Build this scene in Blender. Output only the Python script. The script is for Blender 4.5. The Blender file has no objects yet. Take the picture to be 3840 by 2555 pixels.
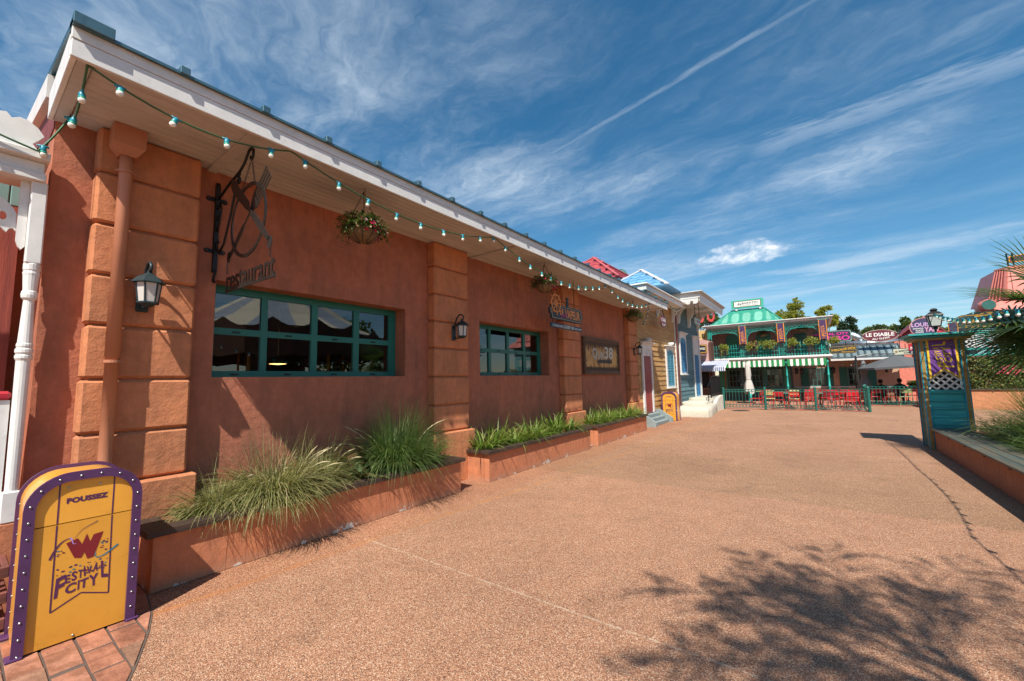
import bpy, bmesh, math, random
from mathutils import Vector, Matrix
from mathutils.geometry import tessellate_polygon
PI = math.pi; R = math.radians; rnd = random.Random(7)
S = bpy.context.scene; COL = S.collection
# ---------------------------------------------------------------- camera
cam = bpy.data.cameras.new('camera'); co = bpy.data.objects.new('camera', cam); COL.objects.link(co); S.camera = co
yaw, pitch, roll = -0.63274182, 0.09585056, -0.02046226
Fw = Vector((math.sin(yaw)*math.cos(pitch), math.cos(yaw)*math.cos(pitch), math.sin(pitch)))
Rt = Vector((math.cos(yaw), -math.sin(yaw), 0)); Up = Rt.cross(Fw)
R2 = Rt*math.cos(roll)+Up*math.sin(roll); U2 = -Rt*math.sin(roll)+Up*math.cos(roll)
M = Matrix((R2, U2, -Fw)).transposed().to_4x4(); M.translation = (0, 0, 1.65); co.matrix_world = M
cam.sensor_width = 36; cam.lens = 14.502; cam.clip_end = 4000; cam.clip_start = .05
# ---------------------------------------------------------------- node helper
class NT:
    def __init__(s, nt): s.nt = nt; nt.nodes.clear()
    def n(s, t, ins=None, **pr):
        nd = s.nt.nodes.new('ShaderNode'+t)
        for k, v in pr.items(): setattr(nd, k, v)
        for k, v in (ins or {}).items():
            so = nd.inputs[k]
            if isinstance(v, bpy.types.NodeSocket): s.nt.links.new(v, so)
            elif v is not None:
                if hasattr(so.default_value, '__len__') and not hasattr(v, '__len__'): v = (v, v, v)
                elif hasattr(so.default_value, '__len__') and len(so.default_value) == 4 and len(v) == 3: v = (*v, 1)
                so.default_value = v
        return nd
    def m(s, op, a, b=0, c=None, clamp=False):
        return s.n('Math', {0: a, 1: b, 2: c}, operation=op, use_clamp=clamp).outputs[0]
    def rng(s, v, a, b, c=0, d=1, smooth=False):
        return s.n('MapRange', {0: v, 1: a, 2: b, 3: c, 4: d}, interpolation_type='SMOOTHSTEP' if smooth else 'LINEAR').outputs[0]
    def mix(s, f, a, b, bt='MIX'):
        nd = s.n('Mix', data_type='RGBA', blend_type=bt)
        for i, v in ((0, f), (6, a), (7, b)):
            if isinstance(v, bpy.types.NodeSocket): s.nt.links.new(v, nd.inputs[i])
            else: nd.inputs[i].default_value = v if i == 0 else (*v[:3], 1)
        return nd.outputs[2]
    def noise(s, vec, scale, detail=4, rough=.55, dist=0):
        return s.n('TexNoise', {'Vector': vec, 'Scale': scale, 'Detail': detail, 'Roughness': rough, 'Distortion': dist})
    def xyz(s, vec): return s.n('SeparateXYZ', {0: vec}).outputs
    def comb(s, x, y, z): return s.n('CombineXYZ', {0: x, 1: y, 2: z}).outputs[0]
# ---------------------------------------------------------------- sun and sky
SUNV = Vector((.335, -.68, 1)).normalized()          # towards the sun
sl = bpy.data.lights.new('sun', 'SUN'); so_ = bpy.data.objects.new('sun', sl); COL.objects.link(so_)
sl.energy = 4.7; sl.angle = R(.53); sl.color = (1, .94, .84)
so_.rotation_euler = SUNV.to_track_quat('Z', 'Y').to_euler()
W = bpy.data.worlds.new('World'); S.world = W; W.use_nodes = True
w = NT(W.node_tree)
sky = w.n('TexSky', sky_type='NISHITA', sun_disc=False, sun_elevation=math.asin(SUNV.z), sun_rotation=math.atan2(SUNV.x, SUNV.y), altitude=100, air_density=1.0, dust_density=.25, ozone_density=2.6)
d = w.n('TexCoord').outputs['Generated']; dx, dy, dz = w.xyz(d)
zz = w.m('MAXIMUM', dz, .02); px = w.m('DIVIDE', dx, zz); py = w.m('DIVIDE', dy, zz)
pl = w.comb(px, py, 0)
# cirrus: wind-drawn noise, stretched along x, turned a little
rotv = w.n('VectorRotate', {'Vector': pl, 'Angle': .20}, rotation_type='Z_AXIS').outputs[0]
warp = w.noise(rotv, 1.3, 5, .6).outputs['Color']
wv = w.n('VectorMath', {0: rotv, 1: w.n('VectorMath', {0: warp, 'Scale': .55}, operation='SCALE').outputs[0]}, operation='ADD').outputs[0]
st = w.n('VectorMath', {0: wv, 1: (.55, 1.5, 1)}, operation='MULTIPLY').outputs[0]
n1 = w.noise(st, 1.15, 12, .62, .3).outputs[0]
st2 = w.n('VectorMath', {0: wv, 1: (2.6, 4.6, 1)}, operation='MULTIPLY').outputs[0]
n2 = w.noise(st2, 2.2, 10, .66, .6).outputs[0]
big = w.noise(pl, .62, 3, .5).outputs[0]
cir = w.m('MULTIPLY', w.rng(n1, .36, .78, 0, 1, True), w.rng(n2, .24, .70, .22, 1))
cir = w.m('MULTIPLY', cir, w.rng(w.m('SUBTRACT', big, w.m('MULTIPLY', w.rng(px, -1.0, .5, 0, 1, True), .13)), .27, .53, .12, 1, True))
# long bands low in the sky
st3 = w.n('VectorMath', {0: wv, 1: (.16, .62, 1)}, operation='MULTIPLY').outputs[0]
n3 = w.noise(st3, 1.6, 9, .58, .2).outputs[0]
cir = w.m('MAXIMUM', cir, w.m('MULTIPLY', w.rng(n3, .52, .72, 0, .60, True), w.rng(dz, .40, .22, 0, 1, True)))
def trail(ax, ay, bx, by, wd, amp, fade0, fade1, seed):
    L = math.hypot(bx-ax, by-ay); ux, uy = (bx-ax)/L, (by-ay)/L
    t = w.m('ADD', w.m('MULTIPLY', w.m('SUBTRACT', px, ax), ux), w.m('MULTIPLY', w.m('SUBTRACT', py, ay), uy))
    q = w.m('ADD', w.m('MULTIPLY', w.m('SUBTRACT', px, ax), -uy), w.m('MULTIPLY', w.m('SUBTRACT', py, ay), ux))
    wob = w.noise(w.comb(w.m('MULTIPLY', t, 1.0), seed, 0), 2.2, 3).outputs[0]
    fine = w.noise(w.comb(w.m('MULTIPLY', t, 7), w.m('MULTIPLY', q, 26), seed), 1.4, 6, .65).outputs[0]
    q = w.m('ADD', q, w.m('MULTIPLY', w.m('SUBTRACT', wob, .5), wd*1.5))
    q = w.m('ADD', q, w.m('MULTIPLY', w.m('SUBTRACT', fine, .5), wd*1.7))
    k = w.rng(w.m('ABSOLUTE', q), 0, wd, 1, 0, True)
    k = w.m('MULTIPLY', k, w.m('MULTIPLY', w.rng(t, fade0, fade0+.2, 0, 1, True), w.rng(t, fade1-.5, fade1, 1, 0, True)))
    k = w.m('MULTIPLY', k, w.rng(fine, .25, .6, .45, 1))
    return w.m('MULTIPLY', k, amp)
for a in ((-1.09, 1.57, .07, 1.31, .022, .32, -.22, 1.5, 3.1), (-.12, 2.08, .61, 1.985, .15, .40, -.12, 3.0, 7.7), (-1.06, 1.86, -.51, 1.79, .05, .22, -.1, .9, 11.3)):
    cir = w.m('MAXIMUM', cir, trail(*a))
# one fair-weather cumulus: billowy noise inside a small lens low over the roofs
ym = w.m('MAXIMUM', dy, .05); qa = w.m('DIVIDE', dx, ym); qe = w.m('DIVIDE', dz, ym)
ex = w.m('DIVIDE', w.m('SUBTRACT', qa, -.105), .098); ey = w.m('DIVIDE', w.m('SUBTRACT', qe, .257), .036)
cv = w.comb(w.m('MULTIPLY', qa, 26), w.m('MULTIPLY', qe, 40), 4.3)
cn = w.noise(cv, 1.0, 10, .58, .25).outputs[0]
flat = w.m('MULTIPLY', w.rng(ey, -1.2, -.2, 1, 0), 1.1)
rad = w.m('ADD', w.m('ADD', w.m('MULTIPLY', ex, ex), w.m('MULTIPLY', ey, ey)), flat)
cu = w.m('SUBTRACT', w.m('MULTIPLY', cn, 3.4), w.m('ADD', rad, .80))
cum = w.m('MULTIPLY', w.rng(cu, -.05, 1.5, 0, .95, True), w.m('GREATER_THAN', dy, .05))
cir = w.m('MULTIPLY', cir, w.rng(dz, .0, .10, .25, 1, True))
skc = w.n('HueSaturation', {'Hue': .488, 'Saturation': 1.30, 'Value': .82, 'Color': sky.outputs[0]}).outputs[0]
c1 = w.mix(w.m('MULTIPLY', cir, .74), skc, (5.0, 5.75, 6.5))
c2 = w.mix(cum, c1, w.mix(w.rng(cu, .1, 1.3), (5.6, 6.2, 6.9), (9.2, 9.1, 8.9)))
bg = w.n('Background', {'Color': c2, 'Strength': .10})
w.nt.links.new(bg.outputs[0], w.n('OutputWorld').inputs[0])
vs = S.view_settings; vs.view_transform = 'Standard'; vs.look = 'None'; vs.exposure = 0.64; vs.gamma = 1
try: vs.use_curve_mapping = False
except Exception: pass
S.cycles.max_bounces = 8; S.cycles.diffuse_bounces = 4; S.cycles.glossy_bounces = 4; S.cycles.transparent_max_bounces = 16
S.cycles.caustics_reflective = False; S.cycles.caustics_refractive = False
# ---------------------------------------------------------------- mesh builder
class B:
    def __init__(s): s.v = []; s.f = []; s.mi = []; s.cur = 0
    def add(s, v, f):
        o = len(s.v); s.v += [Vector(p) for p in v]; s.f += [[i+o for i in q] for q in f]; s.mi += [s.cur]*len(f); return s
    def box(s, x0, x1, y0, y1, z0, z1, c=0):
        if c <= 0:
            return s.add([(x, y, z) for x in (x0, x1) for y in (y0, y1) for z in (z0, z1)],
                         [(0,1,3,2),(4,6,7,5),(0,4,5,1),(2,3,7,6),(0,2,6,4),(1,5,7,3)])
        ce = Vector(((x0+x1)/2, (y0+y1)/2, (z0+z1)/2)); h = ((x1-x0)/2, (y1-y0)/2, (z1-z0)/2)
        c = min(c, min(h)*.9)
        vs_ = []; idx = {}
        for sx in (-1, 1):
            for sy in (-1, 1):
                for sz in (-1, 1):
                    for ax in range(3):
                        p = [sx*(h[0]-c), sy*(h[1]-c), sz*(h[2]-c)]; sg = (sx, sy, sz); p[ax] = sg[ax]*h[ax]
                        idx[(sx, sy, sz, ax)] = len(vs_); vs_.append(ce+Vector(p))
        fs = []
        for ax in range(3):
            a, b = [(1, 2), (2, 0), (0, 1)][ax]
            for sg in (-1, 1):
                q = []
                for (p, r) in ((-1, -1), (1, -1), (1, 1), (-1, 1)):
                    k = [0, 0, 0]; k[ax] = sg; k[a] = p; k[b] = r; q.append(idx[(*k, ax)])
                fs.append(q if sg > 0 else q[::-1])
        for ax in range(3):
            a, b = [(1, 2), (2, 0), (0, 1)][ax]
            for sa in (-1, 1):
                for sb in (-1, 1):
                    k = [0, 0, 0]; k[a] = sa; k[b] = sb
                    k[ax] = -1; k0 = tuple(k); k[ax] = 1; k1 = tuple(k)
                    q = [idx[(*k0, a)], idx[(*k1, a)], idx[(*k1, b)], idx[(*k0, b)]]
                    fs.append(q if sa*sb < 0 else q[::-1])
        for sx in (-1, 1):
            for sy in (-1, 1):
                for sz in (-1, 1):
                    q = [idx[(sx, sy, sz, i)] for i in range(3)]
                    fs.append(q if sx*sy*sz > 0 else q[::-1])
        return s.add(vs_, fs)
    def bar(s, a, b, wd, th, up=(0, 0, 1)):
        a = Vector(a); b = Vector(b); t = (b-a).normalized(); up = Vector(up)
        if abs(t.dot(up)) > .99: up = Vector((1, 0, 0))
        n = t.cross(up).normalized(); u = n.cross(t)
        v = [p+n*(i*wd/2)+u*(j*th/2) for p in (a, b) for (i, j) in ((-1,-1),(1,-1),(1,1),(-1,1))]
        return s.add(v, [(3,2,1,0),(4,5,6,7),(0,1,5,4),(1,2,6,5),(2,3,7,6),(3,0,4,7)])
    def tube(s, pts, r, n=6, closed=False, caps=True):
        pts = [Vector(p) for p in pts]; m = len(pts); o = len(s.v); rs = r if hasattr(r, '__len__') else [r]*m
        t0 = (pts[1]-pts[0]).normalized(); up = Vector((0, 0, 1)) if abs(t0.z) < .9 else Vector((1, 0, 0))
        nn = t0.cross(up).normalized()
        for i, p in enumerate(pts):
            a = pts[(i-1) % m] if (i > 0 or closed) else p; b = pts[(i+1) % m] if (i < m-1 or closed) else p
            t = (b-a).normalized() if (b-a).length > 1e-9 else t0
            nn = (nn-t*nn.dot(t)); nn = nn.normalized() if nn.length > 1e-6 else t.orthogonal().normalized()
            bb = t.cross(nn)
            s.v += [p+(nn*math.cos(k*2*PI/n)+bb*math.sin(k*2*PI/n))*rs[i] for k in range(n)]
        for i in range(m if closed else m-1):
            j = (i+1) % m
            for k in range(n):
                s.f.append([o+i*n+k, o+i*n+(k+1) % n, o+j*n+(k+1) % n, o+j*n+k]); s.mi.append(s.cur)
        if caps and not closed:
            s.f.append([o+k for k in range(n)][::-1]); s.f.append([o+(m-1)*n+k for k in range(n)]); s.mi += [s.cur]*2
        return s
    def lathe(s, prof, c=(0, 0, 0), n=12, axis='z', sx=1, sy=1, a0=0):
        o = len(s.v); c = Vector(c)
        for (r, z) in prof:
            for k in range(n):
                a = a0+k*2*PI/n; x, y = r*math.cos(a)*sx, r*math.sin(a)*sy
                p = (x, y, z) if axis == 'z' else ((z, x, y) if axis == 'x' else (y, z, x))
                s.v.append(c+Vector(p))
        for i in range(len(prof)-1):
            for k in range(n):
                s.f.append([o+i*n+k, o+i*n+(k+1) % n, o+(i+1)*n+(k+1) % n, o+(i+1)*n+k]); s.mi.append(s.cur)
        if prof[0][0] > 1e-4: s.f.append([o+k for k in range(n)][::-1]); s.mi.append(s.cur)
        if prof[-1][0] > 1e-4: s.f.append([o+(len(prof)-1)*n+k for k in range(n)]); s.mi.append(s.cur)
        return s
    def prism(s, poly, fr, d0, d1, holes=()):
        """poly: 2d outline in frame fr; solid between depths d0..d1 along the frame normal"""
        loops = [list(poly)]+[list(h) for h in holes]
        def area(l): return sum(l[i][0]*l[(i+1) % len(l)][1]-l[(i+1) % len(l)][0]*l[i][1] for i in range(len(l)))
        if area(loops[0]) < 0: loops[0].reverse()
        for h in loops[1:]:
            if area(h) > 0: h.reverse()
        flat = [p for l in loops for p in l]
        tris = tessellate_polygon([[Vector((p[0], p[1], 0)) for p in l] for l in loops])
        tt = []
        for t in tris:
            a, b, c = [flat[i] for i in t]
            ar = (b[0]-a[0])*(c[1]-a[1])-(c[0]-a[0])*(b[1]-a[1])
            tt.append(tuple(t) if ar > 0 else tuple(t)[::-1])
        n = len(flat); o = len(s.v)
        s.v += [fr(p[0], p[1], d1) for p in flat]+[fr(p[0], p[1], d0) for p in flat]
        fs = [[i+o for i in t] for t in tt]+[[i+o+n for i in t[::-1]] for t in tt]
        k = 0
        for l in loops:
            for i in range(len(l)):
                a, b = k+i, k+(i+1) % len(l); fs.append([o+a+n, o+b+n, o+b, o+a])
            k += len(l)
        s.f += fs; s.mi += [s.cur]*len(fs); return s
    def strip(s, L, Rr):
        o = len(s.v); n = len(L)
        for a, b in zip(L, Rr): s.v += [Vector(a), Vector(b)]
        for i in range(n-1): s.f.append([o+2*i, o+2*i+1, o+2*i+3, o+2*i+2]); s.mi.append(s.cur)
        return s
    def merge(s, other, mtx=None):
        o = len(s.v); s.v += [(mtx @ v if mtx else v.copy()) for v in other.v]
        s.f += [[i+o for i in q] for q in other.f]; s.mi += [s.cur+m for m in other.mi]; return s
    def obj(s, name, mat, parent=None, smooth=False, world=True, loc=None):
        off = ORG.get(parent.name, Vector()) if (parent and world) else Vector()
        if loc is not None: off = off+Vector(loc)
        me = bpy.data.meshes.new(name); me.from_pydata([v-off for v in s.v], [], s.f)
        for m_ in (mat if isinstance(mat, (list, tuple)) else [mat]): me.materials.append(m_)
        if any(s.mi): me.polygons.foreach_set('material_index', s.mi)
        if smooth: me.polygons.foreach_set('use_smooth', [True]*len(s.f))
        me.update()
        o = bpy.data.objects.new(name, me); COL.objects.link(o)
        if parent: o.parent = parent
        if loc is not None:
            o.location = loc
        ORG[o.name] = (ORG.get(parent.name, Vector()) if parent else Vector())+(Vector(loc) if loc is not None else Vector())
        return o
ORG = {}
def fx(o): o = Vector(o); return lambda a, b, c=0: o+Vector((c, a, b))      # faces +X, text runs +Y
def fy(o): o = Vector(o); return lambda a, b, c=0: o+Vector((a, -c, b))     # faces -Y, text runs +X
def fz(o): o = Vector(o); return lambda a, b, c=0: o+Vector((a, b, c))      # faces up
def thing(name, label, cat, loc=(0, 0, 0), group=None):
    o = bpy.data.objects.new(name, None); o.empty_display_size = .1; COL.objects.link(o); o.location = loc
    ORG[o.name] = Vector(loc); return tag(o, label, cat, group)
def tag(o, label, cat=None, group=None, kind=None):
    if label: o['label'] = label
    if cat: o['category'] = cat
    if group: o['group'] = group
    if kind: o['kind'] = kind
    return o
def dup(root, loc, rz=0, label=None, scale=None):
    r = root.copy(); COL.objects.link(r); r.location = loc; r.rotation_euler = (0, 0, rz)
    if scale: r.scale = (scale,)*3
    if label: r['label'] = label
    ORG[r.name] = Vector(loc)
    for ch in list(root.children):
        c = ch.copy(); COL.objects.link(c); c.parent = r
        for g in ch.children:
            d_ = g.copy(); COL.objects.link(d_); d_.parent = c
    return r
_tc = {}
def glyphs(txt, bold=0, spacing=1.0):
    k = (txt, bold, spacing)
    if k not in _tc:
        cu_ = bpy.data.curves.new('t', 'FONT'); cu_.body = txt; cu_.size = 1; cu_.offset = bold; cu_.space_character = spacing; cu_.resolution_u = 3
        ob = bpy.data.objects.new('t', cu_); COL.objects.link(ob)
        dg = bpy.context.evaluated_depsgraph_get(); dg.update()
        me = bpy.data.meshes.new_from_object(ob.evaluated_get(dg))
        vs_ = [v.co.copy() for v in me.vertices]; fs = [list(p.vertices) for p in me.polygons]
        fs = [f if sum((vs_[f[i]].x*vs_[f[(i+1) % len(f)]].y-vs_[f[(i+1) % len(f)]].x*vs_[f[i]].y) for i in range(len(f))) > 0 else f[::-1] for f in fs]
        bpy.data.objects.remove(ob); bpy.data.curves.remove(cu_); bpy.data.meshes.remove(me)
        _tc[k] = (vs_, fs)
    return _tc[k]
def text(b, txt, fr, x0, x1, y0, y1, bold=.01, d=.0, warp=None, spacing=1.0):
    """fit txt in the box x0..x1, y0..y1 of frame fr at depth d"""
    vs_, fs = glyphs(txt, bold, spacing)
    if not vs_: return b
    ax = min(v.x for v in vs_); bx = max(v.x for v in vs_); ay = min(v.y for v in vs_); by = max(v.y for v in vs_)
    out = []
    for v in vs_:
        u = (v.x-ax)/(bx-ax); t = (v.y-ay)/max(by-ay, 1e-6)
        X, Y = x0+(x1-x0)*u, y0+(y1-y0)*t
        if warp: X, Y = warp(X, Y, u, t)
        out.append(fr(X, Y, d))
    return b.add(out, fs)
def circ(cx, cy, rx, ry=None, n=24, a0=0, a1=2*PI, end=False):
    ry = ry or rx; m = n+1 if end else n
    return [(cx+rx*math.cos(a0+(a1-a0)*i/n), cy+ry*math.sin(a0+(a1-a0)*i/n)) for i in range(m)]
def rrect(x0, x1, y0, y1, r, n=4):
    o = []
    for cx, cy, a in ((x1-r, y0+r, -PI/2), (x1-r, y1-r, 0), (x0+r, y1-r, PI/2), (x0+r, y0+r, PI)):
        o += [(cx+r*math.cos(a+PI/2*i/n), cy+r*math.sin(a+PI/2*i/n)) for i in range(n+1)]
    return o
def spiral(cx, cy, r0, r1, a0, turns, n=18):
    return [(cx+(r0+(r1-r0)*i/n)*math.cos(a0+turns*2*PI*i/n), cy+(r0+(r1-r0)*i/n)*math.sin(a0+turns*2*PI*i/n)) for i in range(n+1)]
# ---------------------------------------------------------------- materials
_mc = {}
def pbr(name, col, rough=.6, metal=0., var=.12, vs=2.5, bump=0., bs=60., col2=None, mixs=4., stretch=(1, 1, 1), spec=.5, coat=0., rv=.08, isl=0., trans=0., grime=0.):
    if name in _mc: return _mc[name]
    m = bpy.data.materials.new(name); m.use_nodes = True; t = NT(m.node_tree)
    tc = t.n('TexCoord').outputs['Object']; rn = t.n('ObjectInfo').outputs['Random']
    off = t.comb(t.m('MULTIPLY', rn, 37.), t.m('MULTIPLY', rn, 91.), t.m('MULTIPLY', rn, 13.))
    v = t.n('VectorMath', {0: tc, 1: off}, operation='ADD').outputs[0]
    v = t.n('VectorMath', {0: v, 1: stretch}, operation='MULTIPLY').outputs[0]
    n1 = t.noise(v, vs, 6, .6).outputs[0]
    c = col
    if col2: c = t.mix(t.rng(t.noise(v, mixs, 5, .6).outputs[0], .38, .62, 0, 1, True), col, col2)
    val = t.rng(n1, .25, .75, 1-var, 1+var)
    val = t.m('MULTIPLY', val, t.rng(rn, 0, 1, 1-rv, 1+rv))
    if isl:
        gi = t.n('NewGeometry').outputs['Random Per Island']
        val = t.m('MULTIPLY', val, t.rng(gi, 0, 1, 1-isl, 1+isl))
    if grime:
        g = t.rng(t.noise(v, vs*3.1, 8, .7).outputs[0], .52, .72, 1, 1-grime, True); val = t.m('MULTIPLY', val, g)
    cc = t.mix(1., c, t.comb(val, val, val), 'MULTIPLY')
    p = t.n('BsdfPrincipled', {'Base Color': cc, 'Metallic': metal, 'Specular IOR Level': spec, 'Coat Weight': coat,
            'Roughness': t.rng(n1, .3, .7, max(rough-.07, .02), min(rough+.07, 1))})
    if bump:
        bn = t.noise(v, bs, 3, .6).outputs[0]
        t.nt.links.new(t.n('Bump', {'Strength': min(1, bump*8), 'Distance': bump*.05, 'Height': bn}).outputs[0], p.inputs['Normal'])
    sh = p.outputs[0]
    if trans:
        tr = t.n('BsdfTranslucent', {'Color': t.mix(1., cc, (1.25, 1.3, .7), 'MULTIPLY')})
        sh = t.n('MixShader', {0: trans, 1: sh, 2: tr.outputs[0]}).outputs[0]
    t.nt.links.new(sh, t.n('OutputMaterial').inputs[0]); _mc[name] = m; return m
def stucco(name, col, dark, amount=.5, bump=.5, streak=True, bs=55, edge=True):
    m = bpy.data.materials.new(name); m.use_nodes = True; t = NT(m.node_tree)
    tc = t.n('TexCoord').outputs['Object']; rn = t.n('ObjectInfo').outputs['Random']
    v = t.n('VectorMath', {0: tc, 1: t.comb(t.m('MULTIPLY', rn, 31.), t.m('MULTIPLY', rn, 17.), t.m('MULTIPLY', rn, 7.))}, operation='ADD').outputs[0]
    a = t.noise(v, 1.3, 6, .6, .4).outputs[0]
    sv = t.n('VectorMath', {0: v, 1: (3.2, 3.2, .7)}, operation='MULTIPLY').outputs[0]
    b = t.noise(sv, 1.1, 6, .65).outputs[0]
    k = t.m('ADD', t.rng(a, .35, .70, 0, .6, True), t.rng(b, .42, .72, 0, .55, True))
    c = t.mix(t.m('MULTIPLY', k, amount), col, dark)
    f = t.m('MULTIPLY', t.rng(t.noise(v, 9, 6, .75).outputs[0], .3, .7, .86, 1.14), t.rng(t.noise(sv, 3.5, 5, .7).outputs[0], .3, .7, .90, 1.10))
    f = t.m('MULTIPLY', f, t.rng(t.noise(v, 130, 2, .5).outputs[0], .3, .7, .93, 1.07))
    c = t.mix(1., c, t.comb(f, f, f), 'MULTIPLY')
    p = t.n('BsdfPrincipled', {'Base Color': c, 'Roughness': .86, 'Specular IOR Level': .25})
    h1 = t.noise(v, bs, 4, .65, .6).outputs[0]; h2 = t.noise(v, bs*.22, 3, .5).outputs[0]
    h = t.m('ADD', t.m('MULTIPLY', h1, .5), t.m('MULTIPLY', h2, .9))
    t.nt.links.new(t.n('Bump', {'Strength': min(1, bump*1.4), 'Distance': .012, 'Height': h}).outputs[0], p.inputs['Normal'])
    t.nt.links.new(p.outputs[0], t.n('OutputMaterial').inputs[0]); return m
def wood(name, col, col2, axis=1, rough=.65, scale=1., bump=.25):
    st = [14., 14., 14.]; st[axis] = .8
    return pbr(name, col, rough, 0, .22, 2.2*scale, bump*.3, 9, col2, 1.6*scale, tuple(st), rv=.14)
def glassmat(name, tint=(1, 1, 1), refl=1.0, rough=.01):
    m = bpy.data.materials.new(name); m.use_nodes = True; t = NT(m.node_tree)
    fr = t.n('Fresnel', {'IOR': 1.62}).outputs[0]
    g = t.n('BsdfGlossy', {'Color': (1, 1, 1), 'Roughness': rough}); tr = t.n('BsdfTransparent', {'Color': tint})
    k = t.m('MULTIPLY', t.m('ADD', fr, .08), refl, None, True)
    t.nt.links.new(t.n('MixShader', {0: k, 1: tr.outputs[0], 2: g.outputs[0]}).outputs[0], t.n('OutputMaterial').inputs[0]); return m
def emit(name, col, s):
    m = bpy.data.materials.new(name); m.use_nodes = True; t = NT(m.node_tree)
    t.nt.links.new(t.n('Emission', {'Color': col, 'Strength': s}).outputs[0], t.n('OutputMaterial').inputs[0]); return m
MW = stucco('wall_stucco', (.43, .152, .088), (.225, .102, .068), .80)
MP = stucco('pillar_stucco', (.56, .215, .100), (.27, .125, .072), .62, .5, bs=70)
MPL = stucco('planter_stucco', (.52, .195, .095), (.40, .165, .095), .6, .45, bs=30)
MB_ = stucco('bench_stucco', (.36, .155, .09), (.26, .12, .075), .6, .45, bs=30)
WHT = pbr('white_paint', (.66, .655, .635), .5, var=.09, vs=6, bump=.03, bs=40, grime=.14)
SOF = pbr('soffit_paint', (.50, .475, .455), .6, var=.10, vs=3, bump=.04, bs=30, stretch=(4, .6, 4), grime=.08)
BLM = pbr('blue_grey_metal', (.075, .16, .20), .35, .5, var=.2, grime=.3)
IRON = pbr('black_iron', (.018, .018, .019), .42, .6, var=.3, bump=.05, bs=50)
IRON2 = pbr('grey_iron', (.085, .08, .075), .38, .8, var=.35, grime=.3, stretch=(1, 1, 1))
LANT = pbr('lantern_metal', (.028, .045, .05), .45, .4, var=.2)
GFR = pbr('green_frame', (.014, .145, .115), .38, var=.12, grime=.15)
GLS = glassmat('window_glass', (.72, .76, .74), .8)
DRKW = wood('dark_wood', (.060, .034, .022), (.035, .022, .017), 1)
SOIL = pbr('soil', (.045, .03, .02), .95, var=.4, vs=14, bump=.6, bs=50)
YEL = pbr('bin_yellow', (.74, .345, .042), .30, var=.07, coat=.3, grime=.14)
PUR = pbr('bin_purple', (.085, .03, .105), .42, var=.12, grime=.2)
PURD = pbr('print_purple', (.085, .018, .075), .5, var=.05)
RIV = pbr('rivet_metal', (.48, .51, .47), .3, .9, var=.1)
TEAL = pbr('teal_paint', (.02, .30, .32), .5, var=.15, bump=.08, bs=25, stretch=(1, 1, 1), grime=.25)
GRN = pbr('sea_green_paint', (.022, .29, .22), .42, var=.12, grime=.15)
DGRN = pbr('dark_green_paint', (.03, .13, .11), .5, var=.12)
CABLE = pbr('green_cable', (.03, .10, .035), .5)
SOCK = pbr('socket_blue', (.012, .24, .33), .4, var=.05)
SOCK2 = pbr('socket_green', (.01, .30, .18), .4, var=.05)
BULB = pbr('bulb_white', (.78, .76, .68), .18, var=.02, spec=.6)
BLKP = pbr('black_paint', (.02, .02, .022), .5)
GOLDP = pbr('gold_paint', (.70, .36, .04), .5)
WHP = pbr('print_white', (.75, .74, .70), .6, var=.04)
TERR = pbr('terrace_floor', (.36, .155, .10), .85, var=.15, vs=1.2)
CONC = pbr('pale_concrete', (.62, .58, .48), .8, var=.12, vs=4, bump=.1, bs=30, grime=.2)
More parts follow.
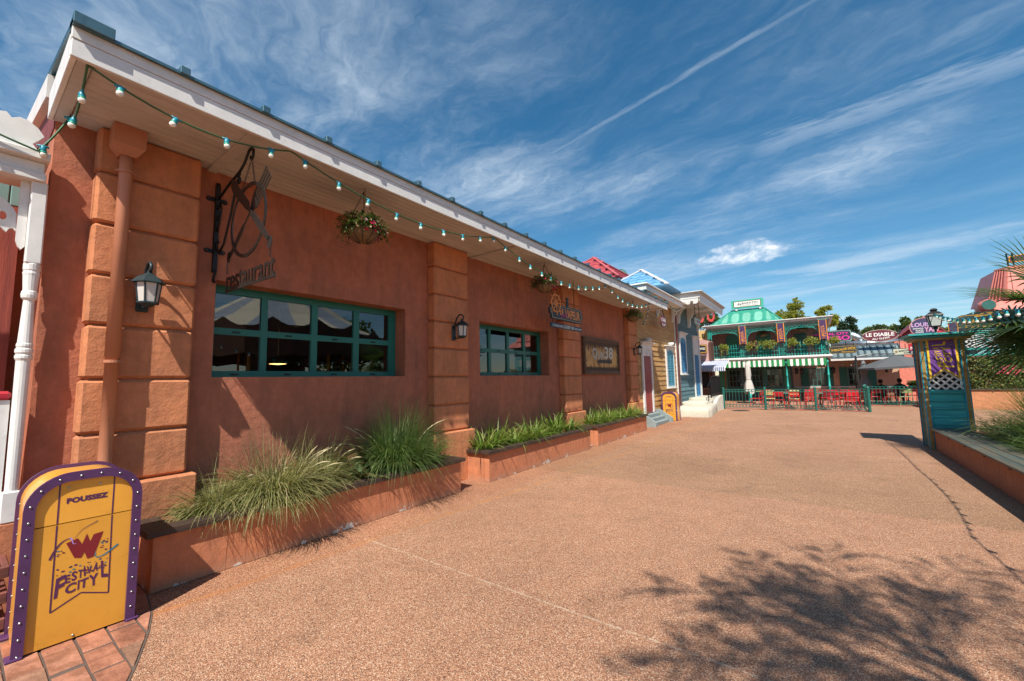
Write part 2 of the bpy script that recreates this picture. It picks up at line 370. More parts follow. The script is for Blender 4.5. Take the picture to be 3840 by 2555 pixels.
# ================================================================ ground
def gravel():
    m = bpy.data.materials.new('resin_gravel'); m.use_nodes = True; t = NT(m.node_tree)
    v = t.n('TexCoord').outputs['Object']; x, y, z = t.xyz(v)
    vo = t.n('TexVoronoi', {'Vector': v, 'Scale': 170., 'Randomness': 1.})
    r = t.xyz(vo.outputs['Color'])[0]
    ramp = t.n('ValToRGB', {0: r}); cr = ramp.color_ramp; cr.interpolation = 'LINEAR'
    stops = [(0, (.085, .045, .032)), (.16, (.24, .115, .07)), (.42, (.38, .185, .11)), (.68, (.46, .24, .145)), (.86, (.53, .32, .21)), (1, (.66, .52, .40))]
    while len(cr.elements) < len(stops): cr.elements.new(.5)
    for e, (p, c) in zip(cr.elements, stops): e.position = p; e.color = (*c, 1)
    c = ramp.outputs[0]
    c = t.mix(t.m('MULTIPLY', t.rng(vo.outputs['Distance'], .35, .75, 0, 1), .55), c, (.10, .055, .038))
    n1 = t.noise(v, .55, 6, .6, .3).outputs[0]; n2 = t.noise(v, 3.2, 6, .65).outputs[0]; n3 = t.noise(v, 16, 4, .6).outputs[0]
    wob = t.m('MULTIPLY', t.m('SUBTRACT', t.noise(v, 2.3, 4).outputs[0], .5), .14)
    # newer, greyer pour beyond the joint across the path
    far = t.m('GREATER_THAN', t.m('ADD', y, t.m('MULTIPLY', wob, .25)), 6.6)
    c = t.mix(t.m('MULTIPLY', far, .30), c, t.mix(1., c, (.84, .92, .95), 'MULTIPLY'))
    far2 = t.m('MULTIPLY', far, t.rng(y, 6.6, 12, 1, .0, True))
    c = t.mix(t.m('MULTIPLY', far2, .55), c, t.mix(1., c, (.80, .86, .80), 'MULTIPLY'))
    # orange run-off stain along the planters, darker worn band beside them
    ln = t.m('SUBTRACT', x, t.m('ADD', t.m('MULTIPLY', t.m('SUBTRACT', y, 1.), .066), -4.03))
    ln = t.m('ABSOLUTE', t.m('ADD', ln, wob)); k = t.m('MULTIPLY', t.rng(ln, .0, .07, 1, 0, True), t.rng(n2, .35, .65, .15, 1))
    c = t.mix(t.m('MULTIPLY', k, .5), c, (.42, .17, .035))
    band = t.rng(t.m('ADD', x, wob), -4.05, -3.75, 1, 0, True)
    c = t.mix(t.m('MULTIPLY', band, .45), c, t.mix(1., c, (1.0, .78, .66), 'MULTIPLY'))
    # pale repaired joint
    sm = t.m('ABSOLUTE', t.m('SUBTRACT', t.m('ADD', y, t.m('MULTIPLY', wob, .22)), 2.74)); k = t.m('MULTIPLY', t.rng(sm, .003, .013, 1, 0), t.rng(n3, .36, .52, 0, 1))
    k = t.m('MULTIPLY', k, t.m('MULTIPLY', t.m('GREATER_THAN', x, -4.0), t.rng(x, .6, 1.2, 1, 0)))
    c = t.mix(t.m('MULTIPLY', k, .38), c, (.60, .53, .42))
    sm = t.m('ABSOLUTE', t.m('SUBTRACT', t.m('ADD', y, wob), 10.9)); k = t.m('MULTIPLY', t.rng(sm, .005, .05, 1, 0), t.rng(n3, .5, .62, 0, 1))
    c = t.mix(t.m('MULTIPLY', k, .4), c, (.6, .52, .43))
    f = t.m('MULTIPLY', t.rng(n1, .3, .7, .88, 1.12), t.rng(n2, .28, .72, .92, 1.08))
    stn = t.rng(t.noise(v, 1.35, 7, .68, 1.2).outputs[0], .54, .72, 1, .76, True); f = t.m('MULTIPLY', f, stn)
    pr_ = t.m('MULTIPLY', t.m('LESS_THAN', t.m('ABSOLUTE', t.m('SUBTRACT', t.m('ADD', x, wob), -2.2)), .75), t.m('LESS_THAN', t.m('ABSOLUTE', t.m('SUBTRACT', t.m('ADD', y, wob), 8.6)), .8)); f = t.m('MULTIPLY', f, t.rng(pr_, 0, 1, 1, .93))
    gum = t.n('TexVoronoi', {'Vector': v, 'Scale': 1.7}); f = t.m('MULTIPLY', f, t.rng(gum.outputs['Distance'], .020, .030, .62, 1))
    spot = t.rng(t.noise(v, 7, 3, .7).outputs[0], .70, .76, 1, .80); f = t.m('MULTIPLY', f, spot)
    c = t.mix(1., c, t.comb(t.m('MULTIPLY', f, 1.14), t.m('MULTIPLY', f, 1.10), t.m('MULTIPLY', f, 1.03)), 'MULTIPLY')
    p = t.n('BsdfPrincipled', {'Base Color': c, 'Roughness': .82, 'Specular IOR Level': .3})
    h = t.m('ADD', t.m('MULTIPLY', t.rng(vo.outputs['Distance'], 0, .7, 1, 0), 1.), t.m('MULTIPLY', n2, 2.0))
    t.nt.links.new(t.n('Bump', {'Strength': .7, 'Distance': .006, 'Height': h}).outputs[0], p.inputs['Normal'])
    t.nt.links.new(p.outputs[0], t.n('OutputMaterial').inputs[0]); return m
b = B(); b.add([(-500, -500, 0), (500, -500, 0), (500, 500, 0), (-500, 500, 0)], [(0, 1, 2, 3)])
tag(b.obj('ground', gravel()), 'pink tan resin gravel path running between the buildings', kind='structure')
b = B(); b.box(-3.86, 1.72, 23.2, 42, -.05, .006); b.box(1.724, 9, 27.7, 42, -.05, .006)
tag(b.obj('terrace', TERR), 'reddish terrace floor behind the green fence', kind='structure')
t = thing('drain_cover', 'round dark drain cover in the path before the green fence', 'drain cover', (-3.0, 22.2, 0)); b = B(); b.lathe([(.34, .0), (.34, .012), (.31, .014), (.0, .014)], (-3.0, 22.2, 0), 24); b.obj('cover', pbr('cast_iron', (.05, .045, .042), .6, .6, var=.3), t); b = B(); b.prism(circ(-3.0, 22.2, .40, .40, 24), fz((0, 0, 0)), 0, .006, [circ(-3.0, 22.2, .345, .345, 24)]); b.obj('rim', pbr('cast_iron_rim', (.10, .085, .075), .7), t)
# stamped pavers at the lower left
def clip(poly, a, bb):
    out = []; n = len(poly)
    def s_(p): return (bb[0]-a[0])*(p[1]-a[1])-(bb[1]-a[1])*(p[0]-a[0])
    for i in range(n):
        p, q = poly[i], poly[(i+1) % n]; sp, sq = s_(p), s_(q)
        if sp >= 0: out.append(p)
        if sp*sq < 0: k = sp/(sp-sq); out.append((p[0]+(q[0]-p[0])*k, p[1]+(q[1]-p[1])*k))
    return out
pav = thing('paving', 'stamped terracotta paving under the yellow bin', None, (0, 0, 0)); pav['kind'] = 'structure'
b = B(); arcpts = [(-6.2, -1.5), (-2.4, -1.5), (-2.75, .38), (-3.0, .60), (-3.25, .715), (-3.43, .79), (-3.78, .92), (-4.04, .995), (-4.42, 1.055), (-6.2, 1.055)]
b.prism(arcpts, fz((0, 0, 0)), -.02, .004); b.obj('joint_bed', pbr('joint_grey', (.10, .07, .055), .95, var=.2), pav)
PAVM = [pbr('paver_%d' % i, c, .62, 0, .28, 5, .25, 18, c2, 7, grime=.3) for i, (c, c2) in enumerate((((.36, .15, .09), (.25, .10, .06)), ((.33, .17, .11), (.23, .12, .075)), ((.42, .19, .12), (.29, .12, .07))))]
arc_edges = [((-2.75, .38), (-3.0, .60)), ((-3.0, .60), (-3.25, .715)), ((-3.25, .715), (-3.43, .79)), ((-3.43, .79), (-3.78, .92)), ((-3.78, .92), (-4.04, .995)), ((-4.04, .995), (-4.42, 1.055))]
for j in range(7):
    y0 = .0+.15*j
    for i in range(9):
        x0 = -5.3+.30*i+(.13 if j % 2 else 0)+rnd.uniform(-.02, .02)
        po = [(x0+.007, y0+.006), (x0+.294, y0+.006+rnd.uniform(-.004, .004)), (x0+.294, y0+.144), (x0+.007, y0+.144+rnd.uniform(-.004, .004))]
        for a, c_ in arc_edges:
            nx, ny = -(c_[1]-a[1]), c_[0]-a[0]; l = math.hypot(nx, ny); nx, ny = nx/l*.012, ny/l*.012
            if po: po = clip(po, (a[0]+nx, a[1]+ny), (c_[0]+nx, c_[1]+ny))
        if len(po) < 3: continue
        ar = abs(sum(po[k][0]*po[(k+1) % len(po)][1]-po[(k+1) % len(po)][0]*po[k][1] for k in range(len(po))))/2
        if ar < .002: continue
        cx = sum(p[0] for p in po)/len(po); cy = sum(p[1] for p in po)/len(po); h = rnd.uniform(.010, .014)
        bb_ = B(); n = len(po); top = [(cx+(p[0]-cx)*.94, cy+(p[1]-cy)*.94, h+rnd.uniform(-.001, .001)) for p in po]; mid = [(p[0], p[1], h-.005) for p in po]; low = [(p[0], p[1], 0) for p in po]
        bb_.add(top+mid+low, [list(range(n))]+[[n+k, n+(k+1) % n, (k+1) % n, k] for k in range(n)]+[[2*n+k, 2*n+(k+1) % n, n+(k+1) % n, n+k] for k in range(n)])
        bb_.obj('paver', PAVM[rnd.randrange(3)], pav)
# ================================================================ restaurant building
XW, XPF, ZS = -5.12, -4.95, 3.98
RB = thing('restaurant_building', 'long low restaurant with dark red stucco walls, rusticated pillars and white eave', 'building', (-5.12, .4, 0))
op = [(1.63, 4.17), (5.94, 8.47)]; Z0, Z1 = 1.745, 2.79; XB = -5.45
b = B(); b.box(XB, XW, .4, 14.2, 0, Z0); b.box(XB, XW, .4, 14.2, Z1, 4.05)
for a, c_ in ((.4, op[0][0]), (op[0][1], op[1][0]), (op[1][1], 14.2)): b.box(XB, XW, a, c_, Z0, Z1)
b.box(-9.5, XB, .4, .62, 0, 4.05); b.box(-9.5, XB, 14.0, 14.2, 0, 4.05)
b.obj('wall', MW, RB)
b = B(); b.box(-9.6, -9.5, .62, 14, 0, 4.0); b.box(-9.5, -5.46, .63, 13.99, .02, .06); b.box(-9.5, -5.46, .63, 13.99, 3.3, 3.35)
b.obj('interior', pbr('dark_interior', (.035, .024, .018), .8), RB)
for (yy, xx) in ((3.4, -7.6), (2.6, -8.6), (7.6, -7.6)):
    b = B(); b.lathe([(.16, 2.02), (.19, 2.06), (.04, 2.14), (.01, 2.16), (.01, 3.3)], (xx, yy, 0), 12); o = b.obj('pendant_lamp', pbr('brass', (.45, .28, .08), .35, .7), RB)
    b = B(); b.lathe([(.0, 2.0), (.13, 2.015), (.13, 2.025)], (xx, yy, 0), 12); b.obj('lamp_glow', emit('pendant_glow', (1, .62, .2), 3.0), o)
zg = [.83, 1.265, 1.73, 2.20, 2.645, 3.10, 3.565, 3.985]
for (y0, y1) in ((.65, 1.41), (4.63, 5.45), (8.92, 9.80), (13.37, 14.12)):
    b = B(); b.box(XW-.02, XPF-.04, y0+.04, y1-.04, .0, ZS); pil = b.obj('pillar', MP, RB)
    for i in range(7):
        b = B(); b.box(XW-.01, XPF+rnd.uniform(-.004, .004), y0+rnd.uniform(-.003, .003), y1+rnd.uniform(-.003, .003), zg[i]+.009, zg[i+1]-.009, .021)
        b.obj('block', MP, pil)
    b = B(); b.box(XW-.01, -4.88, y0-.07, y1+.07, -.02, .825, .015); b.obj('plinth', MP, pil)
# soffit
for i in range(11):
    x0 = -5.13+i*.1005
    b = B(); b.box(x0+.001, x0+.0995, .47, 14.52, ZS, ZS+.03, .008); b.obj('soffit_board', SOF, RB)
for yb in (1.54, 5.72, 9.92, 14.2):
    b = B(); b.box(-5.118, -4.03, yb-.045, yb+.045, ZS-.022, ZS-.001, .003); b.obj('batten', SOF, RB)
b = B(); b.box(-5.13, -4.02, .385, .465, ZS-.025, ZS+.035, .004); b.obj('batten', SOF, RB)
b = B(); b.box(-4.02, -3.985, .35, 14.56, ZS-.03, ZS+.10, .004); b.obj('fascia', WHT, RB)
b = B(); b.box(-4.03, -3.980, .348, 14.565, ZS+.102, ZS+.19, .003); b.obj('upper_fascia', WHT, RB)
b = B(); b.box(-5.13, -4.022, .352, .384, ZS-.03, ZS+.20, .004); b.obj('end_fascia', WHT, RB)
sl_ = .19  # roof slope
def zr(x): return 4.185+(-3.95-x)*sl_
b = B(); b.prism([(-3.945, zr(-3.945)), (-9.8, zr(-9.8)), (-9.8, zr(-9.8)-.05), (-3.945, zr(-3.945)-.022)], lambda a, c_, d=0: Vector((a, d, c_)), .345, 14.58); b.obj('roof', BLM, RB)
ys = [.395]+[.97+.613*i for i in range(23)]
for i, y in enumerate(ys):
    b = B(); wv_ = .05 if i == 0 else .02
    b.prism([(-3.95, zr(-3.95)-.005), (-3.95, zr(-3.95)+.022), (-9.7, zr(-9.7)+.022), (-9.7, zr(-9.7)-.01)], lambda a, c_, d=0: Vector((a, d, c_)), y-wv_, y+wv_)
    o = b.obj('roof_seam', BLM, RB)
    b = B(); b.box(-4.10, -3.925, y-.03 if i else y-.05, y+.035 if i else y+.16, 4.165, 4.228 if i else 4.25, .004); b.obj('seam_cap', pbr('seam_cap_metal', (.07, .15, .19), .4, .4, grime=.3), o)
# clad return behind the eave at the left end
b = B(); b.prism([(-5.14, 3.9), (-5.14, 4.38), (-9.6, zr(-9.6)), (-9.6, 3.9)], lambda a, c_, d=0: Vector((a, d, c_)), .392, .60); b.obj('end_gable', wood('red_cladding', (.22, .045, .035), (.15, .03, .025), 2), RB)
b = B(); b.prism([(-5.16, 4.16), (-5.16, 4.37), (-9.6, 5.25), (-9.6, 5.04)], lambda a, c_, d=0: Vector((a, d, c_)), .335, .40); b.obj('barge_board', WHT, RB)
# windows
PWIN = [0, .08, .56, .635, 1.18, 1.263, 1.80, 1.89, 2.414, 2.54]
for (y0, y1) in op:
    k = (y1-y0)/2.54
    t_ = B(); xa, xb = -5.40, -5.36
    yb = [y0+p*k for p in PWIN]
    for i in (0, 2, 4, 6, 8): t_.box(xa, xb, yb[i], yb[i+1], Z0, Z1)
    for i in (1, 3, 5, 7):
        for (za, zb) in ((Z0, 1.82), (2.229, 2.305), (2.70, Z1)): t_.box(xa, xb-.002, yb[i], yb[i+1], za, zb)
    wn = t_.obj('window', GFR, RB)
    for i in (1, 3, 5, 7):
        for (za, zb) in ((1.82, 2.229), (2.305, 2.70)):
            q = B(); tl = rnd.uniform(-.0016, .0016); q.add([(-5.386, yb[i], za), (-5.386+tl, yb[i+1], za), (-5.386+tl*2, yb[i+1], zb), (-5.386+tl, yb[i], zb)], [(0, 1, 2, 3)]); q.obj('pane', GLS, wn)
        ym = (yb[i]+yb[i+1])/2-.02
        for zz_ in (1.78, 2.262):
            q = B(); q.box(xb-.002, xb+.012, ym-.04, ym+.04, zz_-.008, zz_+.010, .004); q.obj('window_pull', LANT, wn)
# down pipe and hopper
DP = pbr('pipe_paint', (.46, .185, .10), .45, var=.08, grime=.1)
b = B(); b.tube([(-4.87, .82, z) for z in (.02, 1.0, 1.001, 1.92, 1.9201, 3.58, 3.72)], [.047, .047, .047, .047, .052, .047, .047], 16); dp = b.obj('down_pipe', DP, RB, True)
for z in (.9, 1.88, 3.58):
    b = B(); b.tube([(-4.87, .82, z-.012), (-4.87, .82, z+.012)], .056, 16); b.box(-4.95, -4.87, .812, .828, z-.008, z+.008); b.bar((-4.87, .75, z), (-4.87, .89, z), .012, .02); b.obj('pipe_clip', DP, dp)
b = B(); y0, y1, x0, x1 = .71, .93, -4.95, -4.77
b.add([(x0, y0, 3.975), (x1, y0, 3.975), (x1, y1, 3.975), (x0, y1, 3.975), (x0, y0, 3.80), (x1, y0, 3.80), (x1, y1, 3.80), (x0, y1, 3.80), (x0, .765, 3.72), (-4.82, .765, 3.72), (-4.82, .875, 3.72), (x0, .875, 3.72)],
      [(0, 1, 2, 3), (0, 4, 5, 1), (1, 5, 6, 2), (2, 6, 7, 3), (3, 7, 4, 0), (4, 8, 9, 5), (5, 9, 10, 6), (6, 10, 11, 7), (7, 11, 8, 4), (11, 10, 9, 8)]); b.obj('rain_hopper', DP, dp)
# ================================================================ wall lanterns
FROST = pbr('lantern_glass', (.52, .50, .47), .3, var=.05)
def lantern(loc, label, s=1.0):
    t = thing('wall_lantern', label, 'lantern', loc, 'black lanterns on the restaurant pillars')
    def put(b, nm, m, p=t, sm=False):
        for v in b.v: v *= s
        return b.obj(nm, m, p, sm, world=False)
    b = B(); b.box(0, .022, -.045, .045, -.16, .10, .008); put(b, 'back_plate', LANT)
    b = B(); pts = [(.02, 0, .02), (.05, 0, .14), (.085, 0, .22), (.14, 0, .272), (.20, 0, .27), (.235, 0, .235), (.235, 0, .20), (.215, 0, .185), (.198, 0, .195)]
    b.tube(pts, .013, 8); b.tube([(.02, 0, -.11), (.10, 0, -.13), (.19, 0, -.115)], .011, 6); put(b, 'arm', LANT, sm=True)
    n = 6; c = (.20, 0)
    b = B(); b.lathe([(.012, .20), (.018, .185), (.022, .17), (.05, .150), (.085, .128), (.118, .088), (.121, .078), (.095, .080)], (*c, 0), 6, a0=PI/6); put(b, 'cap', LANT)
    cg = B()
    def ring(z, r): return [Vector((c[0]+r*math.cos(PI/6+k*PI/3), c[1]+r*math.sin(PI/6+k*PI/3), z)) for k in range(6)]
    T, L = ring(.08, .088), ring(-.095, .068)
    for k in range(6): cg.tube([T[k], L[k]], .0075, 5)
    cg.lathe([(.072, -.112), (.079, -.105), (.079, -.092), (.06, -.090)], (*c, 0), 6, a0=PI/6); cg.lathe([(.03, -.135), (.06, -.112), (.01, -.11)], (*c, 0), 6)
    cage = put(cg, 'cage', LANT)
    for k in range(6):
        q = B(); a, d_ = T[k], T[(k+1) % 6]; e, f_ = L[(k+1) % 6], L[k]; ce = (a+d_+e+f_)/4
        q.add([ce+(p-ce)*.95 for p in (a, d_, e, f_)], [(0, 1, 2, 3)]); put(q, 'pane', FROST, cage)
    return t
lantern((-4.95, 1.005, 2.50), 'lantern beside the down pipe on the nearest rusticated pillar')
lantern((-4.95, 5.06, 2.50), 'lantern on the pillar between the two green windows')
lantern((-4.95, 13.74, 2.56), 'lantern on the last restaurant pillar, beside the red door')
# ================================================================ iron restaurant sign
YS = 1.60
def fs(a, c_, d=0): return Vector((a, YS-d, c_))
br = thing('sign_bracket', 'scrolled black iron bracket bolted to the red wall', 'bracket', (-5.12, YS, 3.3))
b = B(); b.prism([(-5.115, 2.86), (-5.115, 3.80), (-5.095, 3.85), (-5.075, 3.80), (-5.075, 2.86)], fs, -.02, .02); b.obj('back_bar', IRON, br)
for z in (3.66, 3.09):
    b = B(); b.prism([(-.10, 0), (-.085, .022), (0, .018), (.085, .022), (.10, 0), (.085, -.022), (0, -.018), (-.085, -.022)], fx((-5.118, YS, z)), 0, .016); o = b.obj('flange', IRON, br)
    for s_ in (-1, 1):
        b = B(); b.lathe([(.0, .03), (.009, .026), (.011, .016)], (-5.118, YS+s_*.075, z), 8, 'x'); b.obj('bolt', IRON2, o)
b = B(); arm = [(-5.06, 3.66), (-4.80, 3.74), (-4.52, 3.80), (-4.42, 3.85), (-4.37, 3.90), (-4.32, 3.945), (-4.26, 3.95), (-4.225, 3.92), (-4.225, 3.865), (-4.25, 3.835), (-4.275, 3.845), (-4.275, 3.87)]
b.tube([fs(*p) for p in arm], .013, 8); b.obj('arm', IRON, br, True)
b = B(); b.tube([fs(*p) for p in [(-4.52, 3.80), (-4.60, 3.66), (-4.72, 3.38), (-4.86, 3.12), (-4.98, 3.05), (-5.05, 3.10), (-5.06, 3.17), (-5.03, 3.19), (-5.01, 3.165)]], .012, 8); b.obj('brace', IRON, br, True)
b = B(); b.tube([fs(*p) for p in [(-5.07, 3.55), (-5.0, 3.60), (-4.97, 3.52), (-5.0, 3.40), (-5.07, 3.30)]], .010, 6); b.tube([fs(x, z) for x, z in spiral(-5.035, 3.44, .035, .008, 0, 1.2)], .008, 5)
b.tube([fs(x, z) for x, z in spiral(-4.53, 3.71, .045, .012, PI/2, 1.3)], .009, 6); b.tube([fs(*p) for p in [(-5.095, 2.90), (-5.06, 2.84), (-5.10, 2.80), (-5.10, 2.76), (-5.07, 2.75)]], .014, 6); b.obj('scroll', IRON, br, True)
rs = thing('restaurant_sign', 'hanging iron sign, crossed knife and fork in a plate ring over lettering', 'sign', (-4.25, YS, 3.25))
CX, CZ, RX, RZ = -4.29, 3.235, .395, .365
b = B(); b.prism(circ(CX, CZ, RX, RZ, 48), fs, -.005, .005, [circ(CX, CZ, RX-.035, RZ-.035, 48)]); b.obj('plate_ring', IRON2, rs)
def along(a, c_, prof):
    ax = Vector((c_[0]-a[0], c_[1]-a[1])); L = ax.length; ax /= L; nr = Vector((-ax.y, ax.x))
    return [(a[0]+ax.x*t*L+nr.x*q, a[1]+ax.y*t*L+nr.y*q) for t, q in prof]
b = B(); ka, kb = (-4.70, 3.74), (-3.80, 2.93)
b.prism(along(ka, kb, [(0, .02), (.03, .045), (.46, .05), (.50, .016), (.58, .016), (.60, .036), (.75, .036), (.93, .030), (1, .02), (1, -.02), (.93, -.03), (.75, -.036), (.60, -.03), (.50, -.02), (.46, -.04), (.12, -.065), (.04, -.045)]), fs, .006, .014)
b.prism(circ(-3.785, 2.90, .045, .058, 16), fs, .006, .014); b.obj('knife', IRON2, rs)
b = B(); fa, fb = (-4.72, 2.95), (-3.897, 3.60)
b.prism(along(fa, fb, [(0, .022), (.1, .028), (.35, .032), (.42, .013), (.56, .013), (.63, .06), (.68, .092), (.72, .092), (.72, -.092), (.68, -.092), (.63, -.06), (.56, -.013), (.42, -.013), (.35, -.032), (.1, -.028), (0, -.022)]), fs, -.014, -.006)
for q in (-.078, -.026, .026, .078): b.prism(along(fa, fb, [(.71, q+.014), (1, q+.012), (1, q-.012), (.71, q-.014)]), fs, -.014, -.006)
b.prism(circ(-4.735, 2.955, .042, .058, 16), fs, -.014, -.006); b.obj('fork', IRON2, rs)
b = B(); text(b, 'restaurant', fs, -4.745, -3.69, 2.60, 2.775, .012, .004, lambda X, Y, u, t: (X, Y-.008*u))
vv, ff = b.v, b.f; n0 = len(vv); 
b.add([v+Vector((0, .008, 0)) for v in vv[:n0]], [f[::-1] for f in ff[:]])
b.prism([(-4.76, 2.585), (-3.67, 2.577), (-3.67, 2.60), (-4.76, 2.608)], fs, -.005, .005); b.obj('lettering', IRON2, rs)
def chain(b, a, c_, r=.011, wire=.0028, step=.026):
    a = Vector(a); c_ = Vector(c_); L = (c_-a).length; n = max(2, int(L/step)); t = (c_-a).normalized(); u = t.orthogonal().normalized(); v_ = t.cross(u)
    for i in range(n):
        p = a+t*(L*(i+.5)/n); w_ = u if i % 2 else v_
        b.tube([p+t*(r*1.5*math.cos(k*PI/4))+w_*(r*.7*math.sin(k*PI/4)) for k in range(8)], wire, 4, True)
for a, c_ in (((-4.25, YS, 3.84), (-4.47, YS, 3.56)), ((-4.25, YS, 3.84), (-4.17, YS, 3.585)), ((-4.735, YS, 2.90), (-4.735, YS, 2.77)), ((-3.785, YS, 2.85), (-3.785, YS, 2.77))):
    b = B(); chain(b, a, c_); b.obj('chain', IRON2, rs)
# ================================================================ planters
def chipmat():
    m = MPL.copy(); m.name = 'planter_stucco_chipped'; t = m.node_tree; p = [n for n in t.nodes if n.type == 'BSDF_PRINCIPLED'][0]
    src = p.inputs['Base Color'].links[0].from_socket; q = NT.__new__(NT); q.nt = t
    v = q.n('TexCoord').outputs['Object']; z = q.xyz(v)[2]; n = q.noise(v, 4.5, 6, .65).outputs[0]
    k = q.m('GREATER_THAN', q.m('SUBTRACT', q.m('MULTIPLY', q.m('SUBTRACT', n, .56), .55), q.m('SUBTRACT', z, .0)), 0)
    k2 = q.rng(q.m('SUBTRACT', q.m('ADD', q.m('MULTIPLY', n, .20), -.02), z), -.03, .05, 0, .55, True)
    c = q.mix(k2, src, (.40, .22, .14)); c = q.mix(k, c, (.62, .56, .50)); t.links.new(c, p.inputs['Base Color']); return m
MCH = chipmat()
for y0, y1, lb in ((1.06, 4.66, 'long terracotta planter nearest the yellow bin, under the wide green window'), (5.32, 9.09, 'terracotta planter under the second green window, between two pillars'), (9.50, 13.11, 'terracotta planter below the framed poster, next to the grey steps')):
    t = thing('planter', lb, 'planter', (-4.75, (y0+y1)/2, 0), 'stucco planters along the restaurant wall')
    b = B(); b.box(-4.53, -4.42, y0, y1, 0, .445, .006); b.box(-5.115, -4.532, y0, y0+.11, 0, .443); b.box(-5.115, -4.532, y1-.11, y1, 0, .443); b.obj('body', MCH, t)
    b = B(); b.prism([(-4.37, y0-.05), (-4.37, y1+.05), (-4.55, y1-.13), (-4.55, y0+.13)], fz((0, 0, 0)), .447, .497); b.obj('coping_board', DRKW, t)
    for a, s_ in ((y0-.05, 1), (y1+.05, -1)):
        b = B(); b.prism([(-4.372, a), (-4.552, a+s_*.178), (-4.87, a+s_*.178), (-4.87, a)], fz((0, 0, 0)), .447, .4965); b.obj('coping_board', wood('dark_wood_x', (.066, .037, .024), (.035, .022, .017), 0), t)
    b = B(); b.box(-5.11, -4.535, y0+.115, y1-.115, .2, .40); b.obj('soil', SOIL, t)
# ================================================================ litter bins
def fc_logo(b, fr, x0, x1, y0, y1, d, bold=.02, seed=3):
    """jumbled two-line lettering: FESTIVAL over CITY, tall first F and last L"""
    rr = random.Random(seed); Wd, Hd = x1-x0, y1-y0
    def put(ch, a, c_, e, f_, sh=0, dy=0):
        X0, X1 = x0+a*Wd, x0+c_*Wd; Y0, Y1 = y0+e*Hd, y0+f_*Hd
        text(b, ch, fr, X0, X1, Y0, Y1, bold, d, lambda X, Y, u, t: (X+sh*Wd*(t-.5), Y+dy*Hd*(u-.5)))
    put('F', 0, .17, .0, .80, .02, .10)
    xs = [.17, .29, .41, .52, .575, .70, .83]
    for i, ch in enumerate('ESTIVA'):
        w_ = (.10 if ch != 'I' else .03); up = .035*i
        put(ch, xs[i], xs[i]+w_, .46+up, .80+up+(.04 if i % 2 else 0), rr.uniform(-.02, .02), rr.uniform(-.04, .06))
    put('L', .86, 1.0, .28, 1.0, -.03, -.05)
    for (ch, a, c_, e, f_) in (('C', .19, .39, .02, .42), ('I', .42, .45, .06, .46), ('T', .46, .62, .08, .46), ('Y', .63, .82, .06, .54)):
        put(ch, a, c_, e, f_, rr.uniform(-.02, .02), .04)
REDL = pbr('logo_red', (.19, .010, .016), .5, var=.05); LIL = pbr('logo_lilac', (.42, .25, .62), .5); LBL = pbr('logo_blue', (.01, .20, .30), .5)
def ribbon(b, pts, w0, w1, fr, d):
    n = len(pts); P = [Vector((p[0], p[1])) for p in pts]; L, Q = [], []
    for i, p in enumerate(P):
        t = (P[min(i+1, n-1)]-P[max(i-1, 0)]).normalized(); nn = Vector((-t.y, t.x)); w_ = (w0+(w1-w0)*i/(n-1))*.5
        L.append(fr(p.x+nn.x*w_, p.y+nn.y*w_, d)); Q.append(fr(p.x-nn.x*w_, p.y-nn.y*w_, d))
    b.strip(Q, L)
def bez(p0, p1, p2, p3, n=12):
    return [tuple((1-t)**3*p0[i]+3*t*(1-t)**2*p1[i]+3*t*t*(1-t)*p2[i]+t**3*p3[i] for i in (0, 1)) for t in [k/n for k in range(n+1)]]
def bin_outline(w_, H, r, n=8):
    return [(w_, 0), (w_, H-r)]+[(w_-r+r*math.cos(a), H-r+r*math.sin(a)) for a in [PI/2*k/n for k in range(1, n+1)]]+[(-w_+r-r*math.sin(a), H-r+r*math.cos(a)) for a in [PI/2*k/n for k in range(0, n)]]+[(-w_, H-r), (-w_, 0)]
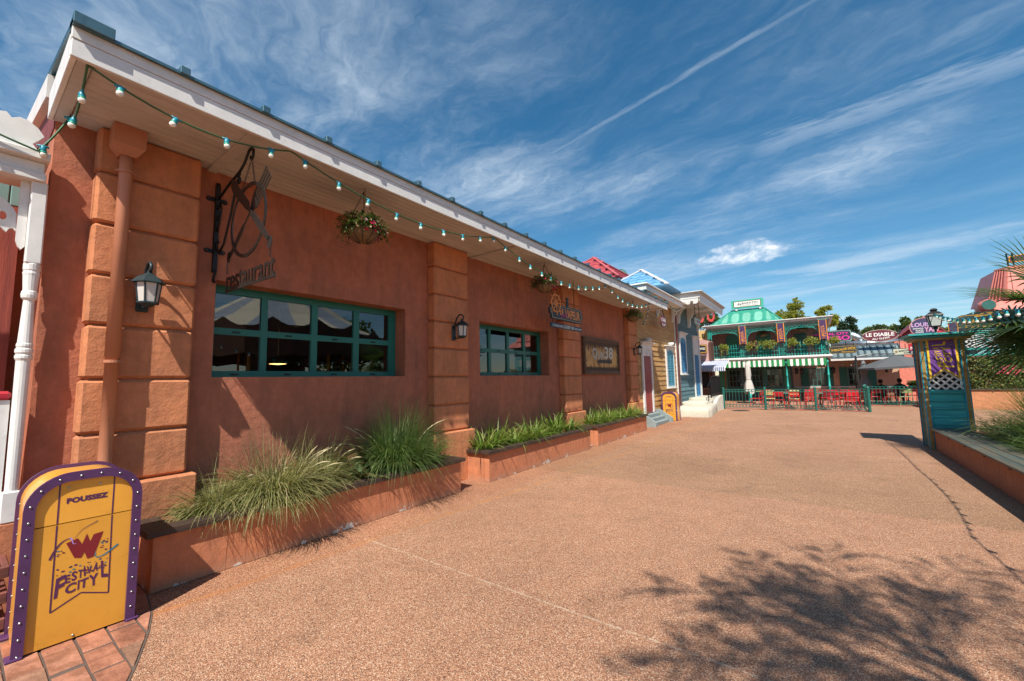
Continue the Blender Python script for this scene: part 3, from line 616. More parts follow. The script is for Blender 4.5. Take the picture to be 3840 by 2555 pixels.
def make_bin(label):
    t = thing('litter_bin', label, 'bin', (0, 0, 0), 'yellow and purple litter bins')
    def ob(b, nm, m, p=None, sm=False): return b.obj(nm, m, p or t, sm, world=False)
    Wd, H, r, D = .265, 1.075, .20, .45
    fr = fx((0, 0, 0))
    def shell(w_, H, r, x0, x1, n=8, flip=False):
        o = bin_outline(w_, H, r, n); b = B(); m = len(o)
        b.add([(x0, p[0], p[1]) for p in o]+[(x1, p[0], p[1]) for p in o], [[i, i+1, m+i+1, m+i] for i in range(m-1)]); return b
    b = shell(Wd, H-.012, r-.01, -D+.01, -.01); o2 = bin_outline(Wd, H-.012, r-.01)
    b.obj('body', YEL, t, True, world=False)
    def plate(z0, z1, nm):
        o = [p for p in bin_outline(Wd-.004, H-.016, r-.014, 10)]
        o = clip(clip(o, (-1, z0), (1, z0)), (1, z1), (-1, z1)); b = B(); b.prism(o, fr, -.03, -.012); return ob(b, nm, YEL)
    pan = plate(.012, .757, 'front_panel'); flap = plate(.763, 1.2, 'push_flap')
    b = B(); b.prism(bin_outline(Wd-.004, H-.016, r-.014, 10), fr, -D+.012, -D+.03); ob(b, 'back_panel', YEL)
    for (xa, xb) in ((-.014, .010), (-D-.010, -D+.014)):
        o = bin_outline(.283, H+.012, r+.012, 10); i_ = bin_outline(.232, H-.045, r-.04, 10)[::-1]
        b = B(); b.prism(o+i_, fr, xa, xb); ob(b, 'purple_edge', PUR)
    for x_ in (-.03, -D+.03):
        for s_ in (-1, 1):
            b = B(); b.box(x_-.04, x_+.05, s_*.27-.035, s_*.27+.035, 0, .018, .004); ob(b, 'foot', PUR)
    rv = B(); rv.lathe([(.0, .006), (.004, .005), (.0065, .0025), (.0075, 0)], (0, 0, 0), 8, 'x'); proto = None
    o = bin_outline(.2575, H-.017, r-.014, 24); ln = 0; pts = []
    for i in range(len(o)-1):
        a, c_ = Vector(o[i]), Vector(o[i+1]); L = (c_-a).length; q = ln
        while q <= L:
            p = a+(c_-a)*(q/L); pts.append(p); q += .098
        ln = q-L
    spots = [((.010, p.x, p.y), 0) for p in pts]+[((-D-.010, p.x, p.y), PI) for p in pts]
    for s_ in (-1, 1):
        for k in range(9):
            for x_ in (-.03, -D+.03): spots.append(((x_, s_*(Wd+.001), .06+.1*k), s_*PI/2))
    spots += [((-.012, -.09, .985), 0), ((-.012, .06, .985), 0), ((-.012, -.02, .03), 0)]
    me = None
    for (p, a) in spots:
        if me is None: o_ = rv.obj('rivet', RIV, t, True, world=False); me = o_.data
        else: o_ = bpy.data.objects.new('rivet', me); COL.objects.link(o_); o_.parent = t
        o_.location = p; o_.rotation_euler = (0, 0, a)
    # printing on the front
    b = B(); text(b, 'POUSSEZ', fr, -.096, .103, .882, .918, .06, -.0105); ob(b, 'lettering', PURD, flap)
    b = B()
    for x_ in (-.131, .131): b.add([fr(x_-.004, .765, -.0105), fr(x_+.004, .765, -.0105), fr(x_+.004, 1.03, -.0105), fr(x_-.004, 1.03, -.0105)], [(0, 1, 2, 3)])
    ob(b, 'printed_line', PURD, flap)
    b = B(); k_ = -.0105
    for pts_ in ([(-.131, .755), (-.131, .215), (.004, .286), (.139, .232), (.131, .755)],): 
        for i in range(len(pts_)-1):
            ribbon(b, [pts_[i], pts_[i+1]], .0075, .0075, fr, k_)
    ob(b, 'printed_line', PURD, pan)
    b = B(); b.add([fr(x, y, -.0101) for x, y in ((-.083, .628), (-.030, .645), (-.008, .600), (.012, .662), (.03, .605), (.045, .648), (.092, .655), (.052, .500), (.022, .496), (.006, .545), (-.008, .513), (-.040, .522))],
        [(0, 1, 2), (0, 2, 11), (2, 10, 11), (2, 9, 10), (2, 3, 4), (2, 4, 9), (4, 8, 9), (4, 5, 6), (4, 6, 7), (4, 7, 8)]); ob(b, 'emblem', REDL, pan)
    b = B(); ribbon(b, bez((-.152, .545), (-.125, .63), (-.10, .655), (-.065, .655)), .012, .004, fr, -.0098); ribbon(b, bez((-.045, .648), (-.01, .72), (.03, .71), (.06, .735)), .002, .005, fr, -.0098); ob(b, 'streamer', PURD, pan)
    b = B(); ribbon(b, bez((-.068, .655), (-.05, .655), (-.06, .60), (-.035, .615)), .010, .002, fr, -.0094); ob(b, 'streamer', LIL, pan)
    b = B(); ribbon(b, bez((.06, .53), (.05, .46), (.11, .49), (.172, .545)), .003, .010, fr, -.0094); ob(b, 'streamer', LBL, pan)
    rr = random.Random(5)
    for m_, n_ in ((PURD, 34), (LBL, 12), (REDL, 8)):
        b = B()
        for i in range(n_):
            x_ = rr.uniform(-.125, .125); y_ = rr.uniform(.405, .475) if i % 3 else rr.uniform(.52, .60)
            if abs(x_) < .09 and y_ > .49: x_ = math.copysign(rr.uniform(.085, .12), x_)
            s_ = rr.uniform(.003, .010); a = rr.uniform(0, 3)
            b.add([fr(x_+s_*math.cos(a+q), y_+.6*s_*math.sin(a+q), -.0106+.0003*(i % 2)) for q in (0, 1.2, 2.6, 3.6, 5)], [(0, 1, 2, 3, 4)])
        ob(b, 'confetti', m_, pan)
    b = B(); fc_logo(b, fr, -.118, .128, .30, .455, -.0100, .03); ob(b, 'lettering', PURD, pan)
    return t
bin0 = make_bin('large yellow and purple litter bin on the paving in the left foreground')
bin0.location = (-4.05, .61, .012)
b2 = dup(bin0, (-4.60, 16.28, 0), -PI/2, 'small distant yellow and purple litter bin in front of the yellow house')
# ================================================================ slatted crate beside the bin
CRM = wood('red_brown_wood', (.20, .06, .045), (.13, .045, .035), 1)
t = thing('wooden_crate', 'red brown slatted wooden crate standing behind the yellow bin', 'crate', (-4.75, .1, 0))
for z in (.03, .20, .37):
    b = B(); b.box(-4.62, -4.585, -.45, .335, z, z+.075, .006); b.obj('slat', CRM, t)
    b = B(); b.box(-4.95, -4.61, .30, .335, z-.002, z+.073, .006); b.obj('slat', CRM, t)
for x_ in (-4.90, -4.76, -4.655):
    b = B(); b.box(x_, x_+.05, .265, .298, 0, .43, .006); b.obj('post', CRM, t)
# ================================================================ white fretwork porch at the far left
PW = thing('porch_building', 'orange house with white fretwork porch at the left edge', 'building', (-5.2, 0, 0))
ORW = stucco('orange_wall', (.44, .17, .10), (.34, .12, .08), .6); REDR = pbr('red_rail', (.42, .015, .03), .45, var=.1, grime=.2)
b = B(); b.box(-9, -5.9, -3, .39, 0, 3.9); b.obj('wall', ORW, PW)
b = B(); b.box(-5.9, -4.98, -3, .385, 0, .655, .01); b.obj('base_wall', MPL, PW)
b = B(); b.box(-5.895, -5.72, .14, .29, .66, 3.3); b.obj('corner_board', wood('red_wood_post', (.34, .07, .045), (.25, .05, .035), 2), PW)
b = B(); cxy = (-5.03, .337)
b.box(cxy[0]-.045, cxy[0]+.045, cxy[1]-.045, cxy[1]+.045, 2.66, 3.34, .008)
b.lathe([(.040, .72), (.042, .87), (.036, .89), (.040, 1.88), (.049, 1.90), (.049, 1.92), (.042, 1.93), (.050, 1.945), (.050, 1.97), (.042, 1.98), (.046, 1.995), (.046, 2.01), (.041, 2.02), (.030, 2.36), (.044, 2.38), (.047, 2.405), (.044, 2.43), (.038, 2.44), (.045, 2.56), (.048, 2.58), (.044, 2.60), (.048, 2.61), (.048, 2.655), (.042, 2.665)], (*cxy, 0), 16)
b.box(cxy[0]-.05, cxy[0]+.05, cxy[1]-.05, cxy[1]+.046, .655, .885, .008); b.obj('column', WHT, PW)
b = B(); b.prism([(.240, 3.34), (.29, 3.34), (.29, 2.80), (.27, 2.77), (.255, 2.79), (.240, 2.84)], fx((-5.07, 0, 0)), -.02, .02); b.obj('pilaster', WHT, PW)
fo = bez((-.05, 3.30), (.10, 3.23), (.20, 3.16), (.235, 3.06), 8)+[(.238, 2.92), (.222, 2.94), (.205, 2.935), (.19, 2.90), (.16, 2.935)]+bez((.12, 2.95), (.05, 2.99), (-.05, 3.02), (-.15, 3.06), 5)+[(-.15, 3.32)]
b = B(); b.prism(fo, fx((-5.10, 0, 0)), -.015, .015, [circ(.165, 3.03, .022, .035, 12)]); b.obj('fret_bracket', WHT, PW)
for z0, z1, xf, yy in ((3.335, 3.40, -4.95, .365), (3.40, 3.50, -4.985, .355), (3.50, 3.565, -4.905, .375)):
    b = B(); b.box(-5.25, xf, -3, yy, z0+.001, z1, .006); b.obj('cornice', WHT, PW)
crest = [(.36, 3.565)]+[(.34, 3.60)]+[(.335+.0*k, 3.62) for k in range(1)]+[(.30, 3.60), (.275, 3.635), (.31, 3.68), (.335, 3.72), (.30, 3.775), (.25, 3.815), (.20, 3.825), (.16, 3.80), (.13, 3.835), (.08, 3.82), (.04, 3.78), (0, 3.82), (-.05, 3.87), (-.12, 3.86), (-.2, 3.80), (-.3, 3.86), (-.5, 3.86), (-.5, 3.565)]
b = B(); b.prism(crest, fx((-4.99, 0, 0)), -.015, .015); b.obj('crest', WHT, PW)
b = B(); b.box(-5.08, -5.02, -3, .295, 1.575, 1.645, .02); b.obj('top_rail', REDR, PW)
b = B(); b.box(-5.08, -5.02, -3, .29, .66, .73, .015); b.obj('bottom_rail', REDR, PW)
holes = [circ(.105, 1.44, .055, .075, 16), circ(.105, 1.17, .05, .07, 16), circ(.105, .92, .055, .08, 16), circ(.215, 1.30, .02, .03, 10), circ(.215, 1.05, .02, .03, 10), circ(.0, 1.30, .03, .05, 10), circ(.0, 1.05, .03, .05, 10)]
b = B(); b.prism([(-.3, .73), (.29, .73), (.29, 1.575), (-.3, 1.575)], fx((-5.05, 0, 0)), -.012, .012, holes); b.obj('fret_panel', WHT, PW)
for i in range(6):
    b = B(); b.box(-5.895, -5.865, -.20+.085*i, -.122+.085*i, 3.35, 3.75, .006); b.obj('shutter_slat', pbr('pale_green', (.17, .30, .27), .6), PW)
# ================================================================ string lights
bb0 = B(); bb0.lathe([(.0, -.103), (.014, -.100), (.024, -.089), (.028, -.076), (.026, -.064), (.018, -.054)], n=12); sk = B()
sk.lathe([(.020, -.066), (.0235, -.062), (.0235, -.018), (.018, -.008), (.012, .012), (.0, .014)], n=10); sk.cur = 1; sk.lathe([(.0215, -.067), (.0255, -.062), (.0255, -.046), (.022, -.045)], n=10); sk.cur = 0; sk.tube([(0, -.038, .0), (0, .038, .0)], .011, 6)
_bm = {}
def string_light(label, spans, spacing, name='string_light', start=.5, tilt=True):
    """spans: list of (A, B, sag)"""
    A0 = Vector(spans[0][0]); t = thing(name, label, 'string light', A0)
    pts = []
    for (A, Bq, sag) in spans:
        A = Vector(A); Bq = Vector(Bq)
        for k in range(17):
            u = k/16; p = A.lerp(Bq, u); p.z -= sag*4*u*(1-u)
            if not pts or (p-pts[-1]).length > 1e-4: pts.append(p)
    b = B(); b.tube(pts, .0075, 6); b.obj('cable', CABLE, t, True)
    for A in [spans[0][0]]+[s_[1] for s_ in spans]:
        A = Vector(A); b = B(); b.tube([A+Vector((0, 0, .03)), A, A+Vector((0, .012, -.012)), A+Vector((0, .022, .002))], .004, 5); b.obj('hook', IRON, t)
    acc = -spacing*start; rr = random.Random(len(label))
    for i in range(len(pts)-1):
        L = (pts[i+1]-pts[i]).length; acc += L
        while acc >= 0:
            p = pts[i+1]-(pts[i+1]-pts[i]).normalized()*acc; tg = (pts[i+1]-pts[i])
            az = math.atan2(-tg.x, tg.y)
            if 'b' not in _bm:
                o = bb0.obj('bulb', BULB, t, True, world=False); _bm['b'] = o.data; s_ = sk.obj('socket', [SOCK, SOCK2], o, True, world=False); _bm['s'] = s_.data
            else:
                o = bpy.data.objects.new('bulb', _bm['b']); COL.objects.link(o); o.parent = t
                s_ = bpy.data.objects.new('socket', _bm['s']); COL.objects.link(s_); s_.parent = o
            o.location = p-A0; o.rotation_euler = (rr.gauss(0, .14), rr.gauss(0, .12), az+rr.gauss(0, .05)); o.scale = (.86, .86, .86)
            acc -= spacing*rr.uniform(.9, 1.1)
    return t
XE = -4.035
string_light('long string of white bulbs in blue sockets along the restaurant eave', [((XE, .44, 3.955), (XE, 1.86, 3.955), .15), ((XE, 1.86, 3.955), (XE, 5.07, 3.955), .24), ((XE, 5.07, 3.955), (XE, 9.51, 3.955), .34), ((XE, 9.51, 3.955), (XE, 12.79, 3.955), .26), ((XE, 12.79, 3.955), (-4.93, 14.7, 3.55), .1)], .375)
string_light('short string of bulbs looping from the eave corner to the white porch', [((XE, .44, 3.955), (-4.9, .46, 3.93), .17), ((-4.9, .46, 3.93), (-4.88, .30, 3.55), .02), ((-4.88, .30, 3.55), (-4.88, -.9, 4.0), .05)], .36, start=.62)
string_light('string of bulbs under the cornice of the yellow house', [((-4.55, 13.95, 4.66), (-4.55, 16.4, 4.66), .22), ((-4.55, 16.4, 4.66), (-4.55, 18.75, 4.66), .22)], .37)
string_light('string of bulbs under the scalloped eave of the blue house', [((-4.3, 18.85, 4.95), (-3.95, 20.9, 4.9), .25), ((-3.95, 20.9, 4.9), (-3.95, 22.9, 4.9), .22)], .37)
string_light('string of bulbs running from the booth lamp towards the palm', [((2.17, 12.75, 2.92), (2.08, 8.2, 2.44), .12), ((2.08, 8.2, 2.44), (2.05, 4.3, 2.75), .22), ((2.05, 4.3, 2.75), (2.05, -1, 2.9), .3)], .36)
# ================================================================ hanging restaurant board and framed poster
CHAR = pbr('charcoal_board', (.022, .035, .042), .55, var=.1); ORG_ = pbr('orange_paint', (.72, .27, .06), .55, var=.12, grime=.2); MAG = pbr('magenta_paint', (.34, .02, .16), .5)
TAN = pbr('tan_line', (.55, .42, .22), .6)
vs_ = thing('hanging_sign', 'dark hanging board with orange ship wheel and orange lettering below the eave', 'sign', (-4.49, 8.2, 3.2))
fv = fx((-4.49, 0, 0))
def lug(y0, y1, z0, z1, zc, r):
    return [(y0, z0), (y1, z0), (y1, zc-r)]+[(y1+r*.9*math.cos(a), zc+r*math.sin(a)) for a in [-PI/2+PI*k/8 for k in range(9)]]+[(y1, z1), (y0, z1), (y0, zc+r)]+[(y0-r*.9*math.cos(a), zc-r*math.sin(a)) for a in [-PI/2+PI*k/8 for k in range(9)]]
b = B(); b.prism(lug(7.55, 8.93, 2.955, 3.285, 3.13, .085), fv, -.02, .02); bd = b.obj('board', CHAR, vs_)
o_, i_ = lug(7.575, 8.905, 2.978, 3.262, 3.13, .06), lug(7.582, 8.898, 2.985, 3.255, 3.13, .054)
b = B(); b.prism(o_, fv, .02, .0225, [i_]); b.obj('border_line', TAN, bd)
b = B(); b.prism([(8.24, 3.27), (8.34, 3.27), (8.325, 3.45), (8.345, 3.47), (8.345, 3.50), (8.235, 3.50), (8.235, 3.47), (8.255, 3.45)], fv, -.012, .012); b.obj('funnel', CHAR, vs_)
WY, WZ = 7.74, 3.30
b = B(); b.prism(circ(WY, WZ, .205, .205, 32), fv, .022, .034, [circ(WY, WZ, .178, .178, 32)]); b.prism(circ(WY, WZ, .075, .075, 20), fv, .022, .034, [circ(WY, WZ, .052, .052, 20)])
for k in range(8):
    a = k*PI/4+.1; b.bar(fv(WY+.02*math.cos(a), WZ+.02*math.sin(a), .028), fv(WY+.262*math.cos(a), WZ+.262*math.sin(a), .028), .018, .012, (1, 0, 0))
b.obj('ship_wheel', ORG_, vs_)
b = B(); text(b, 'LE', fv, 7.90, 8.07, 3.07, 3.215, .03, .024); text(b, 'VAPEUR', fv, 8.13, 8.86, 3.015, 3.225, .03, .024); b.obj('lettering', ORG_, bd)
b = B(); text(b, 'petit', fv, 7.93, 8.24, 2.985, 3.12, .01, .027, lambda X, Y, u, t: (X+.03*t, Y+.03*u)); b.obj('lettering', MAG, bd)
b = B(); b.box(-4.505, -4.475, 7.53, 8.95, 2.765, 2.87, .003); lo = b.obj('lower_board', pbr('blue_black_board', (.012, .045, .065), .5), vs_)
b = B(); text(b, 'TOURNER APRÈS', fv, 7.58, 8.02, 2.79, 2.845, .01, .0175); text(b, 'LOUISIE YAN', fv, 8.06, 8.56, 2.783, 2.853, .015, .0175); text(b, 'SANDWICHERIE', fv, 8.60, 8.92, 2.79, 2.835, .008, .0175); b.obj('lettering', WHP, lo)
for y_ in (7.62, 8.62):
    b = B(); chain(b, (-4.49, y_, 3.975), (-4.49, y_, 3.285), .012, .003); chain(b, (-4.49, y_, 2.955), (-4.49, y_, 2.87), .012, .003); b.obj('chain', IRON, vs_)
def poster():
    m = bpy.data.materials.new('poster_print'); m.use_nodes = True; t = NT(m.node_tree); v = t.n('TexCoord').outputs['Object']; x, y, z = t.xyz(v)
    n = t.noise(t.n('VectorMath', {0: v, 1: (1, 9, 2.2)}, operation='MULTIPLY').outputs[0], 1.2, 6, .6, .8).outputs[0]
    c = t.mix(t.rng(n, .36, .55, 0, 1, True), (.08, .045, .028), (.60, .37, .15))
    c = t.mix(t.m('MULTIPLY', t.rng(y, .35, .75, 0, 1, True), t.rng(z, -.42, -.1, 0, .9, True)), c, (.58, .38, .14))
    c = t.mix(t.rng(z, .12, .36, 0, .9, True), c, (.05, .03, .025)); c = t.mix(t.rng(z, -.27, -.34, 0, .9, True), c, (.04, .025, .02))
    e = t.m('MAXIMUM', t.rng(t.m('ABSOLUTE', y), 1.02, 1.10, 0, 1), t.rng(t.m('ABSOLUTE', z), .33, .39, 0, 1))
    c = t.mix(t.m('MULTIPLY', e, t.rng(t.noise(v, 22, 4, .7).outputs[0], .45, .5)), c, (.10, .085, .07))
    p = t.n('BsdfPrincipled', {'Base Color': c, 'Roughness': .75, 'Specular IOR Level': .2}); t.nt.links.new(p.outputs[0], t.n('OutputMaterial').inputs[0]); return m
qp = thing('framed_poster', 'sepia dockside poster with pale lettering in a brown wooden frame', 'poster', (-5.10, 11.46, 2.285)); fq = fx((-5.12, 11.46, 2.285))
b = B(); b.prism([(-1.18, -.42), (1.18, -.42), (1.18, .42), (-1.18, .42)], fq, .004, .03); o = b.obj('print', poster(), qp)
FRM = wood('brown_frame', (.15, .075, .035), (.095, .05, .025), 1); hw, hh = 1.275, .525
for q in ([(-hw, -hh), (hw, -hh), (hw-.11, -hh+.11), (-hw+.11, -hh+.11)], [(hw, -hh), (hw, hh), (hw-.11, hh-.11), (hw-.11, -hh+.11)], [(hw, hh), (-hw, hh), (-hw+.11, hh-.11), (hw-.11, hh-.11)], [(-hw, hh), (-hw, -hh), (-hw+.11, -hh+.11), (-hw+.11, hh-.11)]):
    b = B(); b.prism(q, fq, .003, .06); b.obj('frame_rail', FRM, qp)
    cx_, cy_ = sum(p[0] for p in q)/4, sum(p[1] for p in q)/4
    b = B(); b.prism([(cx_+(p[0]-cx_)*.99+(0 if abs(cx_) > .5 else 0), cy_+(p[1]-cy_)*.35) if abs(cy_) > .3 else (cx_+(p[0]-cx_)*.35, cy_+(p[1]-cy_)*.98) for p in q], fq, .06, .075); b.obj('frame_rail', FRM, qp)
GRT = pbr('poster_grey', (.52, .52, .45), .6); 
for (tx, a0, a1, z0_, z1_) in (('Q', -.66, -.36, -.10, .24), ('UAI', -.33, .14, -.07, .16), ('38', .18, .80, -.05, .31)):
    b = B(); text(b, tx, fq, a0-.012, a1+.012, z0_-.012, z1_+.012, .055, .0315); b.obj('lettering', BLKP, o)
    b = B(); text(b, tx, fq, a0, a1, z0_, z1_, .02, .0325); b.obj('lettering', GRT, o)
b = B(); b.prism([(-.45, -.14), (-.22, -.19), (.70, -.19), (.70, -.08), (.50, -.08), (.50, -.05), (.38, -.05), (.38, -.08), (-.20, -.09)], fq, .03, .031); b.obj('printed_boat', pbr('boat_ink', (.02, .016, .014), .5), o)
# ================================================================ foliage
def leafmat(name, cols, trans=.35, rough=.5, var=.2):
    m = bpy.data.materials.new(name); m.use_nodes = True; t = NT(m.node_tree)
    gi = t.n('NewGeometry').outputs['Random Per Island']; rp = t.n('ValToRGB', {0: gi}); cr = rp.color_ramp
    while len(cr.elements) < len(cols): cr.elements.new(.5)
    for i, (e, c) in enumerate(zip(cr.elements, cols)): e.position = i/(len(cols)-1); e.color = (*c, 1)
    n = t.rng(t.noise(t.n('TexCoord').outputs['Object'], 3.0, 4, .6).outputs[0], .3, .7, 1-var, 1+var)
    c = t.mix(1., rp.outputs[0], t.comb(n, n, n), 'MULTIPLY')
    p = t.n('BsdfPrincipled', {'Base Color': c, 'Roughness': rough, 'Specular IOR Level': .35})
    tr = t.n('BsdfTranslucent', {'Color': t.mix(1., c, (1.3, 1.35, .75), 'MULTIPLY')})
    t.nt.links.new(t.n('MixShader', {0: trans, 1: p.outputs[0], 2: tr.outputs[0]}).outputs[0], t.n('OutputMaterial').inputs[0]); return m
LG = leafmat('grass_straw', [(.14, .17, .05), (.21, .22, .08), (.36, .31, .15), (.12, .16, .045), (.46, .38, .21)])
LG2 = leafmat('grass_green', [(.06, .12, .03), (.09, .16, .045), (.15, .20, .07), (.08, .14, .04)])
LI = leafmat('strap_leaf', [(.10, .19, .025), (.14, .23, .035), (.19, .27, .06), (.28, .28, .09), (.11, .18, .03)])
LB = leafmat('broad_leaf', [(.07, .125, .035), (.10, .155, .05), (.15, .16, .06), (.17, .09, .045), (.08, .13, .03)])
LF = leafmat('basket_leaf', [(.03, .06, .015), (.05, .08, .02), (.075, .10, .03), (.11, .115, .045)])
LT = leafmat('tree_leaf_yellowish', [(.20, .23, .04), (.28, .30, .055), (.36, .34, .075), (.22, .24, .045)], .5)
LD = leafmat('tree_leaf_dark', [(.02, .045, .025), (.03, .06, .03), (.045, .08, .04)], .25)
LM = leafmat('tree_leaf_mid', [(.055, .10, .022), (.085, .13, .03), (.12, .16, .04)])
LY = leafmat('lime_leaf', [(.24, .29, .04), (.36, .38, .07), (.15, .20, .035), (.42, .41, .11)], .4)
LIV = leafmat('ivy_leaf', [(.03, .07, .015), (.06, .10, .02), (.12, .14, .03), (.20, .19, .05), (.05, .08, .018)])
LBR = leafmat('fern_bronze', [(.07, .085, .025), (.105, .105, .035), (.14, .105, .042), (.07, .10, .03)])
PALM = leafmat('palm_leaf', [(.05, .10, .025), (.075, .13, .035), (.10, .15, .045)], .35, .4)
FR = leafmat('flower_red', [(.60, .015, .06), (.72, .05, .16), (.50, .01, .06)], .3); FP = leafmat('flower_pink', [(.62, .18, .36), (.7, .42, .5), (.60, .10, .25)], .2); FC = leafmat('flower_faded', [(.55, .42, .25), (.62, .52, .34), (.45, .33, .2)], .2)
SEED = pbr('seed_head', (.42, .36, .20), .9, var=.2); BARK = pbr('bark', (.085, .06, .042), .9, var=.3, vs=8, bump=.6, bs=20, stretch=(1, 1, .25))
def blade(b, p, az, e0, bend, L, wd, seg=5, r=None, wav=0, e_pow=1.0):
    p = Vector(p); dx_, dy_ = math.cos(az), math.sin(az); sd = Vector((-dy_, dx_, 0)); l, q = [], []
    for i in range(seg+1):
        u = i/seg; w_ = wd*.5*(1-u**2.2)*(.55+.45*min(1, u*4)) if i < seg else wd*.02
        l.append(p+sd*w_); q.append(p-sd*w_)
        e = e0-bend*(u**e_pow); st_ = L/seg
        p = p+Vector((dx_*math.cos(e), dy_*math.cos(e), math.sin(e)))*st_
        if wav: sd = (sd+Vector((0, 0, wav))).normalized()
    b.strip(l, q); return p
def grass_clump(name, label, c, n, L, wd, spread, mat, e=(50, 88), bend=(70, 150), seeds=0, seed=1, cat='plant', lean=(0, 0), group=None, erect=0):
    r = random.Random(seed); t = thing(name, label, cat, c, group); b = B(); c = Vector(c)
    for i in range(n):
        az = r.uniform(0, 2*PI); rr = spread*math.sqrt(r.random()); p = c+Vector((rr*math.cos(az), rr*math.sin(az), 0)); az += r.gauss(0, .5)
        dx_, dy_ = math.cos(az)+lean[0], math.sin(az)+lean[1]; az = math.atan2(dy_, dx_)
        if i < n*erect: blade(b, p, az, R(r.uniform(72, 89)), R(r.uniform(5, 40)), L*r.uniform(.8, 1.3), wd*.8, 5)
        else: blade(b, p, az, R(r.uniform(*e)), R(r.uniform(*bend)), L*r.uniform(.55, 1.15), wd*r.uniform(.7, 1.2), 6, wav=r.uniform(-.1, .1))
    b.obj('leaves', mat, t)
    for i in range(seeds):
        az = r.uniform(0, 2*PI); p = c+Vector((spread*.5*math.cos(az), spread*.5*math.sin(az), 0)); e0 = R(r.uniform(55, 82)); bd = R(r.uniform(30, 95)); pts = []
        for k in range(9):
            pts.append(p.copy()); ee = e0-bd*(k/8)**1.5; p = p+Vector((math.cos(az)*math.cos(ee), math.sin(az)*math.cos(ee), math.sin(ee)))*(L*1.02/8)
        b = B(); b.tube(pts[:7], .0022, 4); b.tube(pts[6:], [.003, .009, .002], 6); b.obj('seed_head', SEED, t)
    return t
def leafq(b, p, d, up, L, wd, fold=.15):
    """a pointed leaf of 4 faces along d"""
    d = d.normalized(); sd = d.cross(up); sd = sd.normalized() if sd.length > 1e-4 else d.orthogonal().normalized(); nn = sd.cross(d)
    m = p+d*L*.45
    b.add([p, m+sd*wd*.5+nn*L*fold*.6, p+d*L-nn*L*.08, m-sd*wd*.5+nn*L*fold*.6, m+nn*0], [(0, 4, 1), (4, 2, 1), (0, 3, 4), (4, 3, 2)])
def rv3(r): 
    z = r.uniform(-1, 1); a = r.uniform(0, 2*PI); s_ = math.sqrt(1-z*z); return Vector((s_*math.cos(a), s_*math.sin(a), z))
grass_clump('fountain_grass', 'big straw coloured fountain grass spilling over the nearest planter', (-4.72, 2.12, .40), 2300, .70, .0085, .26, LG, (40, 88), (75, 165), 12, 11, lean=(.25, 0), erect=.05)
grass_clump('fountain_grass', 'smaller straw grass tuft at the bin end of the nearest planter', (-4.74, 1.62, .40), 800, .50, .008, .16, LG, (40, 88), (70, 150), 3, 13, lean=(.25, -.1), erect=.05)
grass_clump('fountain_grass', 'green and straw grass tuft right of the big straw grass', (-4.84, 2.66, .40), 900, .60, .008, .18, LG, (45, 88), (60, 165), 4, 14, lean=(.2, .1), erect=.1)
grass_clump('fountain_grass', 'tall greener fountain grass at the far end of the nearest planter', (-4.74, 3.74, .40), 2100, .92, .0085, .24, LG2, (50, 89), (40, 150), 7, 12, lean=(.25, 0), erect=.16)
def broad(c, n, L, label, seed, group=None):
    r = random.Random(seed); t = thing('broadleaf_plant', label, 'plant', c, group); c = Vector(c); b = B()
    for i in range(n):
        az = r.uniform(0, 2*PI); e0 = R(r.uniform(35, 85)); L_ = L*r.uniform(.6, 1.1); wd = L_*r.uniform(.28, .4); p = c+Vector((r.uniform(-.06, .06), r.uniform(-.06, .06), 0)); sd = Vector((-math.sin(az), math.cos(az), 0)); l, q, m = [], [], []
        for k in range(7):
            u = k/6; w_ = wd*.5*math.sin(PI*min(1, .04+u*.96)**.8)*(1 if u > .25 else u*3+.1); e_ = e0-R(75)*u*r.uniform(.8, 1.1)
            up = Vector((-math.cos(az)*math.sin(e_), -math.sin(az)*math.sin(e_), math.cos(e_))); l.append(p+sd*w_+up*w_*.35); m.append(p.copy()); q.append(p-sd*w_+up*w_*.35)
            p = p+Vector((math.cos(az)*math.cos(e_), math.sin(az)*math.cos(e_), math.sin(e_)))*L_/6
        o_ = len(b.v); b.v += [x for tr in zip(l, m, q) for x in tr]
        for k in range(6):
            a = o_+3*k; b.f += [[a, a+1, a+4, a+3], [a+1, a+2, a+5, a+4]]; b.mi += [0, 0]
    b.obj('leaves', LB, t, True); return t
for i, (x_, y_, L, lb) in enumerate(((-4.78, 2.92, .34, 'broad leaved plant between the two fountain grasses, wall side'), (-4.62, 3.06, .28, 'low browning broad leaved plant at the middle of the nearest planter front'), (-4.66, 3.32, .27, 'small broad leaved plant just before the greener grass'), (-4.98, 3.0, .40, 'broad leaved plant with upright pale leaf against the red wall'))):
    broad((x_, y_, .40), 20, L*1.3, lb, 30+i)
def strap(c, n, L, label, seed, group): return grass_clump('strap_leaf_clump', label, c, n, L, .027, .12, LI, (42, 88), (20, 130), 0, seed, 'plant', group=group)
strap((-4.80, 1.50, .40), 70, .26, 'short leafy tuft at the pillar end of the nearest planter', 41, 'strap leaved clumps in the planters')
strap((-4.88, 4.38, .40), 130, .5, 'strap leaved clump at the far corner of the nearest planter', 42, 'strap leaved clumps in the planters')
NB = ['first', 'second', 'third', 'fourth', 'fifth', 'sixth', 'seventh', 'eighth', 'ninth']
for j, (y0, y1, nm) in enumerate(((5.62, 8.72, 'planter under the second window'), (9.85, 12.85, 'planter below the framed poster'))):
    for i in range(8):
        y_ = y0+(y1-y0)*i/7
        strap((-4.76+rnd.uniform(-.10, .12), y_+rnd.uniform(-.07, .07), .40), 120, rnd.uniform(.46, .66)*(.8 if i == 4 else 1), '%s strap leaved clump from the near end of the %s' % (NB[i], nm), 50+10*j+i, 'strap leaved clumps in the planters')
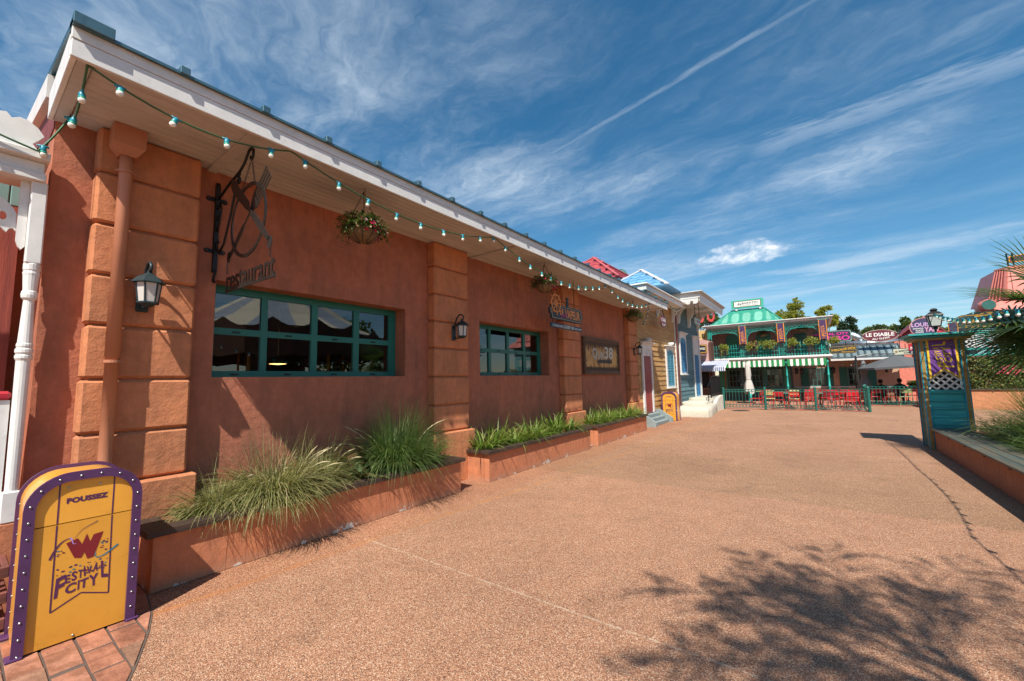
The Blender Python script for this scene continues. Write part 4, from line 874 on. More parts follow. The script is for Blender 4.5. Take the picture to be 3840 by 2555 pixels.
# ---------------------------------------------------------------- hanging baskets
COIR = pbr('coir_liner', (.24, .15, .07), .95, var=.25, vs=20, bump=.5, bs=60)
def basket(loc, hz, label, seed, fmats, nfl, fern=True, trail=.25, group='hanging flower baskets under the eave', rad=.20, shift=.12):
    r = random.Random(seed); t = thing('hanging_basket', label, 'flower basket', loc, group); c = Vector(loc); rb = rad
    b = B(); b.lathe([(.05, -.145*rb/.2), (.11*rb/.2, -.12*rb/.2), (.16*rb/.2, -.07*rb/.2), (.19*rb/.2, 0), (.17*rb/.2, .0)], c, 18); b.obj('liner', COIR, t, True)
    b = B(); b.tube([c+Vector((rb*math.cos(a), rb*math.sin(a), 0)) for a in [k*2*PI/20 for k in range(20)]], .005, 5, True)
    for k in range(10):
        a = k*PI/5; b.tube([c+Vector((q*math.cos(a), q*math.sin(a), z)) for q, z in ((rb, 0), (rb*.86, -.37*rb), (rb*.58, -.64*rb), (.04, -.77*rb))], .0035, 4)
    b.obj('wire_frame', IRON, t)
    for k in range(3):
        a = k*2*PI/3+.4; b = B(); chain(b, c+Vector((rb*math.cos(a), rb*math.sin(a), 0)), c+Vector((0, 0, hz-.05)), .010, .0024, .024); b.obj('chain', IRON, t)
    b = B(); b.tube([c+Vector((0, 0, hz-.06)), c+Vector((.0, .02, hz-.03)), c+Vector((0, .015, hz)), c+Vector((0, -.01, hz+.005)), c+Vector((0, -.012, hz-.02))], .004, 5); b.obj('hook', IRON, t)
    b = B()
    for i in range(900):
        v = rv3(r); v.z = abs(v.z)*.95-.12; q = r.uniform(.5, 1.3); p = c+Vector((v.x*rb*1.1*q, v.y*rb*1.2*q, v.z*rb*.95*q)); leafq(b, p, (v+rv3(r)*.8), Vector((0, 0, 1)), r.uniform(.03, .07), r.uniform(.018, .034))
    for i in range(30):
        a = r.uniform(0, 2*PI); L = r.uniform(.4, 1)*trail; p0 = c+Vector((rb*math.cos(a), rb*math.sin(a), .03))
        for k in range(14):
            u = k/13; p = p0+Vector((math.cos(a)*L*.4*u, math.sin(a)*L*.4*u, -L*u*u+.04*u)); leafq(b, p, rv3(r), Vector((0, 0, 1)), r.uniform(.02, .045), .02)
    b.obj('foliage', LF, t)
    if fern:
        b = B()
        for i in range(9):
            a = PI+r.uniform(-.9, .9)+PI/2; L = r.uniform(.16, .30); p = c+Vector((.1*math.cos(a), .1*math.sin(a), .03)); e_ = R(r.uniform(20, 60))
            for k in range(16):
                u = k/15; ee = e_-R(110)*u; dr = Vector((math.cos(a)*math.cos(ee), math.sin(a)*math.cos(ee), math.sin(ee))); p = p+dr*L/15; sd = Vector((-math.sin(a), math.cos(a), 0)); wl = .05*math.sin(PI*(u*.9+.08))
                for s_ in (-1, 1): leafq(b, p, sd*s_+dr*.4, Vector((0, 0, 1)), wl, .012)
        b.obj('fern', LM, t)
    for fi, fm in enumerate(fmats):
        b = B(); k0 = r.uniform(-.3, .3)
        for i in range(nfl):
            a = r.gauss(.4+k0, .9)+(fi-.5)*.7; el = r.uniform(-.5, .75); rr_ = rb*r.uniform(.75, 1.22); p = c+Vector((math.cos(a)*rr_, math.sin(a)*rr_+shift*.4, el*rb*.55)); n = (p-c).normalized(); s_ = r.uniform(.012, .022)
            u = n.orthogonal().normalized(); w_ = n.cross(u)
            b.add([p-n*s_*.4]+[p+(u*math.cos(q)+w_*math.sin(q))*s_ for q in [k*2*PI/6 for k in range(6)]], [(0, 1+k, 1+(k+1) % 6) for k in range(6)])
        b.obj('flowers', fm, t)
    return t
basket((-4.21, 2.80, 3.455), .525, 'hanging basket with ferns and faded flowers, nearest the iron sign', 3, [FR, FC, FP], 34)
basket((-4.21, 6.88, 3.52), .46, 'hanging basket with bright red and pink flowers, above the second window', 4, [FR, FP, FR], 60, False, .15)
basket((-4.28, 11.98, 3.47), .51, 'hanging basket of trailing green plants near the yellow house', 6, [FP], 22, False, .30)
# ---------------------------------------------------------------- trees
def tree(name, label, base, H, trunk_h, blobs, leaf, n, lsize, seed, group=None, tr=.12):
    r = random.Random(seed); t = thing(name, label, 'tree', base, group); c = Vector(base); b = B()
    b.tube([c, c+Vector((.05, 0, trunk_h*.5)), c+Vector((0, .08, trunk_h)), c+Vector((.0, 0, H*.8))], [tr, tr*.8, tr*.6, tr*.15], 8)
    for (bx, by, bz, br_) in blobs: b.tube([c+Vector((0, 0, trunk_h*.8)), c+Vector((bx*.5, by*.5, (trunk_h+bz)*.5)), c+Vector((bx, by, bz))], [tr*.4, tr*.25, tr*.08], 5)
    b.obj('trunk', BARK, t, True)
    b = B(); tot = sum(x[3]**2 for x in blobs)
    for (bx, by, bz, br_) in blobs:
        m = int(n*br_**2/tot); sub = [(rv3(r)*br_*r.uniform(.35, .95), br_*r.uniform(.22, .42)) for _ in range(9)]
        for i in range(m):
            o, rr_ = sub[r.randrange(9)]; v = rv3(r); p = c+Vector((bx, by, bz))+o+v*rr_*r.random()**.4
            leafq(b, p, v+rv3(r)*.7, rv3(r), lsize*r.uniform(.6, 1.3), lsize*r.uniform(.4, .75), .1)
    b.obj('crown', leaf, t); return t
# ================================================================ clapboard houses
XH = -5.0
YB = wood('yellow_board', (.47, .275, .10), (.37, .21, .075), 1, .7); BB = wood('blue_board', (.105, .20, .225), (.075, .15, .18), 1, .7)
BLS = pbr('blue_shutter', (.06, .25, .46), .5, var=.12, grime=.15); BLS2 = pbr('teal_shutter', (.07, .28, .38), .5, var=.12, grime=.15)
RDD = pbr('red_door', (.26, .035, .05), .4, var=.1); PIPE2 = pbr('mauve_pipe', (.27, .12, .12), .45)
GST = pbr('grey_steps', (.24, .29, .29), .8, var=.15, vs=5, bump=.2, bs=30, grime=.2); WST = pbr('white_stone', (.50, .465, .38), .75, var=.1, vs=3, bump=.35, bs=9, grime=.15)
def clapboards(parent, mat, y0, y1, z0, z1, pitch=.19):
    z = z0; 
    while z < z1-.02:
        t_ = min(pitch+.025, z1-z+.02); p = rnd.uniform(-.003, .003)
        b = B(); b.prism([(XH-.03, z-.006), (XH+.032+p, z-.006), (XH+.030+p, z+.012), (XH+.004, z+t_), (XH-.03, z+t_)], lambda a, c_, d=0: Vector((a, d, c_)), y0, y1); b.obj('clapboard', mat, parent); z += pitch
def louvres(parent, y0, y1, z0, z1, mat, arch=0, mid=True):
    b = B(); w_ = .05
    for a in (y0, (y0+y1)/2-w_/2, y1-w_): b.box(XH+.045, XH+.075, a, a+w_, z0, z1)
    for z in (z0, (z0+z1)/2-.03, z1-.06): b.box(XH+.047, XH+.073, y0+.002, y1-.002, z, z+.06)
    if arch: b.prism([(y0, z1-.001)]+[((y0+y1)/2-(y1-y0)/2*math.cos(a), z1+arch*math.sin(a)) for a in [PI*k/10 for k in range(11)]]+[(y1, z1-.001)], fx((XH, 0, 0)), .045, .072)
    sh = b.obj('shutter', mat, parent)
    z = z0+.07
    while z < z1-.06:
        for (a, c_) in ((y0+w_, (y0+y1)/2-w_/2), ((y0+y1)/2+w_/2, y1-w_)):
            b = B(); b.add([(XH+.044, a, z+.05), (XH+.072, a, z), (XH+.072, c_, z), (XH+.044, c_, z+.05), (XH+.040, a, z+.042), (XH+.068, a, z-.008), (XH+.068, c_, z-.008), (XH+.040, c_, z+.042)], [(0, 1, 2, 3), (7, 6, 5, 4), (1, 5, 6, 2), (0, 3, 7, 4)]); b.obj('louvre', mat, sh)
        z += .068
    return sh
def surround(parent, y0, y1, z0, zs, arch, fr_w, capz, cap_w, roll=False, sill=True, name='window_frame'):
    yc = (y0+y1)/2; ho = (y1-y0)/2
    inner = [(y0, z0), (y0, zs)]+[(yc-ho*math.cos(a), zs+arch*math.sin(a)) for a in [PI*k/10 for k in range(1, 10)]]+[(y1, zs), (y1, z0)]
    b = B(); b.prism([(y0-fr_w, z0-(.06 if sill else 0)), (y1+fr_w, z0-(.06 if sill else 0)), (y1+fr_w, capz), (y0-fr_w, capz)], fx((XH, 0, 0)), .03, .085, [inner] if sill else []) if sill else b.prism([(y0-fr_w, z0), (y0-fr_w, capz), (y1+fr_w, capz), (y1+fr_w, z0)]+inner[::-1], fx((XH, 0, 0)), .03, .085)
    o = b.obj(name, WHT, parent)
    b = B(); b.box(XH+.03, XH+.14, y0-fr_w-cap_w, y1+fr_w+cap_w, capz+.001, capz+.05, .01); b.box(XH+.03, XH+.19, y0-fr_w-cap_w-.04, y1+fr_w+cap_w+.04, capz+.052, capz+.09, .01)
    b.obj('cap_moulding', WHT, o)
    if roll:
        b = B(); b.lathe([(.0, -.10), (.075, -.10), (.075, .14), (.0, .14)], (XH+.10, yc, capz+.165), 14, 'x'); b.prism(circ(0, 0, .045, .045, 12), fx((XH+.241, yc, capz+.165)), 0, .01, [circ(0, 0, .02, .02, 12)]); b.obj('scroll_ornament', WHT, o, True)
    if sill:
        b = B(); b.box(XH+.03, XH+.13, y0-fr_w-.03, y1+fr_w+.03, z0-.11, z0-.062, .008); b.obj('sill', WHT, o)
    return o
YH = thing('yellow_house', 'yellow clapboard house with red door and white arched window frame', 'house', (XH, 16.6, 0))
b = B(); b.box(-8.2, XH-.031, 14.22, 19.2, 0, 4.7); b.obj('wall', YB, YH); clapboards(YH, YB, 14.205, 19.03, .2, 4.62)
o = surround(YH, 14.63, 15.44, .38, 2.46, .27, .14, 2.84, .03, True, False, 'door_frame')
b = B(); b.box(XH+.032, XH+.055, 14.63, 15.44, .38, 2.42); dr = b.obj('door', RDD, YH)
for (a, c_) in ((.48, 1.05), (1.15, 1.5), (1.6, 2.32)):
    b = B(); b.box(XH+.055, XH+.068, 14.73, 15.34, a, c_, .012); b.obj('door_panel', RDD, dr)
b = B(); b.lathe([(.0, .06), (.03, .05), (.03, .03), (.012, .02), (.012, 0)], (XH+.055, 15.36, 1.32), 10, 'x'); b.obj('door_handle', GOLDP, dr, True)
b = B(); b.prism([(14.63, 2.43)]+[(15.035-.405*math.cos(a), 2.46+.27*math.sin(a)) for a in [PI*k/10 for k in range(11)]]+[(15.44, 2.43)], fx((XH, 0, 0)), .03, .05); ty = b.obj('tympanum', WHT, YH)
for k in range(5):
    a = PI*(k+.5)/5; b = B(); b.bar((XH+.055, 15.035, 2.47), (XH+.055, 15.035-.37*math.cos(a), 2.48+.24*math.sin(a)), .02, .02, (1, 0, 0)); b.obj('fan_rib', WHT, ty)
surround(YH, 17.53, 18.46, 1.28, 2.60, .18, .12, 2.86, .04, True); louvres(YH, 17.53, 18.46, 1.28, 2.60, BLS2, .18)
b = B(); b.box(-5.6, -4.52, 13.86, 18.9, 4.645, 4.70, .004); b.obj('eave_soffit', WHT, YH)
b = B(); b.box(-4.515, -4.44, 13.80, 18.94, 4.62, 4.80, .012); b.box(-5.6, -4.517, 13.80, 13.855, 4.62, 4.80); b.obj('fascia', WHT, YH)
b = B(); b.box(-5.6, -4.38, 13.74, 19.0, 4.803, 4.86, .015); b.obj('cornice', WHT, YH)
def corbel(parent, y, z1, L, H, mat=WHT, w_=.08, nm='corbel'):
    o = [(0, z1), (L, z1), (L, z1-.07), (L*.92, z1-.10), (L*.72, z1-.13), (L*.55, z1-.16), (L*.48, z1-.26), (L*.30, z1-.33), (L*.30, z1-.42), (L*.18, z1-.52), (L*.16, z1-H*.9), (L*.08, z1-H), (0, z1-H)]
    b = B(); b.prism(o, lambda a, c_, d=0: Vector((XH+.035+a, d, c_)), y-w_/2, y+w_/2, [circ(L*.38, z1-.20, .045, .045, 10)] if H > .5 else []); return b.obj(nm, mat, parent)
for y in (16.55, 18.70): corbel(YH, y, 4.64, .42, .62)
b = B(); b.box(XH-.02, XH+.06, 19.03, 19.30, 0, 4.95, .008); b.obj('corner_board', WHT, YH)
b = B(); b.tube([(XH+.11, 19.10, .05), (XH+.11, 19.10, 4.5), (XH+.30, 19.05, 4.62)], .045, 10); b.obj('down_pipe', PIPE2, YH, True)
t = thing('grey_steps', 'three small grey concrete steps with sloped cheeks below the red door', 'steps', (-4.7, 14.9, 0))
for i in range(3):
    b = B(); b.box(-4.96, -4.50-.15*i, 14.02, 15.83, .0 if i == 0 else .12*i+.001, .12*(i+1), .012); b.obj('tread', GST, t)
for (a, c_) in ((13.90, 14.018), (15.832, 15.95)):
    b = B(); b.prism([(-4.96, 0), (-4.96, .46), (-4.84, .46), (-4.42, .18), (-4.38, .14), (-4.38, 0)], lambda p, q, d=0: Vector((p, d, q)), a, c_); b.obj('cheek', GST, t)
BH = thing('blue_house', 'blue grey clapboard house with blue shutters and scalloped white eave', 'house', (XH, 21.5, 0))
b = B(); b.box(-8.2, XH-.031, 19.31, 23.72, 0, 5.0); b.obj('wall', BB, BH); clapboards(BH, BB, 19.305, 23.62, .25, 4.95)
b = B(); b.box(XH-.03, XH+.06, 23.62, 23.76, 0, 4.95, .008); b.obj('corner_board', WHT, BH)
surround(BH, 19.74, 20.68, 1.83, 3.28, .18, .10, 3.62, .04); louvres(BH, 19.74, 20.68, 1.83, 3.28, BLS, .18)
surround(BH, 22.30, 23.22, .66, 2.74, .02, .10, 3.62, .04); louvres(BH, 22.30, 23.22, .66, 2.74, BLS)
b = B(); b.box(-8.3, -3.80, 18.60, 23.9, 5.0, 5.05, .004); b.obj('eave_soffit', WHT, BH)
b = B(); b.box(-3.797, -3.74, 18.55, 23.95, 4.97, 5.14, .01); b.box(-6, -3.80, 18.55, 18.60, 4.97, 5.14); b.obj('fascia', WHT, BH)
b = B(); b.box(-8.3, -3.68, 18.48, 24.0, 5.143, 5.20, .012); b.box(-8.3, -3.62, 18.42, 24.05, 5.203, 5.25, .012); b.obj('cornice', pbr('grey_cornice', (.50, .49, .46), .6), BH)
def scallops(parent, fr, a0, a1, ztop, n, h):
    for i in range(n):
        a = a0+(a1-a0)*i/n; w_ = (a1-a0)/n
        b = B(); b.prism([(a+.002, ztop), (a+.002, ztop-h*.45)]+[(a+w_/2-(w_/2-.002)*math.cos(q), ztop-h*.45-h*.5*math.sin(q)) for q in [PI*k/6 for k in range(1, 6)]]+[(a+w_-.002, ztop-h*.45), (a+w_-.002, ztop)], fr, 0, .02); b.obj('scallop', WHT, parent)
scallops(BH, fx((-3.775, 0, 0)), 18.60, 23.90, 4.968, 24, .19); scallops(BH, fy((0, 18.585, 0)), -4.9, -3.80, 4.968, 4, .26)
for x_ in (-4.55, -4.05):
    b = B(); b.lathe([(.0, -.06), (.04, -.05), (.06, 0), (.04, .05), (.0, .06)], (x_, 18.52, 4.86), 12, 'y'); b.obj('ball_ornament', WHT, BH, True)
for y in (19.55, 21.5, 23.4): corbel(BH, y, 5.0, .85, .95, WHT, .09)
def hiproof(parent, xr, y0, y1, zr_, xe, ze, ya, yb, mat, ridge, sp, name='roof', srows=8, pitch=.42):
    """ridge y0..y1 at xr,zr_; eave xe at ze from ya..yb (mirrored behind)"""
    xb = 2*xr-xe; b = B(); v = [(xe, ya, ze), (xe, yb, ze), (xb, yb, ze), (xb, ya, ze), (xr, y0, zr_), (xr, y1, zr_)]
    b.add(v, [(0, 1, 5, 4), (3, 0, 4), (1, 2, 5), (2, 3, 4, 5), (3, 2, 1, 0)]); rf = b.obj(name, mat, parent)
    A, Bq, C, D = [Vector(p) for p in ((xe, ya, ze), (xe, yb, ze), (xr, y1, zr_), (xr, y0, zr_))]
    nn = (Bq-A).cross(D-A).normalized()
    L = math.hypot(xr-xe, zr_-ze); rows = int(L/sp)
    def slope(A, Bq, C, D, nn):
        for i in range(rows):
            u0, u1 = i/rows, min(1, (i+1.25)/rows); p0, p1 = A.lerp(D, u0), Bq.lerp(C, u0); q0, q1 = A.lerp(D, u1), Bq.lerp(C, u1); W_ = (p1-p0).length; n = max(1, int(W_/pitch)); dv = (p1-p0).normalized(); up = (q0-p0)-dv*((q0-p0).dot(dv))
            for k in range(n):
                a = (k+(.5 if i % 2 else 0))*pitch; e_ = min(a+pitch-.012, W_)
                if a >= W_-.05: continue
                h_ = nn*.028; l_ = nn*.006
                P = [p0+dv*a+up*.22+h_, p0+dv*(a+pitch*.25)+h_, p0+dv*(e_-pitch*.25)+h_, p0+dv*e_+up*.22+h_, p0+dv*e_+up+l_, p0+dv*a+up+l_]
                Q = [p-nn*.02 for p in P[:4]]
                bb_ = B(); bb_.add(P+Q, [(0, 1, 2, 3, 4, 5), (6, 7, 1, 0), (7, 8, 2, 1), (8, 9, 3, 2)]); bb_.obj('shingle', mat, rf)
    slope(A, Bq, C, D, nn)
    A2 = Vector((xb, ya, ze)); n2 = (A-A2).cross(D-A2).normalized()
    slope(A2, A, D, D+Vector((.001, 0, 0)), n2)
    for (p, q) in ((D, C), (D, A), (D, A2)):
        b = B(); b.bar(Vector(p)+Vector((0, 0, .03)), Vector(q)+Vector((0, 0, .03)), .16, .05); b.obj('ridge_cap', ridge, rf)
    return rf
RSH = pbr('blue_shingle', (.12, .30, .50), .55, var=.1, rv=.16); RSR = pbr('red_shingle', (.36, .055, .065), .55, var=.1, rv=.16)
hiproof(BH, -6.0, 18.05, 23.9, 6.42, -4.45, 5.26, 16.4, 25.4, RSH, WHT, .27)
RR = thing('red_roof_building', 'building with red shingled hip roof rising behind the restaurant', 'building', (-9.5, 24, 0))
b = B(); b.box(-11.6, -7.6, 19, 29, 0, 6.6); b.obj('wall', YB, RR); hiproof(RR, -9.5, 20.7, 27.6, 8.30, -7.3, 6.5, 18.6, 29.4, RSR, pbr('red_ridge', (.45, .10, .11), .5), .33, pitch=.5)
b = B()
cz = thing('roof_sign', 'small arched green sign board with dark edge above the red roof', 'sign', (-10.0, 26.5, 8.3)); fc = fx((-10.0, 26.5, 8.3))
def arch_o(k): return [(-1.45*k, -.6), (1.45*k, -.6), (1.45*k, .05), (1.2*k, .05), (1.15*k, .22)]+[(.85*k*math.cos(a), .22+.40*k*math.sin(a)) for a in [PI*q/12 for q in range(13)]]+[(-1.15*k, .22), (-1.2*k, .05), (-1.45*k, .05)]
b.prism(arch_o(1), fc, -.05, .03); sgn = b.obj('board', BLKP, cz); b = B(); b.prism(arch_o(.93), fc, .03, .04); b.obj('face', pbr('sign_green', (.16, .40, .30), .5), sgn)
b = B(); text(b, 'CUISINE', fc, -.75, .75, .02, .30, .02, .045, lambda X, Y, u, t: (X, Y+.12*math.sin(PI*u))); text(b, 'LA', fc, -1.15, -.9, -.1, .12, .01, .045); b.obj('lettering', pbr('sign_brown', (.22, .06, .05), .5), sgn)
b = B(); 
for y in (25.6, 27.4): b.box(-10.06, -10.0, y-.04, y+.04, 6.5, 8.2)
b.obj('post', IRON, cz)
# hanging signs of the two houses
def hung_oval(name, label, loc, rx, rz, mat, edge, lines, colr):
    t = thing(name, label, 'sign', loc); f = fx(loc); b = B(); b.prism(circ(0, 0, rx, rz, 28), f, -.015, .015); o = b.obj('board', mat, t); b = B(); b.prism(circ(0, 0, rx, rz, 28), f, .015, .018, [circ(0, 0, rx*.94, rz*.94, 28)]); b.obj('border_line', edge, o)
    for (tx, a, c_, e_, f_) in lines: b = B(); text(b, tx, f, a, c_, e_, f_, .02, .019, lambda X, Y, u, q: (X, Y-.03*math.sin(PI*u) if e_ < 0 else Y)); b.obj('lettering', colr, o)
    return t
MRN = pbr('maroon_board', (.15, .022, .04), .5)
so1 = hung_oval('oval_sign', 'small oval maroon sign hanging on the yellow house', (-4.6, 16.12, 3.77), .36, .235, MRN, BLKP, (('LE DIABLE', -.27, .27, .0, .13), ('AU THYM', -.2, .2, -.15, -.06)), WHP)
b = B(); b.tube([(-4.6, 15.9, 3.97), (-4.6, 15.95, 4.12), (-4.6, 16.1, 4.14), (-4.6, 16.12, 4.3), (-4.6, 16.05, 4.45), (-4.6, 16.1, 4.64)], .018, 6); b.tube([(-4.6, 16.3, 3.97), (-4.6, 16.2, 4.1), (-4.6, 16.12, 4.12)], .014, 6); b.obj('hanger', IRON, so1)
so2 = thing('hanging_sign', 'small pale rectangular sign hanging from the blue house eave', 'sign', (-4.2, 20.03, 4.13)); f = fx((-4.2, 20.03, 4.13)); b = B(); b.prism([(-.5, -.15), (.5, -.15), (.5, .15), (-.5, .15)], f, -.02, .02); bo = b.obj('board', pbr('pale_sign', (.50, .50, .44), .5), so2)
b = B(); text(b, 'BARATIN', f, -.22, .42, -.05, .07, .02, .022); b.obj('lettering', BLKP, bo)
b = B(); b.prism([(-.5, -.15), (.5, -.15), (.5, .15), (-.5, .15)], f, .02, .0215, [[(-.47, -.125), (.47, -.125), (.47, .125), (-.47, .125)]]); b.obj('border_line', DGRN, bo)
b = B()
for y in (19.62, 20.44): b.tube([(-4.2, y, 4.27), (-4.2, y, 5.0)], .012, 5)
b.tube([(-4.2, 19.62, 4.9), (-4.2, 20.44, 4.9)], .012, 5); b.obj('hanger', IRON, so2)
# ================================================================ white landing steps, low wall and black rail beyond
WS = thing('white_steps', 'rounded white plaster steps leading up to the blue house', 'steps', (-4.3, 20, 0))
def slab(o, z0, z1, nm, r=.10, seed=1):
    rr = random.Random(seed); cx_ = sum(p[0] for p in o)/len(o); cy_ = sum(p[1] for p in o)/len(o); n = len(o); b = B(); ls = []
    for (k, z) in ((0, z0), (0, z1-r), (r*.3, z1-r*.3), (r, z1)):
        ls.append([Vector((p[0]-(p[0]-cx_)/math.hypot(p[0]-cx_, p[1]-cy_)*k+rr.uniform(-.012, .012), p[1]-(p[1]-cy_)/math.hypot(p[0]-cx_, p[1]-cy_)*k+rr.uniform(-.012, .012), z+rr.uniform(-.01, .01))) for p in o])
    b.add([v for l in ls for v in l], [[i*n+k, i*n+(k+1) % n, (i+1)*n+(k+1) % n, (i+1)*n+k] for i in range(3) for k in range(n)]+[[3*n+k for k in range(n)]]); return b.obj(nm, WST, WS, True)
def dense(o, m=4): return [(o[i][0]+(o[(i+1) % len(o)][0]-o[i][0])*k/m, o[i][1]+(o[(i+1) % len(o)][1]-o[i][1])*k/m) for i in range(len(o)) for k in range(m)]
slab(dense([(-4.98, 17.95), (-4.60, 17.95), (-3.62, 18.15), (-3.55, 18.5), (-3.85, 21.3), (-4.98, 21.3)]), 0, .40, 'lower_step', .16, 1)
slab(dense([(-4.98, 19.6), (-4.55, 19.55), (-4.05, 19.9), (-4.0, 21.28), (-4.98, 21.3)]), .35, .53, 'upper_step', .06, 2)
slab(dense([(-4.98, 20.9), (-4.1, 20.9), (-4.0, 21.3), (-3.99, 23.7), (-4.98, 23.7)]), 0, .64, 'landing', .04, 3)
b = B(); b.prism([(21.2, 0), (23.0, 0), (23.0, .70), (22.2, .66), (21.6, .55), (21.2, .40)], fx((-3.88, 0, 0)), -.1, .03); b.obj('low_wall', CONC, WS)
t = thing('iron_railing', 'black iron railing with close vertical bars above the white steps', 'railing', (-4.05, 22.3, 0))
b = B(); b.tube([(-4.05, 21.2, .52), (-4.05, 21.25, 1.50), (-4.05, 21.5, 1.62), (-4.05, 23.6, 1.66)], .028, 6); b.tube([(-4.05, 21.3, .78), (-4.05, 23.6, .80)], .018, 5); b.tube([(-4.05, 20.6, .40), (-4.05, 20.62, 1.20), (-4.05, 21.24, 1.45)], .022, 6); b.obj('rail', IRON, t)
for i in range(20):
    y = 21.4+i*.115; b = B(); b.tube([(-4.05, y, .70), (-4.05, y, 1.62)], .016, 4); b.obj('baluster', IRON, t)
# ================================================================ buildings glimpsed between
TB = thing('tan_building', 'small tan building with dark letter behind the pink shed', 'building', (-6.4, 30.3, 0)); b = B(); b.box(-9, -5.76, 30, 32, 0, 4.74); b.obj('wall', pbr('tan_wall', (.55, .38, .16), .8), TB)
b = B(); text(b, 'E', fy((0, 30, 0)), -6.06, -5.88, 4.22, 4.50, .03, .012); b.obj('lettering', BLKP, TB)
PB = thing('pink_shed', 'pink ribbed metal shed with slanting top beside the balcony building', 'building', (-5.6, 27.5, 0)); PKR = pbr('pink_ribbed', (.55, .34, .31), .6, var=.1)
b = B(); b.prism([(-9, 2.5), (-5.02, 2.5), (-5.02, 3.74), (-9, 5.0)], fy((0, 27.0, 0)), -.8, 0); b.obj('wall', PKR, PB)
for i in range(22): 
    x_ = -7.2+i*.1; b = B(); b.box(x_, x_+.045, 26.975, 27.0, 2.5, 3.74+(-5.02-x_-.045)*.316); b.obj('rib', PKR, PB)
b = B(); b.box(-5.10, -5.0, 26.9, 27.85, 0, 3.7); b.obj('corner_post', pbr('brown_post', (.10, .04, .03), .6), PB)
b = B(); b.box(-9, -5.1, 27.05, 27.8, 0, 2.49); b.obj('counter_wall', pbr('ochre_wall', (.42, .19, .09), .7), PB)
for (a, c_) in ((-6.3, -5.75), (-5.7, -5.2)): b = B(); b.box(a, c_, 27.02, 27.06, .95, 1.9); b.obj('hatch', BLKP, PB)
for i in range(8): b = B(); b.box(-6.3+i*.14, -6.18+i*.14, 27.0, 27.045, .1, .85); b.obj('plank', wood('counter_plank', (.26, .11, .055), (.18, .08, .04), 2), PB)
t = thing('wall_sign', 'dark wall sign with gold frame and small letters on the pink shed', 'sign', (-5.5, 26.95, 3.3)); f = fy((-5.5, 26.95, 3.3)); b = B(); b.prism([(-.35, -.26), (.28, -.26), (.28, .24), (-.35, .30)], f, -.02, .02); o = b.obj('board', BLKP, t); b = B(); b.prism([(-.33, -.24), (.26, -.24), (.26, .22), (-.33, .28)], f, .02, .03, [[(-.30, -.21), (.23, -.21), (.23, .19), (-.30, .25)]]); b.obj('frame', GOLDP, o); b = B(); text(b, 'E WINE', f, -.24, .18, -.06, .08, .02, .022); b.obj('lettering', WHP, o)
t = thing('blue_awning', 'blue and white striped awning over the pink shed counter', 'awning', (-4.8, 26.2, 2.3)); BLW = pbr('awning_blue', (.035, .10, .33), .7); WHW = pbr('awning_white', (.72, .70, .66), .8)
for i in range(32):
    x_ = -5.75+i*.0525; m_ = (BLW, WHW)[i % 2]; b = B()
    b.add([(x_, 27.0, 2.55), (x_+.0525, 27.0, 2.55), (x_+.0525, 25.5, 2.13), (x_, 25.5, 2.13), (x_, 27.0, 2.54), (x_+.0525, 27.0, 2.54), (x_+.0525, 25.5, 2.12), (x_, 25.5, 2.12)], [(3, 2, 1, 0), (4, 5, 6, 7), (2, 3, 7, 6)]); b.box(x_+.0005, x_+.052, 25.49, 25.505, 1.92, 2.128); b.obj('stripe', m_, t)
t = thing('letter_sign', 'tall red letters on a black scaffold behind the tan building', 'sign', (-6.4, 34, 5.6)); RDL = pbr('red_letters', (.55, .06, .06), .5)
for (ch, a, c_) in (('B', -7.15, -6.65), ('O', -6.42, -5.88)):
    b = B(); vs0, fs0 = glyphs(ch, .03); bbx = B(); text(bbx, ch, fy((0, 34, 0)), a, c_, 5.74, 6.62, .035, .06); n0 = len(bbx.v); back = [v+Vector((0, .12, 0)) for v in bbx.v]; fr_ = [list(q) for q in bbx.f]; edg = {}
    for q in fr_:
        for i in range(len(q)): edg[(q[i], q[(i+1) % len(q)])] = edg.get((q[i], q[(i+1) % len(q)]), 0)+1
    bbx.add(back, [q[::-1] for q in fr_]); bd_ = [e for e in edg if (e[1], e[0]) not in edg]
    bbx.f += [[e[1], e[0], e[0]+n0, e[1]+n0] for e in bd_]; bbx.mi += [0]*len(bd_); bbx.obj('letter', RDL, t)
b = B()
for x_ in (-7.2, -6.95, -6.55, -6.3, -5.95): b.bar((x_, 34.15, 4.2), (x_, 34.15, 6.7), .05, .05)
for z in (5.7, 6.2, 6.6): b.bar((-7.4, 34.15, z), (-5.7, 34.15, z), .04, .04)
b.obj('scaffold', IRON, t)
